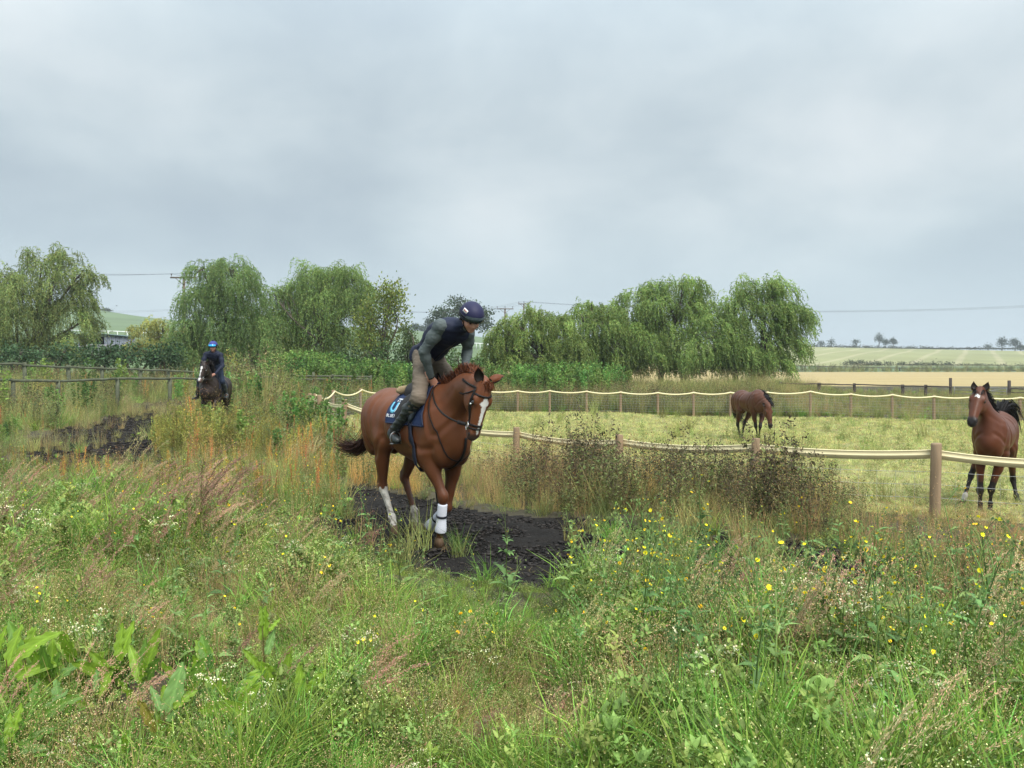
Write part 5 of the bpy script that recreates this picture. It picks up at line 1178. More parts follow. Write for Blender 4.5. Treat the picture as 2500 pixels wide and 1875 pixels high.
def rail_fence(label, pts, rails, mat_, pw=.14, ph=.10, post_h=None, name='rail_fence', G=None, thick=.045, cat='fence', group=None):
    """pts: (px, d) of posts; rails: (list of py at the posts)"""
    W0 = P(pts[0][0], 900, pts[0][1]); g0 = float(ground(W0[0], W0[1])); root = thing(name, label, cat, (W0[0], W0[1], g0), 0, group); O = np.array(root.location)
    X = [P(px, 900, d) for px, d in pts]
    for i, (px, d) in enumerate(pts):
        g = float(ground(X[i][0], X[i][1])); top = CAMZ-(rails[0][i]-HOR)/FPX*d+.10+(post_h[i] if post_h else 0)
        m = MB(); w = pw*G.uniform(.85, 1.1); m.box((0, 0, (top-g)/2-.1), (w, w*.8, top-g+.2), taper=.96); o = m.build('post', mat_, root, loc=(X[i][0]-O[0], X[i][1]-O[1]+.05, g-O[2])); o.rotation_euler = (G.normal()*.03, G.normal()*.035, G.normal()*.1)
    for rl in rails:
        for i in range(len(pts)-1):
            if rl[i] is None or rl[i+1] is None: continue
            a = P(pts[i][0], rl[i], pts[i][1])-O; b = P(pts[i+1][0], rl[i+1], pts[i+1][1])-O
            a[1] -= .06; b[1] -= .06; a[2] += G.normal()*.015; b[2] += G.normal()*.015; L = np.linalg.norm(b-a); m = MB(); n = 6; T = unit(b-a); S = np.array([-T[1], T[0], 0]); S = unit(S)
            pp = lerp(a, b, np.linspace(-.01, 1.01, n)[:, None])+np.array([0, 0, 1])*G.normal(size=(n, 1))*.008; V = np.stack([pp+S*s*thick/2+np.array([0, 0, z*ph/2*G.uniform(.9, 1.05)]) for s, z in ((-1, -1), (1, -1), (1, 1), (-1, 1))], 1).reshape(-1, 3)
            m.add(V, [[q*4+c, q*4+(c+1) % 4, (q+1)*4+(c+1) % 4, (q+1)*4+c] for q in range(n-1) for c in range(4)]+[[3, 2, 1, 0], [(n-1)*4+c for c in range(4)]]); m.build('rail', mat_, root)
    return root
def wood_fences():
    G = np.random.default_rng(71)
    px = [-70, 30, 138, 285, 413, 540, 630, 675]; d = [25, 26, 27, 29, 31, 34, 37, 38]
    rail_fence('old grey post and rail fence nearest the rear rider on its left', list(zip(px, d)), [[930, 929, 930, 923.5, 924, 928, 921, 920], ], OLDW, pw=.12, ph=.095, post_h=[-.10]*8, G=G)
    px = [-60, 60, 169, 250, 340, 413, 500, 590, 689, 716, 764, 812, 866, 905]; d = [33, 34, 35.5, 36.5, 38, 39, 40, 41, 42, 42.2, 42.5, 42.8, 43.2, 43.6]
    top = [889, 890, 896, 899, 902, 905, 909, 912, 914.5, 916, 918, 918, 919, 920]
    rail_fence('long mossy rail fence in front of the dark bushes ending below the nettles', list(zip(px, d)), [top, [None]*7+[922, 922, 924, 926, 926, 926, 927]], OLDW, pw=.13, ph=.10, post_h=[0]*10+[.12]+[0]*3, G=G)
    px = [1990, 2090, 2195, 2206+56]; d = [46, 46, 46, 46]
    rail_fence('dark rail fence beyond the far tape fence at the edge of the gold field', [(1905, 46.5), (2000, 46.5), (2087, 46.2), (2206, 46), (2261, 46), (2322, 46)], [[936, 937.5, 939, 942, 942.5, 944]], DARKW, pw=.15, ph=.07, post_h=[0, -.02, -.02, -.02, -.02, .42], G=G)
    rail_fence('dark rails between the thick gatepost and the right edge', [(2465, 45), (2530, 44.5), (2600, 44)], [[949, 951, 952], [958, 960, 961]], DARKW, pw=.15, ph=.06, post_h=[.38, 0, 0], G=G)
    # gate between the two thick posts
    gt = thing('field_gate', 'grey tubular gate hung between the two thick dark posts', 'gate', tuple(P(2330, 960, 45.9)), 0); O = np.array(gt.location); a = P(2330, 944, 45.9)-O; b = P(2458, 948, 45.1)-O
    for k in range(4):
        m = MB(); dz = -.19*k; m.tube([a+[0, 0, dz], b+[0, 0, dz]], .022, 6); m.build('bar', mat('gate_grey', (.22, .22, .21), rough=.6, metal=.3), gt)
    m = MB(); m.tube([a+[0, 0, -.57], b], .018, 6); m.tube([a, a-[0, 0, .6]], .025, 6); m.tube([b, b-[0, 0, .6]], .025, 6); m.build('brace', mat('gate_grey'), gt)
    # far hedges and fences of the right hand fields
    pxs = np.arange(1900, 2640, 33.); d0 = 206
    rail_fence('thin brown field fence along the dark verge between the gold and the pale field', [(p, 210) for p in pxs], [list(np.interp(pxs, [1900, 2500, 2650], [892, 905, 908]))], mat('far_fence', (.10, .085, .065), rough=.9), pw=.35, ph=.22, thick=.15, G=G)
    # white race rails
    for lab, pp, dd, yy in (('white running rail on the hill above the stable', [150, 240, 264, 287, 311, 345, 380, 415, 436], 132, [806, 808, 808.5, 809, 810.5, 812, 814, 815.5, 816.5]), ('white running rail across the field right of the near rider', [1150, 1163, 1172, 1181, 1190, 1210, 1240, 1270], 150, [838, 838, 838.5, 839, 840.5, 841, 842, 843])):
        W0 = P(pp[0], yy[0]+8, dd); rt = thing('running_rail', lab, 'running rail', tuple(W0), 0, None); m = MB(); m.tube([P(p, y, dd)-W0 for p, y in zip(pp, yy)], .085, 6); m.build('rail', mat('white_plastic', (.78, .79, .78), rough=.5), rt, smooth=True)
        for p, y in list(zip(pp, yy))[1:]: 
            w = P(p, y, dd)-W0; m = MB(); m.tube([w+[-.30, 0, 0], w+[-.02, 0, -.08], w+[0, 0, -.5], w+[0, 0, -1.3]], .075, 6); m.build('post', mat('white_plastic'), rt, smooth=True)
def pole(label, px, ptop, pbase, d, armw, kind, G):
    W0 = P(px, pbase, d); rt = thing('utility_pole', label, 'utility pole', tuple(W0), 0, 'wooden power poles'); k = d/FPX; top = (pbase-ptop)*k; W = mat('pole_wood', (.13, .10, .075), rough=.9); m = MB()
    m.tube([(0, 0, 0), (0, 0, top)], [.20, .15], 10); m.build('post', W, rt, smooth=True)
    m = MB(); m.box((0, -.15, top-.10), (armw, .14, .17)); m.build('crossarm', W, rt)
    for s in (-1, 1): m = MB(); m.tube([(s*armw*.32, -.15, top-.12), (0, -.15, top-.95)], .035, 6); m.build('brace', W, rt)
    pts = []
    for x in (-armw*.46, 0, armw*.46):
        z = top-.04 if x else top; m = MB(); m.tube([(x, -.15 if x else 0, z), (x, -.15 if x else 0, z+.28)], .02, 5); m.tube([(x, -.15 if x else 0, z+.2), (x, -.15 if x else 0, z+.26), (x, -.15 if x else 0, z+.42)], [.05, .09, .04], 8); m.build('insulator', mat('insulator_brown', (.05, .03, .03), rough=.3), rt, smooth=True); pts.append(W0+np.array([x, -.15, z+.42]))
    return pts
def poles():
    G = np.random.default_rng(5)
    A = pole('power pole rising from the dark willow behind the rear rider', 449, 676, 880, 92, 3.1, 0, G)
    B = pole('power pole with three insulators nearest the helmet of the near rider', 1233, 753, 885, 150, 3.3, 0, G)
    Cc = pole('power pole further right, behind the crown of the low willow', 1279, 741, 885, 165, 2.4, 0, G)
    Dd = P(-260, 652, 70); E = P(2700, 740, 150)
    rt = thing('power_line', 'thin power line wires crossing the sky from edge to edge past the poles', 'power line', tuple(A[1])); O = np.array(A[1]); wm = mat('cable', (.05, .05, .055), rough=.6)
    def wire(a, b, sag, r):
        m = MB(); m.tube([lerp(a, b, k)-O-[0, 0, sag*4*k*(1-k)] for k in np.linspace(0, 1, 24)], r, 4, caps=False); m.build('wire', wm, rt)
    for i in range(3):
        wire(Dd+[0, 0, .28*i], A[i], .5, .009); wire(A[i], B[i], 2.6, .013); wire(B[i], Cc[i], .1, .013); wire(Cc[i], E+np.array([0, 0, .22*i]), 2.0, .013)
    wire(P(-200, 716, 130), P(470, 752, 130), 1.5, .009); wire(P(-200, 718, 130), P(470, 754, 130), 1.6, .009)
def stable():
    d = 88; g = P(240, 858, d); rt = thing('stable', 'open fronted timber stable with a grey end wall below the hill', 'stable', tuple(g)); O = np.array(g); k = d/FPX
    Wd = mat('stable_boards', (.17, .19, .23), rough=.9, noise=(3, .25, (4, 4, .4))); RF = mat('stable_roof', (.10, .15, .15), rough=.8); DK = mat('stable_inside', (.018, .020, .028), rough=.9)
    X = lambda px: (px-240)*k; Z = lambda py: (858-py)*k
    m = MB(); m.box(((X(190)+X(258))/2, 3.2, Z(838)), (X(258)-X(190), .12, Z(816)-Z(860))); m.build('back_wall', DK, rt)
    m = MB(); m.box((X(192), 1.6, Z(838)), (.12, 3.2, Z(816)-Z(860))); m.build('side_wall', DK, rt)
    a = np.array([X(257), 0, 0]); b = np.array([X(306), 2.2, 0]); n = 15
    for i in range(n):                               # boards of the end wall
        p = lerp(a, b, (i+.5)/n); h_ = lerp(Z(817), Z(822), i/n); m = MB(); an = math.atan2(b[1]-a[1], b[0]-a[0]); r = np.array(Matrix.Rotation(an, 3, 'Z')); m.box(p+[0, (i % 2)*.03, h_/2-.2], (np.linalg.norm(b-a)/n*.94, .05, h_+.4), rot=r); m.build('board', Wd, rt)
    m = MB(); m.box(((X(188)+X(258))/2, .0, Z(819)), (X(260)-X(187), .10, .32)); m.build('fascia', mat('stable_fascia', (.26, .27, .22), rough=.9), rt)
    m = MB(); V = [[X(185), -.5, Z(815)], [X(257), -.5, Z(815)], [X(308), 1.9, Z(820)], [X(306), 4.2, Z(818)], [X(190), 4.0, Z(813)], [X(185), -.5, Z(816.5)], [X(257), -.5, Z(816.5)], [X(308), 1.9, Z(822)], [X(306), 4.2, Z(820)], [X(190), 4.0, Z(815)]]
    me = [[0, 1, 6, 5], [1, 2, 7, 6], [2, 3, 8, 7], [3, 4, 9, 8], [4, 0, 5, 9]]; m.add(V, me+[[0, 4, 3, 1], [5, 6, 8, 9]], [[1, 3, 2], [6, 7, 8]]); m.build('roof', RF, rt)
    for p in (192, 213, 257):
        m = MB(); m.box((X(p), 0, Z(838)), (.16, .16, Z(815)-Z(860))); m.build('post', Wd, rt)
    G = np.random.default_rng(9)
    rail_fence('short pale rail fence in front of the open stable', [(185, 84), (224, 84), (240, 84), (258, 84), (290, 84)], [[848, 842, 842.5, 843, 843], [852, 848, 848, 848.5, 849]], mat('rail_pale', (.26, .25, .27), rough=.9), pw=.14, ph=.14, G=G)
def bird():
    w = P(285, 747, 120); m = MB(); m.tube([(-.14, 0, 0), (-.05, 0, .01), (.08, 0, .01), (.16, 0, 0)], [.01, .035, .03, .006], 6)
    for y in (-1, 1): m.add([[.03, 0, .02], [-.06, 0, .02], [-.08, y*.16, .10], [-.10, y*.34, .06], [-.02, y*.18, .10]], [[0, 1, 2, 4]], [[4, 2, 3]])
    tag(m.build('bird', mat('bird_dark', (.03, .03, .035)), None, loc=tuple(w)), 'tiny dark bird in the sky above the left hill', 'bird')
bird()
tape_fences(); wood_fences(); poles(); stable()
# ---------------------------------------------------------------- ground plants
VG = np.random.default_rng(100)
LEAF = mat('herb_leaf', (1.86, 1.78, 1.60), rough=.6, spec=.25, vc=True, trans=.30, hue=.30)
PETAL = mat('petal', (1, 1, 1), rough=.6, spec=.1, vc=True, trans=.2)
class PB:                                           # plant builder, everything in quads
    def __init__(s): s.V = []; s.F = []; s.C = []; s.n = 0
    def quads(s, V, F, Cc): s.V.append(V); s.F.append(F+s.n); s.C.append(Cc); s.n += len(V)
    def blades(s, root, d0, L, w, col, seg=3, droop=.5, rng=VG, wind=(.25, 0)):
        """curved ribbons. root (n,3), d0 (n,3), L (n), w, col (n,3)"""
        n = len(root); d = unit(d0); p = root.copy(); sd = unit(np.cross(d, rng.normal(size=(n, 3)))); rows = []; w = np.broadcast_to(w, (n,))
        for k in range(seg+1):
            ww = (w*(1-(k/seg)**1.6)*.5+.0004)[:, None]; rows += [p-sd*ww, p+sd*ww]; p = p+d*(L/seg)[:, None]; d = unit(d+np.array([wind[0]*.3, wind[1]*.3, -droop])/seg*1.2+rng.normal(size=(n, 3))*.05)
        V = np.stack(rows, 1); m = V.shape[1]; b = (np.arange(n)*m)[:, None, None]; q = np.array([[2*k, 2*k+1, 2*k+3, 2*k+2] for k in range(seg)])[None]
        s.quads(V.reshape(-1, 3), (b+q).reshape(-1, 4), np.repeat(col, m, axis=0)); return p, d
    def specks(s, pos, L, w, col, dirs=None, rng=VG):
        d = rng.normal(size=(len(pos), 3)) if dirs is None else dirs+rng.normal(size=(len(pos), 3))*.35
        V, F, Cc = cards(pos, d, L, w, rng, col); s.quads(V, F, Cc)
    def stem(s, pts, r, col):
        pts = np.asarray(pts); T = unit(np.gradient(pts, axis=0)); e1 = unit(np.cross(T, [.3, 1, .1])); e2 = np.cross(T, e1); n = len(pts); r = np.broadcast_to(r, (n,))[:, None]
        V = np.stack([pts+r*(math.cos(a)*e1+math.sin(a)*e2) for a in (0, 2.1, 4.2)], 1).reshape(-1, 3); F = np.array([[i*3+a, i*3+(a+1) % 3, (i+1)*3+(a+1) % 3, (i+1)*3+a] for i in range(n-1) for a in range(3)])
        s.quads(V, F, np.tile(col, (len(V), 1)))
    def broadleaf(s, base, d, L, w, col, rng=VG, seg=5, curl=.5, fold=.25, mid=None):
        """a wide leaf with midrib fold and wavy edge"""
        d = unit(d); sd = unit(np.cross(d, [rng.normal()*.2, rng.normal()*.2, 1])); up = np.cross(sd, d); p = np.array(base, float); V = []; Cc = []
        for k in range(seg+1):
            t = k/seg; ww = w*.5*(math.sin(PI*min(1, .10+.9*t)**.75)+.02)*(1+.15*rng.normal()*(0 < k < seg)); V += [p-sd*ww+up*ww*fold, p, p+sd*ww+up*ww*fold]
            cc = np.array(col)*rng.uniform(.85, 1.12); Cc += [cc, np.array(mid) if mid is not None else cc*1.15, cc]
            p = p+d*L/seg; d = unit(d+np.array([0, 0, -curl/seg])+rng.normal(size=3)*.03); up = np.cross(sd, d)
        F = np.array([[3*k+a, 3*k+a+1, 3*k+a+4, 3*k+a+3] for k in range(seg) for a in (0, 1)]); s.quads(np.array(V), F, np.array(Cc))
    def data(s, name, m=LEAF): return mesh_data(name, np.concatenate(s.V), np.concatenate(s.F), m, col=np.concatenate(s.C))
    def build(s, name, m, parent, **k): return mk(name, np.concatenate(s.V), np.concatenate(s.F), m, parent, col=np.concatenate(s.C), **k)
def disc(n, r, rng=VG): a = rng.random(n)*2*PI; q = np.sqrt(rng.random(n))*r; return np.c_[q*np.cos(a), q*np.sin(a), np.zeros(n)]
def cvar(c, n, a=.3, rng=VG):
    c = np.array(c)*rng.uniform(1-a, 1+a, n)[:, None]; c[:, 0] *= rng.uniform(.85, 1.2, n); return c
def upv(n, spread, rng=VG): return np.c_[rng.normal(size=(n, 2))*spread, np.ones(n)]
GREEN = (.120, .172, .034); TAN = (.24, .175, .095); PINK = (.28, .165, .140)
def sp_grass(col=GREEN, h=.34, n=34, r=.07, w=.006, droop=.9, spread=.35):
    b = PB(); b.blades(disc(n, r), upv(n, spread), VG.uniform(.5, 1, n)*h, w, cvar(col, n), 3, droop); return b
def sp_dry(col=TAN, h=.40, n=22, speck=(.28, .21, .12), gr=(.16, .17, .07)):
    b = PB(); b.blades(disc(14, .08), upv(14, .4), VG.uniform(.3, .6, 14)*h, .005, cvar(gr, 14), 3, .8)
    r = disc(n, .08); tip, d = b.blades(r, upv(n, .22), VG.uniform(.65, 1, n)*h, .0028, cvar(col, n), 3, .25)
    k = 4; pos = np.repeat(tip, k, 0)+VG.normal(size=(n*k, 3))*(.022, .022, .035); b.specks(pos, .010, .0045, cvar(speck, n*k)); return b
def sp_fog(col=PINK, n=7, h=.62, lean=.55, spk=14):
    b = PB(); b.blades(disc(20, .07), upv(20, .4), VG.uniform(.3, .5, 20)*h, .006, cvar(GREEN, 20), 3, .9)
    for i in range(n):
        p = disc(1, .06)[0]; L = h*VG.uniform(.7, 1.05); d = unit(np.array([lean*.35+VG.normal()*.12, VG.normal()*.12, 1])); pts = [p]; m = 9
        for k in range(m): p = p+d*L/m; d = unit(d+np.array([lean*.06*(1+k*.35), 0, -.035*k*lean])); pts.append(p)
        b.stem(np.array(pts), .0014, (.20, .19, .09)); pts = np.array(pts)
        for k in range(5, m):                        # feathery panicle
            q = lerp(pts[k], pts[k+1], VG.random((spk*2, 1)))+VG.normal(size=(spk*2, 3))*.0065*(1.4 if k < 7 else .8); dd = np.tile(pts[k+1]-pts[k], (spk*2, 1))*14; b.specks(q, .013, .0032, cvar(col, spk*2, .25), dirs=dd)
    return b
def sp_herb(col=(.118, .162, .042), speck=(.40, .44, .22), h=.32, n=10, k=18, sp=5, ls=.022):
    b = PB()
    for i in range(n):
        p = disc(1, .09)[0]; tip = p+np.array([VG.normal()*.07, VG.normal()*.07, h*VG.uniform(.6, 1)]); mid = (p+tip)/2+VG.normal(size=3)*.015; pts = np.array([p, mid, tip]); b.stem(pts, .0013, np.array(col)*.9)
        t = VG.uniform(.15, 1, k); q = lerp(p, tip, t[:, None])+VG.normal(size=(k, 3))*.022; b.specks(q, ls, ls*.45, cvar(col, k))
        q = tip+VG.normal(size=(sp, 3))*(.032, .032, .022); b.specks(q, .0065, .005, cvar(speck, sp, .2))
    return b
def sp_umbel(h=.42, n=7):                            # white topped stems
    b = sp_herb((.10, .160, .060), (.30, .33, .18), h*.8, 5, 12, 3)
    for i in range(n):
        p = disc(1, .08)[0]; tip = p+np.array([VG.normal()*.05, VG.normal()*.05, h*VG.uniform(.7, 1)]); b.stem(np.array([p, tip]), .0014, (.12, .17, .07)); q = tip+VG.normal(size=(10, 3))*(.016, .016, .004); b.specks(q, .009, .008, cvar((.40, .41, .30), 10, .1))
    return b
def yellow_head(b, c, up, r=.017, col=(.60, .47, .015), green=(.10, .16, .06)):
    up = unit(up); e1 = unit(np.cross(up, [.3, .8, .1])); e2 = np.cross(up, e1); n = 11; a = np.linspace(0, 2*PI, n, endpoint=False)+VG.random()
    dirs = np.cos(a)[:, None]*e1+np.sin(a)[:, None]*e2+up*.25; V, F, Cc = cards(np.tile(c, (n, 1)), dirs, r, r*.75, VG, np.tile(col, (n, 1)))
    w = r*.30; V = []
    for q in dirs:
        s = unit(np.cross(up, q)); V += [c, c+q*r*.6+s*w, c+q*r, c+q*r*.6-s*w]
    b.quads(np.array(V), np.arange(4*n).reshape(n, 4), np.tile(np.array(col), (4*n, 1)))
    q = c-up*.006+VG.normal(size=(6, 3))*.004; b.specks(q, .016, .009, cvar(green, 6), dirs=np.tile(up, (6, 1)))
def sp_sow(h=.62, heads=3, buds=9, leaves=9, parts=None):
    g = (.110, .175, .055); b = PB() if parts is None else parts['stem']; lf = b if parts is None else parts['leaves']; fl = b if parts is None else parts['flowers']
    pts = [np.zeros(3)]; d = unit([VG.normal()*.08, VG.normal()*.08, 1]); m = 7
    for k in range(m): pts.append(pts[-1]+d*h/m*.85); d = unit(d+VG.normal(size=3)*.05)
    pts = np.array(pts); b.stem(pts, np.linspace(.005, .0028, m+1)*(h/.6), g)
    for i in range(leaves):
        t = VG.uniform(.05, .85); c = pts[int(t*m)]; a = VG.random()*2*PI; L = lerp(.19, .07, t)*VG.uniform(.7, 1.1)*(h/.6); d = np.array([math.cos(a), math.sin(a), VG.uniform(.3, .9)])
        lf.broadleaf(c, d, L, L*.24, np.array((.100, .165, .055))*VG.uniform(.8, 1.2), curl=1.1, seg=4)
        for q in (0.3, .5, .7): 
            for sg in (-1, 1): s_ = unit(np.cross(d, [0, 0, 1]))*sg; lf.specks(np.array([c+unit(d)*L*q+s_*L*.06]), L*.22, L*.08, np.array([(.085, .145, .06)]), dirs=np.array([s_*2+unit(d)*.6]))
    tops = []
    for i in range(4):
        c = pts[-1-(i % 3)]; a = VG.random()*2*PI; e = c+np.array([math.cos(a), math.sin(a), 1.6])*h*.10*VG.uniform(.6, 1.3); b.stem(np.array([c, (c+e)/2+[0, 0, .01], e]), .0018, g); tops.append(e)
    for i in range(buds): e = tops[i % 4]+VG.normal(size=3)*(.022, .022, .018); b.specks(np.tile(e, (3, 1))-[0, 0, .008], .020, .011, cvar((.12, .17, .07), 3), dirs=np.tile([0, 0, 2.], (3, 1)))
    for i in range(heads): e = tops[i % 4]+VG.normal(size=3)*(.022, .022, .012)+[0, 0, .012]; yellow_head(fl, e, [VG.normal()*.9, -.2+VG.normal()*.7, .8], .0112*VG.uniform(.7, 1.2))
    return b
def sp_leafy(col=(.085, .150, .040), n=14, L=.13, w=.4, h=.22):
    b = PB()
    for i in range(n):
        a = VG.random()*2*PI; p = disc(1, .04)[0]+[0, 0, VG.uniform(0, h*.6)]; b.broadleaf(p, [math.cos(a), math.sin(a), VG.uniform(.4, 1.8)], L*VG.uniform(.6, 1.1), L*w, np.array(col)*VG.uniform(.75, 1.25), curl=.9, seg=4)
    return b
def sp_dead(h=1.1, n=7, col=(.070, .050, .034), lcol=(.045, .042, .024), green=.3, lf=16):
    b = PB()
    for i in range(n):
        p = disc(1, .16)[0]; L = h*VG.uniform(.55, 1.05); d = unit([VG.normal()*.10, VG.normal()*.10, 1]); m = 6; pts = [p]
        for k in range(m): pts.append(pts[-1]+d*L/m); d = unit(d+VG.normal(size=3)*.04)
        pts = np.array(pts); b.stem(pts, np.linspace(.0035, .0015, m+1), np.array(col)*VG.uniform(.7, 1.6))
        t = VG.uniform(.15, 1, lf)**.8; k = np.minimum((t*m).astype(int), m-1); q = pts[k]+(pts[k+1]-pts[k])*((t*m-k)[:, None]); gcol = np.where(VG.random((lf, 1)) < green, np.array([[.085, .115, .04]]), np.array([lcol]))
        b.specks(q, .060, .021, gcol*VG.uniform(.6, 1.5, (lf, 1)), dirs=np.c_[VG.normal(size=(lf, 2))*.7, -.25+VG.normal(size=lf)*.5])
        q = pts[-1]+VG.normal(size=(7, 3))*(.03, .03, .05); b.specks(q, .030, .017, cvar((.042, .032, .022), 7))
    return b
def sp_haze(col=(.215, .150, .078), h=.75, n=16):    # fine rusty bents
    b = PB(); r = disc(n, .14); tip, d = b.blades(r, upv(n, .16), VG.uniform(.6, 1, n)*h, .0050, cvar(col, n), 3, .15); k = 8
    pos = np.repeat(tip, k, 0)+VG.normal(size=(n*k, 3))*(.035, .035, .09)-[0, 0, .05]; b.specks(pos, .020, .0065, cvar(np.array(col)*1.15, n*k)); b.blades(disc(14, .12), upv(14, .4), VG.uniform(.3, .5, 14)*h, .006, cvar((.17, .16, .055), 14), 3, .7); return b
def sp_rust(h=.85, n=3):                             # sorrel and dock seed spires
    b = PB()
    for i in range(n):
        p = disc(1, .08)[0]; L = h*VG.uniform(.6, 1.05); d = unit([VG.normal()*.08, VG.normal()*.08, 1]); top = p+d*L; b.stem(np.array([p, lerp(p, top, .5)+VG.normal(size=3)*.01, top]), .003, (.20, .09, .04))
        m = 110; t = VG.uniform(.30, 1, m); q = lerp(p, top, t[:, None])+VG.normal(size=(m, 3))*(.026, .026, .01)*(1.25-t[:, None]); b.specks(q, .014, .010, cvar((.33, .135, .050) if i % 2 else (.27, .20, .045), m, .35))
    b.blades(disc(12, .07), upv(12, .4), VG.uniform(.2, .4, 12), .007, cvar(GREEN, 12), 3, .9); return b
def sp_willowherb(h=.75, n=7, col=(.155, .165, .040)):
    b = PB()
    for i in range(n):
        p = disc(1, .13)[0]; top = p+unit([VG.normal()*.07, VG.normal()*.07, 1])*h*VG.uniform(.6, 1.05); b.stem(np.array([p, top]), .003, (.13, .13, .045)); m = 42; t = VG.uniform(.2, 1, m); a = VG.random(m)*2*PI
        b.specks(lerp(p, top, t[:, None]), .055*1.0, .013, cvar(col, m), dirs=np.c_[np.cos(a), np.sin(a), .9+0*a]*1.3)
    return b
def sp_nettle(h=1.0, n=6, col=(.078, .145, .036)):
    b = PB()
    for i in range(n):
        p = disc(1, .17)[0]; top = p+unit([VG.normal()*.07, VG.normal()*.07, 1])*h*VG.uniform(.65, 1.08); b.stem(np.array([p, top]), .004, (.09, .13, .05)); m = 44; t = VG.uniform(.12, 1, m)**.8; a = VG.random(m)*2*PI
        b.specks(lerp(p, top, t[:, None]), .11*VG.uniform(.6, 1, m)*(1.15-.5*t), .052, cvar(np.array(col), m, .28), dirs=np.c_[np.cos(a), np.sin(a), .35-0*a]*1.2)
    return b
def sp_mown(col=(.250, .275, .112), h=.11, n=18):
    b = PB(); b.blades(disc(n, .13), upv(n, .75), VG.uniform(.5, 1, n)*h, .0075, cvar(col, n, .28), 2, .8); m = 6; b.blades(disc(m, .12), upv(m, 1.8), VG.uniform(.6, 1, m)*h, .007, cvar((.30, .255, .135), m, .2), 2, .5); return b
def sp_clod():
    b = PB(); n = 15; c = disc(n, .17)
    for q in c:
        r = .005+.020*VG.random()**2.2; v = unit(VG.normal(size=(8, 3)))*r*VG.uniform(.6, 1.2, (8, 1)); o = np.array([[-1,-1,-1],[1,-1,-1],[1,1,-1],[-1,1,-1],[-1,-1,1],[1,-1,1],[1,1,1],[-1,1,1]])*r*.6+v*.4; F = np.array([[0,3,2,1],[4,5,6,7],[0,1,5,4],[1,2,6,5],[2,3,7,6],[3,0,4,7]]); b.quads(o*(1.5, 1, .6)+q+[0, 0, r*.3], F, np.tile(np.array([.0115, .0098, .0088])*VG.uniform(.5, 2.6)**1.3, (8, 1)))
    return b
SPEC = {}
def species(key, fn, n=4, m=LEAF):
    SPEC[key] = [bpy.data.objects.new(f'proto_{key}_{i}', fn().data('proto_'+key, m)) for i in range(n)]
species('grass', sp_grass); species('lush', lambda: sp_grass((.098, .185, .034), .48, 48, .09, .0085, 1.0, .4)); species('dry', sp_dry); species('fog', sp_fog)
species('herb', sp_herb); species('pale', lambda: sp_herb((.14, .165, .07), (.36, .37, .20), .28, 12, 14, 12)); species('umbel', sp_umbel); species('sow', sp_sow, 6)
species('sowg', lambda: sp_sow(.52, 0, 14, 10), 4); species('leafy', lambda: sp_leafy((.105, .185, .036), 16, .12, .38, .24), 5); species('dead', sp_dead, 5); species('deadgreen', lambda: sp_dead(.85, 7, (.12, .11, .06), (.10, .095, .045), .6, 20), 4)
species('haze', sp_haze); species('rust', sp_rust); species('wherb', sp_willowherb); species('nettle', sp_nettle); species('mown', sp_mown); species('clod', sp_clod, 4, mat('track_bits', (1, 1, 1), rough=.85, vc=True, spec=.2))
species('tawny', lambda: sp_haze((.285, .205, .070), .55, 24)); species('straw', lambda: sp_fog((.34, .27, .17), 8, .62, .45, 10)); species('litter', lambda: sp_grass((.15, .125, .065), .20, 30, .10, .006, 1.4, 1.2))
species('yel', lambda: sp_sow(.34, 4, 3, 5), 4); species('rough', lambda: sp_grass((.135, .150, .055), .70, 46, .16, .010, .55, .30)); species('mauve', lambda: sp_haze((.19, .175, .085), .70, 16)); species('bush', lambda: sp_leafy((.115, .165, .046), 80, .042, .42, .55), 5); species('thist', lambda: sp_willowherb(.7, 5, (.11, .16, .07)), 4)
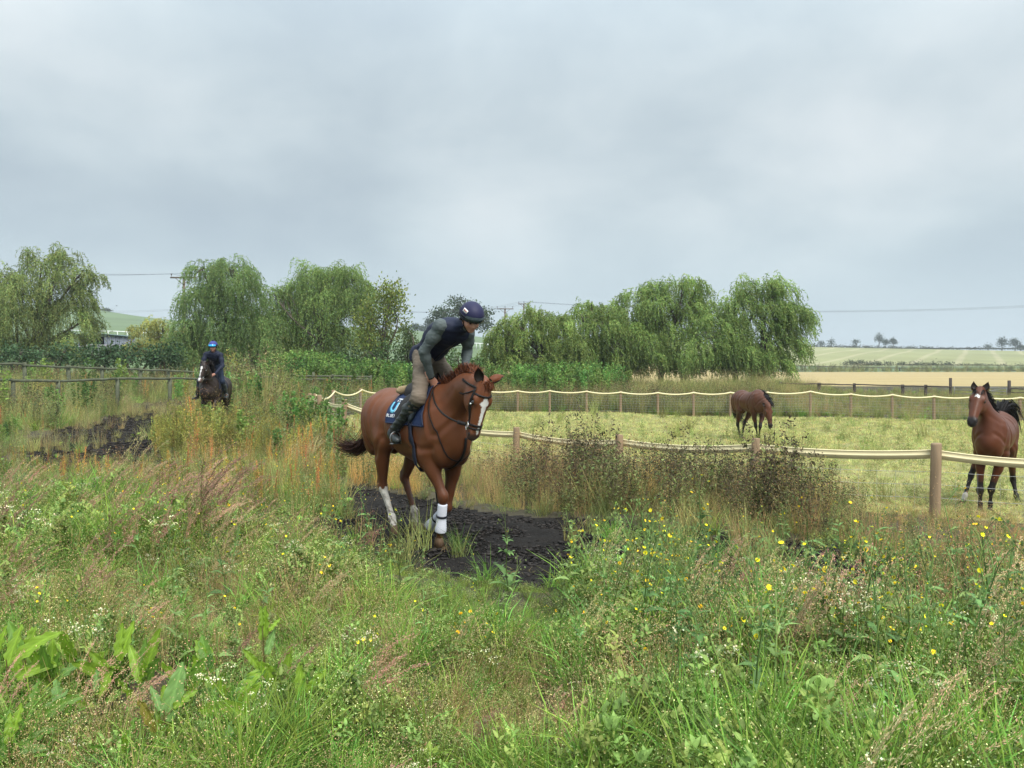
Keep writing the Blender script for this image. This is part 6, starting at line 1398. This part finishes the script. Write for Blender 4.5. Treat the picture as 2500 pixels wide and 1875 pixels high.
def gn_scatter(name, label, keys, pts, rot, scl, idx):
    """one object: points that carry rotation, size and a plant index; the node tree sets the plants"""
    col = bpy.data.collections.new('plants_'+name); objs = [o for k in keys for o in SPEC[k]]
    off = {}; c = 0; ren = []
    for k in keys: off[k] = (c, len(SPEC[k])); c += len(SPEC[k])
    for i, o in enumerate(objs):
        q = bpy.data.objects.new('plant_%s_%03d' % (name, i), o.data); col.objects.link(q)
    n = len(pts); me = bpy.data.meshes.new(name); me.vertices.add(n); me.vertices.foreach_set('co', np.asarray(pts, np.float32).ravel())
    gi = np.array([off[k][0]+r % off[k][1] for k, r in idx], np.int32)
    a = me.attributes.new('pidx', 'INT', 'POINT'); a.data.foreach_set('value', gi)
    a = me.attributes.new('prot', 'FLOAT_VECTOR', 'POINT'); a.data.foreach_set('vector', np.asarray(rot, np.float32).ravel())
    a = me.attributes.new('pscl', 'FLOAT', 'POINT'); a.data.foreach_set('value', np.asarray(scl, np.float32))
    o = bpy.data.objects.new(name, me); C.objects.link(o); tag(o, label, None, None, 'stuff')
    g = bpy.data.node_groups.new(name+'_nodes', 'GeometryNodeTree'); g.interface.new_socket('Geometry', in_out='INPUT', socket_type='NodeSocketGeometry'); g.interface.new_socket('Geometry', in_out='OUTPUT', socket_type='NodeSocketGeometry')
    N = g.nodes; L = g.links; gi_ = N.new('NodeGroupInput'); go = N.new('NodeGroupOutput'); ip = N.new('GeometryNodeInstanceOnPoints'); ci = N.new('GeometryNodeCollectionInfo')
    ci.inputs['Collection'].default_value = col; ci.inputs['Separate Children'].default_value = True; ci.inputs['Reset Children'].default_value = True; ip.inputs['Pick Instance'].default_value = True
    def at(nm, t): q = N.new('GeometryNodeInputNamedAttribute'); q.data_type = t; q.inputs['Name'].default_value = nm; return q.outputs['Attribute']
    L.new(gi_.outputs[0], ip.inputs['Points']); L.new(ci.outputs[0], ip.inputs['Instance']); L.new(at('pidx', 'INT'), ip.inputs['Instance Index']); L.new(at('prot', 'FLOAT_VECTOR'), ip.inputs['Rotation']); L.new(at('pscl', 'FLOAT'), ip.inputs['Scale']); L.new(ip.outputs[0], go.inputs[0])
    md = o.modifiers.new('plants', 'NODES'); md.node_group = g
    return o
def candidates(d0, d1, dens, tmax=.76, rng=VG):
    """random ground points in front of the camera, dens(d) per square metre"""
    out = []
    e = np.geomspace(d0, d1, 26) if d0 > 0 else np.linspace(d0, d1, 26)
    for a, b in zip(e[:-1], e[1:]):
        dm = (a+b)/2; wid = 2*tmax*(dm+.8); n = rng.poisson(dens(dm)*(b-a)*wid); y = rng.uniform(a, b, n); x = rng.uniform(-.5, .5, n)*2*tmax*(y+.8); out.append(np.c_[x, y])
    return np.concatenate(out)
def gz(x, y):                                       # ground height as built, with the hollow of the track
    td = track_d(x, y); hw = 1.75; trk = sstep(.25, -.15, td-hw); return ground(x, y)-.012*trk*(y < 45)
def scatter(name, label, xy, pick, rng=VG):
    """pick(x, y, px) -> (list of keys, weight matrix (k,n), scale (n))"""
    x, y = xy[:, 0], xy[:, 1]; px = 1250+FPX*x/np.maximum(y, .5); keys, W, S, keep = pick(x, y, px); W = np.array([np.broadcast_to(w, x.shape) for w in W]); x, y, W, S = x[keep], y[keep], W[:, keep], S[keep]
    cum = np.cumsum(W, 0); r = rng.random(len(x))*cum[-1]; k = (r[None] > cum).sum(0); z = gz(x, y); n = len(x)
    rot = np.c_[rng.normal(size=(n, 2))*.08, rng.uniform(-PI, PI, n)]; fog = np.isin(k, [i for i, q in enumerate(keys) if q in ('fog', 'straw')]); rot[fog, 2] = rng.normal(size=fog.sum())*.5
    scl = S*rng.uniform(.7, 1.25, n); return gn_scatter(name, label, keys, np.c_[x, y, z-.01], rot, scl, [(keys[a], b) for a, b in zip(k, rng.integers(0, 60, n))])
def blob(x, y, cx, cy, rx, ry=None): ry = ry or rx; return np.exp(-(((x-cx)/rx)**2+((y-cy)/ry)**2))
def bl_px(x, y, px, py, r, s=1.6):                   # blob round the ground point seen at a pixel
    d = FPX*(CAMZ-.05)/(py-HOR); return blob(x, y, (px-1250)/FPX*d, d, r, r*s)
def vegetation():
    nz = lambda x, y, s, o=0: fbm(x*s+o, y*s+o*1.7, 3)/.9
    def pick_near(x, y, px):
        on = near_of_track(x, y); td = track_d(x, y); a = nz(x, y, .55, 3); b = nz(x, y, .8, 11); c = nz(x, y, 1.1, 21)
        brown = sstep(.50, .64, a)+1.5*bl_px(x, y, 420, 1620, 1.0)+1.5*bl_px(x, y, 180, 1500, .8)+bl_px(x, y, 800, 1800, .7)+bl_px(x, y, 1500, 1780, .7)
        right = sstep(1450, 1900, px); left = 1-sstep(350, 900, px); far = sstep(5.0, 6.5, y)
        keys = ['grass', 'lush', 'dry', 'fog', 'herb', 'pale', 'umbel', 'leafy', 'litter', 'yel', 'straw', 'bush']; hb = nz(x, y, 1.0, 44); dr = nz(x, y, .9, 55)
        W = [1.3+.3*b, .45+2.6*sstep(.50, .58, c)*(1-right*.4), .06+1.5*brown*sstep(.40, .54, dr)+.7*sstep(.56, .64, dr), .010+.05*left*far+.16*bl_px(x, y, 1900, 1640, .5)+.03*brown+1.6*np.clip(bl_px(x, y, 430, 1290, .9)+bl_px(x, y, 700, 1300, .8)+.8*bl_px(x, y, 250, 1200, .8), 0, 1)*sstep(.42, .58, c), 1.5+.8*right, .35+1.7*right*sstep(.45, .6, b)+.3*(1-left), .05+.35*right*far+.5*bl_px(x, y, 1800, 1480, .8)+.12*left*far, (.12+.35*sstep(.54, .62, b)), .25, (.07+.05*right)*(y > 4.2), .03+.0*x, .35+1.3*sstep(.50, .58, hb)]
        S = (.80+.25*far+.15*right)*(.52+.98*nz(x, y, 1.5, 88)+.25*sstep(.5, .6, hb)-.25*brown*sstep(.4, .6, dr))*np.where((px > 900) & (px < 1400) & (td < 3.1), .42+.75*sstep(.45, .6, dr), 1); keep = on & (td > 1.70+.5*(nz(x, y, .9)-.5)) & ~(bl_px(x, y, 400, 1720, .55) > .75)
        return keys, W, S, keep
    scatter('meadow_plants', 'tangled meadow of grasses and small herbs filling the foreground', candidates(2.2, 10, lambda d: 330*min(1, (4.2/d)**1.15), .86), pick_near)
    def pick_rim(x, y, px):                          # the yellow flowered edge of the track
        on = near_of_track(x, y); td = track_d(x, y); k = VG.random(len(x)); rg = sstep(1150, 1700, px)
        p = np.exp(-((td-2.2)/1.0)**2)*(.30+1.0*rg)+.10+.10*rg; p = p*np.where((px > 600) & (px < 860), .6, 1)*np.where((px >= 860) & (px < 1380), .22, 1)
        return ['sow', 'sowg', 'lush', 'straw', 'fog'], [1.0, .75+0*x, .5, .03, .02], .85+.28*rg, on & (td > 1.62) & (k < p)
    scatter('yellow_flowers', 'yellow flowered sow thistles scattered along the near edge of the dark track', candidates(3.4, 9.5, lambda d: 52, .82), pick_rim)
    def pick_left(x, y, px):                         # left of the track bend and the rough ground up to the rails
        td = track_d(x, y); c = np.array(TRACKC[::-1]); on = near_of_track(x, y); isl = ~on & ~inpoly(x, y, PADDOCK) & (td > 1.75) & ((px < 1020) | (y > 20)) & (x < np.interp(y, [8, 10, 12, 17, 20, 24, 27, 40, 50], [9, 2.2, 1.2, -.6, -4.6, -6.2, -7.3, -7.2, 30]))
        isl2 = on & (y > 9.3) & (td > 1.8); a = nz(x, y, .35, 5); b = nz(x, y, .5, 15)
        ye = blob(x, y, -6.6, 16, 2.0, 3.2)+blob(x, y, -7.6, 19.5, 1.3, 3); st = blob(x, y, -4.0, 13.5, 1.3, 2.2)+blob(x, y, -3.2, 16, 1.2, 2.5)+blob(x, y, -3.6, 10.6, .8, 1); ru = blob(x, y, -3.4, 11.6, 1.0, 1.2)+blob(x, y, -2.6, 10.8, .7, .9)+.4*st; ta = blob(x, y, -1.9, 11.8, 1.3, 1.3)*3
        mv = isl2*1.0; far = sstep(22, 30, y)
        keys = ['rough', 'wherb', 'straw', 'rust', 'tawny', 'mauve', 'lush', 'haze', 'sow', 'leafy', 'herb', 'nettle', 'deadgreen', 'bush', 'thist']
        W = [.8+.5*far, .12+2.4*ye, .08+2.2*st, .12+2.4*ru, .05+4*ta, .25+.45*mv+.2*far, .6, .12+.4*st+.3*ye, .10+.3*mv*(y < 16), .3, .7, .12*far+.35*sstep(.52, .60, a), .25+.4*far, .35+1.6*sstep(.48, .60, b), .25+.9*sstep(.52, .6, a)]
        S = np.where(isl2, .62, np.where(ta > .6, .8, 1.0))*(.55+.95*nz(x, y, .8, 91))*np.interp(y, [8, 12, 20, 30, 50], [.62, .8, .95, 1.15, 1.35]); S = S*np.where(isl2 & (y > 17), .8, 1)*np.where(isl2 & (px > 60) & (px < 450) & (td < 4) & (y < 19.5), np.interp(y, [11, 13.5, 18], [1, .5, .45]), 1); S = S*np.where((y > 21) & (y < 32) & (x < -9), 2.0, 1)
        return keys, W, S, (isl | isl2) & (y < 52) & ((y < 39.5) | (px < 1150))
    scatter('rough_growth', 'tall rough growth of many weeds round the bend of the track and up to the rail fences', candidates(8.5, 52, lambda d: 46*min(1, (11/d)**1.25), .82), pick_left)
    def pick_fence(x, y, px):                        # dead weeds under the near tape fence
        fd = pdist(x, y, NEARF); td = track_d(x, y); on = ~near_of_track(x, y) & (td > 1.72); inside = inpoly(x, y, PADDOCK)
        q = nz(x, y, .8, 31); dk = blob(px, y, 1880, 10, 190, 8)+.9*blob(px, y, 1430, 12, 75, 8)+.6*blob(px, y, 1290, 12, 60, 8)+.4*blob(px, y, 1600, 12, 110, 8)
        gold = sstep(2020, 2180, px); br = blob(px, y, 1190, 11, 110, 8)+blob(px, y, 1330, 11, 60, 6)
        keys = ['dead', 'deadgreen', 'haze', 'tawny', 'rough', 'litter', 'sowg', 'dry', 'herb']
        W = [.02+1.3*dk*(1-gold), .35+.9*dk*(1-gold), .4+1.7*br+.3*(1-dk), .25+1.0*gold, .55, .5, .02, .5+1.3*gold, .8+.5*gold]
        hgt = np.interp(td, [1.7, 2.1, 3.0, 6], [.62, .80, .95, .95]); hgt = hgt*np.where(gold > .5, .62, 1)*(.74+.34*np.clip(dk, 0, 1)); keep = on & (px > 1010) & (~inside | (fd < .4)) & (y < 21)
        hgt = hgt*np.interp(px, [1000, 1250, 1500, 2000], [.86, .88, .9, .85])*(.25+1.3*nz(x, y, 1.5, 77))*(1+.28*np.clip(dk, 0, 1))
        return keys, W, hgt, keep
    scatter('fence_weeds', 'brown dead weeds and rusty grasses along the near tape fence', candidates(5.5, 21, lambda d: 60*min(1, (9/d)**.9), .84), pick_fence)
    def pick_pad(x, y, px): a = nz(x, y, .25, 41); b = nz(x, y, .6, 51); return ['mown', 'herb', 'rough'], [1+0*x, .02+.03*sstep(.5, .6, b), .001+.006*(y > 36)], np.where(y > 20, 1.25, .95)+.35*(a-.5), inpoly(x, y, PADDOCK)
    scatter('paddock_grass', 'pale mown grass and loose cuttings covering the paddock', candidates(9.5, 39.5, lambda d: 62*min(1, (12/d)**1.0), .84), pick_pad)
    def pick_bank(x, y, px):                         # beyond the far tape fence, below the willows
        beh = (y > np.interp(px, [1150, 1264, 2490, 2700], [39.1, 39.1, 33.3, 32.5])) & (px > 1120); beh |= (y > 43.5) & (px <= 1150) & (px > 640)
        net = blob(px, y, 1380, 46, 110, 3.5)+blob(px, y, 860, 48, 150, 5)+blob(px, y, 720, 48, 90, 5)+.25*blob(px, y, 1130, 47, 80, 5); gr = blob(px, y, 1750, 47, 200, 5)+blob(px, y, 1100, 45, 60, 5); a = nz(x, y, .3, 61)
        keys = ['rough', 'lush', 'mauve', 'haze', 'nettle', 'deadgreen', 'leafy']; lo = np.interp(px, [1880, 2050], [1.0, .45])
        rr = px > 1900; W = [.8+1.5*gr+0*x, .4+1.2*gr, .45*(1-np.clip(net, 0, .8)), .35*(y < 43), (5*net)*~rr*(net > .12), .5*(y < 42)*~rr, .2*~rr]
        return keys, W, (1.35+.35*a+.25*np.clip(net, 0, 1))*lo*np.where(y < 42, .8, 1), beh & (y < 51)
    scatter('nettle_bank', 'bank of nettles and long grass between the far tape fence and the willows', candidates(34, 51, lambda d: 9.5 if d > 43 else 24, .82), pick_bank)
    def pick_over(x, y, px):                         # plants that have taken parts of the track itself
        td = track_d(x, y); on = (td < 1.85); k = VG.random(len(x)); a = nz(x, y, .7, 71)
        mid = np.where(y > 16.0, sstep(400, 470, px), 1)*(1-sstep(800, 880, px))*(y > 9.3)*(y < 19.5); rt = sstep(1280, 1480, px)*(.55+.45*sstep(1700, 2100, px)); le = (y > 16.0)*np.where(px < 245, .45*sstep(.40, .55, a), .15*sstep(.5, .62, a)); side = (y > 15)*sstep(.6, 1.6, x-np.interp(y, [15, 20, 26], [-7.9, -10.4, -12]))*.9*(y < 21)
        back = sstep(25, 27.5, y)*.9; lo = np.maximum((near_of_track(x, y))*(td > .5)*.35*(px < 1000)*(px > 560), .30*(px > 960)*(px < 1400)*sstep(.45, .62, a)*(td > .6))
        p = np.maximum.reduce([mid*.95, rt*np.where(a > .46, 1, .35), le, side, lo, back]); keys = ['rough', 'lush', 'herb', 'rust', 'leafy', 'sow', 'haze', 'mauve', 'wherb', 'litter', 'sowg', 'yel']
        W = [.5*mid+.2, .5*mid+.4*rt+.1, .8*mid+1.0*rt, .45*mid, .6*mid+.1, .2*mid+.8*rt+.05, .3*mid+1.0*rt*sstep(1600, 2000, px)+.02, .25*mid+3*(le > 0)*(mid < .2)*(side < .1), 3.0*side+.1*mid, .5, .9*rt+.1, .25*rt+.1*mid]
        S = np.where(rt > .3, .70, np.where(le > 0, .85, .72)); S = np.where(side > .2, 1.25, S); S = S*np.where(px < 450, np.interp(y, [11, 13.5, 16], [1, .5, .35]), 1)*np.where((y > 16) & (px < 450), 2.2, 1); return keys, W, S, on & (k < p) & (y < 32)
    scatter('track_overgrowth', 'weeds that have grown over parts of the dark track', candidates(4, 32, lambda d: 60*min(1, (9/d)**1.1), .84), pick_over)
    def pick_track(x, y, px): td = track_d(x, y); return ['clod'], [1+0*x], np.where(y > 14, 1.6, .9)+0*x, (td < 2.35) & (y < 30)
    scatter('track_clods', 'dark loose clods of the track surface', candidates(4, 30, lambda d: 75*min(1, 9/d), .84), pick_track)
    def pick_hedge(x, y, px): return ['rough', 'deadgreen', 'mauve'], [.8, 1.2, .5], 1.7+.8*nz(x, y, .05), (px > 1880)
    for nm, lab, yy in (('field_verge', 'dark rough verge between the gold field and the pale field', (203, 214)),):
        xy = candidates(yy[0], yy[1], lambda d: .9, .78); xy = xy[xy[:, 0] > 60]; scatter(nm, lab, xy, pick_hedge)
def hedges():
    G = np.random.default_rng
    for i, (x0, x1, yt, yb, lab) in enumerate([(2060, 2176, 881, 893, 'first clipped hedge length at the left of the pale field'), (2190, 2334, 884, 897, 'longest clipped hedge length in the pale field'), (2341, 2410, 889, 901, 'third clipped hedge length in the pale field'), (2418, 2456, 891, 902, 'short hedge length fourth from the left in the pale field'), (2481, 2530, 891, 903, 'last hedge length of the pale field, cut by the right edge')]):
        n = max(2, int((x1-x0)/16)); lb = [(x0+(q+.5)*(x1-x0)/n, (yt+yb)/2+G(i*9+q).normal()*.5+(q/n)*2, (x1-x0)/n*.62, (yb-yt)/2) for q in range(n)]
        bushy('field_hedge', lab, lb, 246, (x0+x1)/2, G(80+i), .9, col=(.050, .062, .034), card=(.22, .19), th=.4, tr=.12, clumps=2.2, leaf='far_leaf', trans=.15, group='hedge lengths in the pale field', cat='hedge', low=True, limbs=False)
    lb = []
    for px in np.arange(1925, 2540, 19.): lb.append((px, float(YTOP(px))+G(int(px)).normal()*.3, 12, 2.0))
    bushy('skyline_hedge', 'long low dark hedge along the skyline above the pale field', lb, 486, 2200, G(90), .7, col=(.050, .060, .036), card=(.5, .4), th=.3, tr=.1, leaf='far_leaf', trans=.15, cat='hedge', low=True, limbs=False)
    lb = [(px, float(YTOP(px))-1+G(int(px)).normal()*.8, 9, 2.6) for px in (229, 240, 258, 262)]
    bushy('skyline_hedge', 'small dark bushes on the crest of the left hill', lb, 424, 240, G(91), .7, col=(.055, .07, .04), card=(.5, .4), th=.3, tr=.1, leaf='far_leaf', trans=.15, cat='hedge', low=True, limbs=False)
hedges(); vegetation()
# ---------------------------------------------------------------- the air
def haze():
    m = bpy.data.materials.new('haze_air'); m.use_nodes = True; n = m.node_tree.nodes; L = m.node_tree.links; n.clear(); out = n.new('ShaderNodeOutputMaterial'); v = n.new('ShaderNodeVolumePrincipled')
    v.inputs['Color'].default_value = (.86, .93, 1, 1); v.inputs['Density'].default_value = .00042; v.inputs['Anisotropy'].default_value = .2; L.new(v.outputs[0], out.inputs['Volume'])
    x0, x1, y0, y1, z0, z1 = -5400, 5400, -60, 3900, -18, 62
    V = [(x, y, z) for z in (z0, z1) for y in (y0, y1) for x in (x0, x1)]; F = np.array([[0, 2, 3, 1], [4, 5, 7, 6], [0, 1, 5, 4], [2, 6, 7, 3], [0, 4, 6, 2], [1, 3, 7, 5]])
    tag(mk('haze', V, F, m), 'pale summer haze between the camera and the hills', None, None, 'stuff')
haze()
# ---------------------------------------------------------------- single plants of the foreground
DOCK = mat('dock_leaf', (1.1, 1.15, 1.0), rough=.5, spec=.35, vc=True, trans=.38, noise=(18, .14))
def dock_plant(label, px, d, leaves, stem_h, seed, lean=(0, 0)):
    """leaves: (height up the stem, azimuth deg, elevation deg, length, colour key)"""
    g = np.random.default_rng(seed); stem_h *= .85; d *= .87; x = (px-1250)/FPX*d; z = float(ground(x, d)); rt = thing('dock_plant', label, 'plant', (x, d, z), 0, 'broad leaved dock plants in the foreground')
    cols = dict(y=(.20, .31, .035), g=(.12, .22, .035), b=(.16, .27, .085), r=(.26, .22, .045)); top = np.array([lean[0], lean[1], stem_h]); pb = PB(); pb.stem(np.array([[0, 0, 0], top*.5+[.01, 0, 0], top]), [.007, .006, .003], (.17, .13, .05)); pb.build('stem', DOCK, rt, smooth=True)
    for h, az, el, L, ck in leaves:
        L *= .80; h *= .85
        pb = PB(); a, e = math.radians(az), math.radians(el); dr = np.array([math.cos(a)*math.cos(e), math.sin(a)*math.cos(e), math.sin(e)]); base = top*min(1, h/max(stem_h, .01)) if h <= stem_h else top
        pet = base+dr*.05; pb.stem(np.array([base, pet]), .0035, (.16, .16, .05)); c = np.array(cols[ck])*g.uniform(.85, 1.12); d_ = unit(dr); sdv = unit(np.cross(d_, [g.normal()*.25, -1.0 if abs(dr[1]) < .7 else .2, .55])); seg, nw = 12, 4; V = []; Cc = []; p = pet.copy(); W_ = L*g.uniform(.26, .33)
        for k in range(seg+1):
            t = k/seg; ww = W_*.5*(math.sin(PI*min(1, .12+.86*t**.85))**.7)+.001; up = np.cross(sdv, d_)
            for q in range(-nw, nw+1):
                f = q/nw; wav = .010*math.sin(k*1.9+seed+abs(q))*abs(f)**2; V.append(p+sdv*ww*f*(1+.06*math.sin(k*2.3))+up*(abs(f)*ww*.32+wav)); m = 1.35 if q == 0 else 1; rib = .90 if (k+abs(q)) % 2 else 1.06
                cc = c*m*rib; edge = max(0, abs(f)-.8)*.8 if ck == 'r' else 0; Cc.append(cc*(1-edge)+np.array([.35, .20, .06])*edge)
            p = p+d_*L/seg; d_ = unit(d_+np.array([0, 0, -.55*math.cos(e)-.12])/seg*g.uniform(.8, 1.3)+g.normal(size=3)*.015); sdv = unit(sdv-d_*(sdv@d_))
        w_ = 2*nw+1; F = np.array([[k*w_+q, k*w_+q+1, (k+1)*w_+q+1, (k+1)*w_+q] for k in range(seg) for q in range(w_-1)]); pb.quads(np.array(V), F, np.array(Cc)); pb.build('leaf', DOCK, rt, smooth=True)
def docks():
    g = np.random.default_rng(77)
    more = [(-10, 4.6, .30, 'upright dock at the left edge behind the arching leaf'), (60, 4.5, .28, 'dock second from the left edge behind the dense one'), (125, 4.3, .24, 'dock right of the dense dock near the left edge'), (190, 4.5, .26, 'leafy dock left of the notched one'), (285, 4.4, .26, 'upright dock between the notched one and the longest leaf'), (350, 4.2, .30, 'dock with crossed leaves just left of the longest leaf'), (455, 4.2, .26, 'dock just right of the longest leaf'), (560, 4.1, .24, 'dock beneath the flat held leaf'), (690, 4.3, .26, 'dock between the reddish stem and the pale glowing leaves'), (510, 4.5, .22, 'small dock behind the flat held leaf')]
    for i, (px, d, hh, lab) in enumerate(more):
        dock_plant(lab, px, d, [(g.uniform(.05, hh), g.uniform(0, 360), g.uniform(35, 82), g.uniform(.16, .26), 'ygyby'[k % 5]) for k in range(8)], hh, 60+i)
    for i, (px, d, lab) in enumerate([(20, 3.7, 'low dock in the bottom left corner'), (150, 4.05, 'low dock between the left edge and the notched dock'), (300, 3.6, 'low dock at the bottom edge left of the longest leaf'), (470, 3.5, 'low dock at the bottom edge under the wide flat leaf'), (620, 3.6, 'low dock under the tall reddish stem'), (120, 4.6, 'dock with dark leaves above the left corner'), (820, 6.6, 'dock leaf beside the track under the island of weeds')]):
        dock_plant(lab, px, d, [(g.uniform(.03, .16), g.uniform(0, 360), g.uniform(20, 75), g.uniform(.13, .20), 'gygb'[k % 4]) for k in range(8)], .16, 20+i)
    dock_plant('dock with the longest upright blue green leaf, near the bottom edge', 400, 3.75, [(.10, 110, 75, .30, 'y'), (.22, 60, 72, .30, 'b'), (.05, 200, 40, .24, 'b'), (.12, 250, 35, .22, 'g'), (.05, 330, 30, .22, 'y'), (.28, 150, 60, .14, 'b'), (.30, 30, 40, .14, 'y'), (.08, 20, 25, .24, 'g'), (.18, 185, 62, .20, 'r')], .34, 1)
    dock_plant('tall dock with a reddish stem and stacked bright leaves left of centre', 642, 4.3, [(.44, 95, 80, .20, 'y'), (.36, 60, 65, .15, 'b'), (.30, 190, 60, .14, 'y'), (.50, 40, 50, .10, 'y'), (.22, 340, 60, .14, 'g'), (.52, 120, 75, .12, 'y'), (.14, 200, 35, .16, 'y')], .52, 2)
    dock_plant('dock with one wide leaf held out flat towards the left edge', 640, 3.85, [(.26, 182, 22, .30, 'y'), (.12, 188, 8, .30, 'r'), (.05, 300, 30, .20, 'g'), (.03, 20, 40, .20, 'y')], .30, 3)
    dock_plant('dock with pale glowing leaves right of the tall reddish stem', 735, 4.1, [(.20, 100, 78, .20, 'y'), (.12, 60, 60, .20, 'y'), (.24, 30, 55, .16, 'y'), (.05, 140, 60, .22, 'y'), (.05, 200, 30, .2, 'g')], .28, 4)
    dock_plant('dock cut by the left edge with the highest arching leaf', 15, 4.2, [(.34, 10, 45, .30, 'y'), (.26, 20, 30, .24, 'y'), (.16, 340, 25, .24, 'g'), (.30, 90, 70, .24, 'y'), (.10, 30, 30, .26, 'g'), (.05, 320, 25, .24, 'g')], .40, 5)
    dock_plant('dense dock below the arching leaf at the left edge', 70, 3.95, [(.14, 30, 35, .24, 'g'), (.10, 60, 45, .22, 'b'), (.06, 340, 20, .24, 'g'), (.06, 200, 25, .24, 'y'), (.03, 280, 30, .2, 'g'), (.16, 100, 60, .18, 'g')], .2, 6)
    dock_plant('small dock with notched leaves between the left edge and the longest leaf', 235, 4.15, [(.16, 60, 65, .17, 'y'), (.12, 190, 40, .20, 'y'), (.14, 20, 40, .15, 'g'), (.05, 240, 30, .16, 'g'), (.05, 330, 30, .18, 'g'), (.18, 110, 70, .13, 'b')], .22, 7)
    dock_plant('dock leaves at the bottom edge right of the longest leaf', 540, 3.55, [(.08, 90, 65, .24, 'b'), (.06, 150, 40, .26, 'g'), (.05, 30, 40, .24, 'g'), (.05, 200, 25, .24, 'y'), (.03, 330, 30, .22, 'y')], .16, 8)
    dock_plant('dock in the dark grass hollow at the bottom right', 2120, 4.0, [(.06, 60, 50, .16, 'g'), (.04, 130, 45, .16, 'g'), (.05, 200, 35, .15, 'y'), (.03, 330, 30, .16, 'g'), (.06, 20, 40, .14, 'g')], .1, 9)
    dock_plant('dock in the bright green clump below the pink grasses on the left', 500, 5.4, [(.08, 60, 50, .20, 'g'), (.05, 10, 30, .22, 'y'), (.05, 170, 35, .2, 'g'), (.04, 300, 40, .18, 'g'), (.08, 110, 65, .18, 'g')], .12, 10)
def thistles():
    global VG
    sv = VG
    rows = [(1715, 6.2, 1.02, 'tallest sow thistle, its bare green stem crossing the dead weeds'), (1975, 6.0, .86, 'sow thistle with a flower head just below the dark dead weeds'), (1240, 6.0, .70, 'sow thistle standing over the dark track right of the chestnut horse'), (980, 6.1, .66, 'sow thistle under the forelegs of the chestnut horse'),
            (2175, 4.5, .70, 'leaning sow thistle in the lower right meadow'), (2030, 4.6, .60, 'sow thistle with one drooping blade leaf, left of the leaning one'), (2420, 4.9, .86, 'thick stemmed sow thistle near the right edge'), (2345, 6.3, .85, 'sow thistle in front of the standing bay horse'), (2140, 6.6, .75, 'sow thistle left of the thick tape fence post'),
            (1420, 5.9, .62, 'bushy sow thistle in the middle of the yellow flowers'), (1560, 5.6, .66, 'sow thistle right of the bushy one among the yellow flowers'), (930, 5.5, .50, 'grey green sow thistle below the hooves'), (1110, 4.3, .42, 'low sow thistle with two open flowers in the centre foreground'), (905, 4.35, .30, 'single large yellow flower in the left of centre foreground')]
    for i, (px, d, h, lab) in enumerate(rows):
        VG = np.random.default_rng(300+i); x = (px-1250)/FPX*d; z = float(ground(x, d)); rt = thing('sow_thistle', lab, 'plant', (x, d, z), 0, 'tall sow thistles'); pr = dict(stem=PB(), leaves=PB(), flowers=PB())
        sp_sow(h, 4, 10, 12, pr); pr['stem'].build('stem', LEAF, rt, smooth=True); tag(pr['leaves'].build('leaves', LEAF, rt), kind='stuff'); tag(pr['flowers'].build('flowers', LEAF, rt), kind='stuff')
    for i, (px, d, h, n, lab) in enumerate([(1850, 4.35, .50, 9, 'arching clump of pinkish seed grass right of centre'), (1960, 4.5, .46, 7, 'second clump of pinkish seed grass, right of the arching one'), (1870, 4.0, .36, 6, 'low clump of pinkish seed grass below the arching one'), (1400, 5.6, .42, 5, 'straw coloured seed grass beside the track, below the dark soil'), (1450, 4.3, .45, 5, 'upright reddish seed grass left of the arching clump'), (300, 8.3, .6, 8, 'pink seed grass at the left, under the dark track'), (470, 7.6, .55, 10, 'largest pink seed grass patch at the left')]):
        VG = np.random.default_rng(400+i); x = (px-1250)/FPX*d; z = float(ground(x, d)); rt = thing('seed_grass', lab, 'grass', (x, d, z), 0, 'clumps of pinkish seed grass'); sp_fog((.34, .22, .155) if i < 5 else (.28, .175, .15), n, h, .9, 14).build('seed_heads', LEAF, rt)
    VG = sv
docks(); thistles()
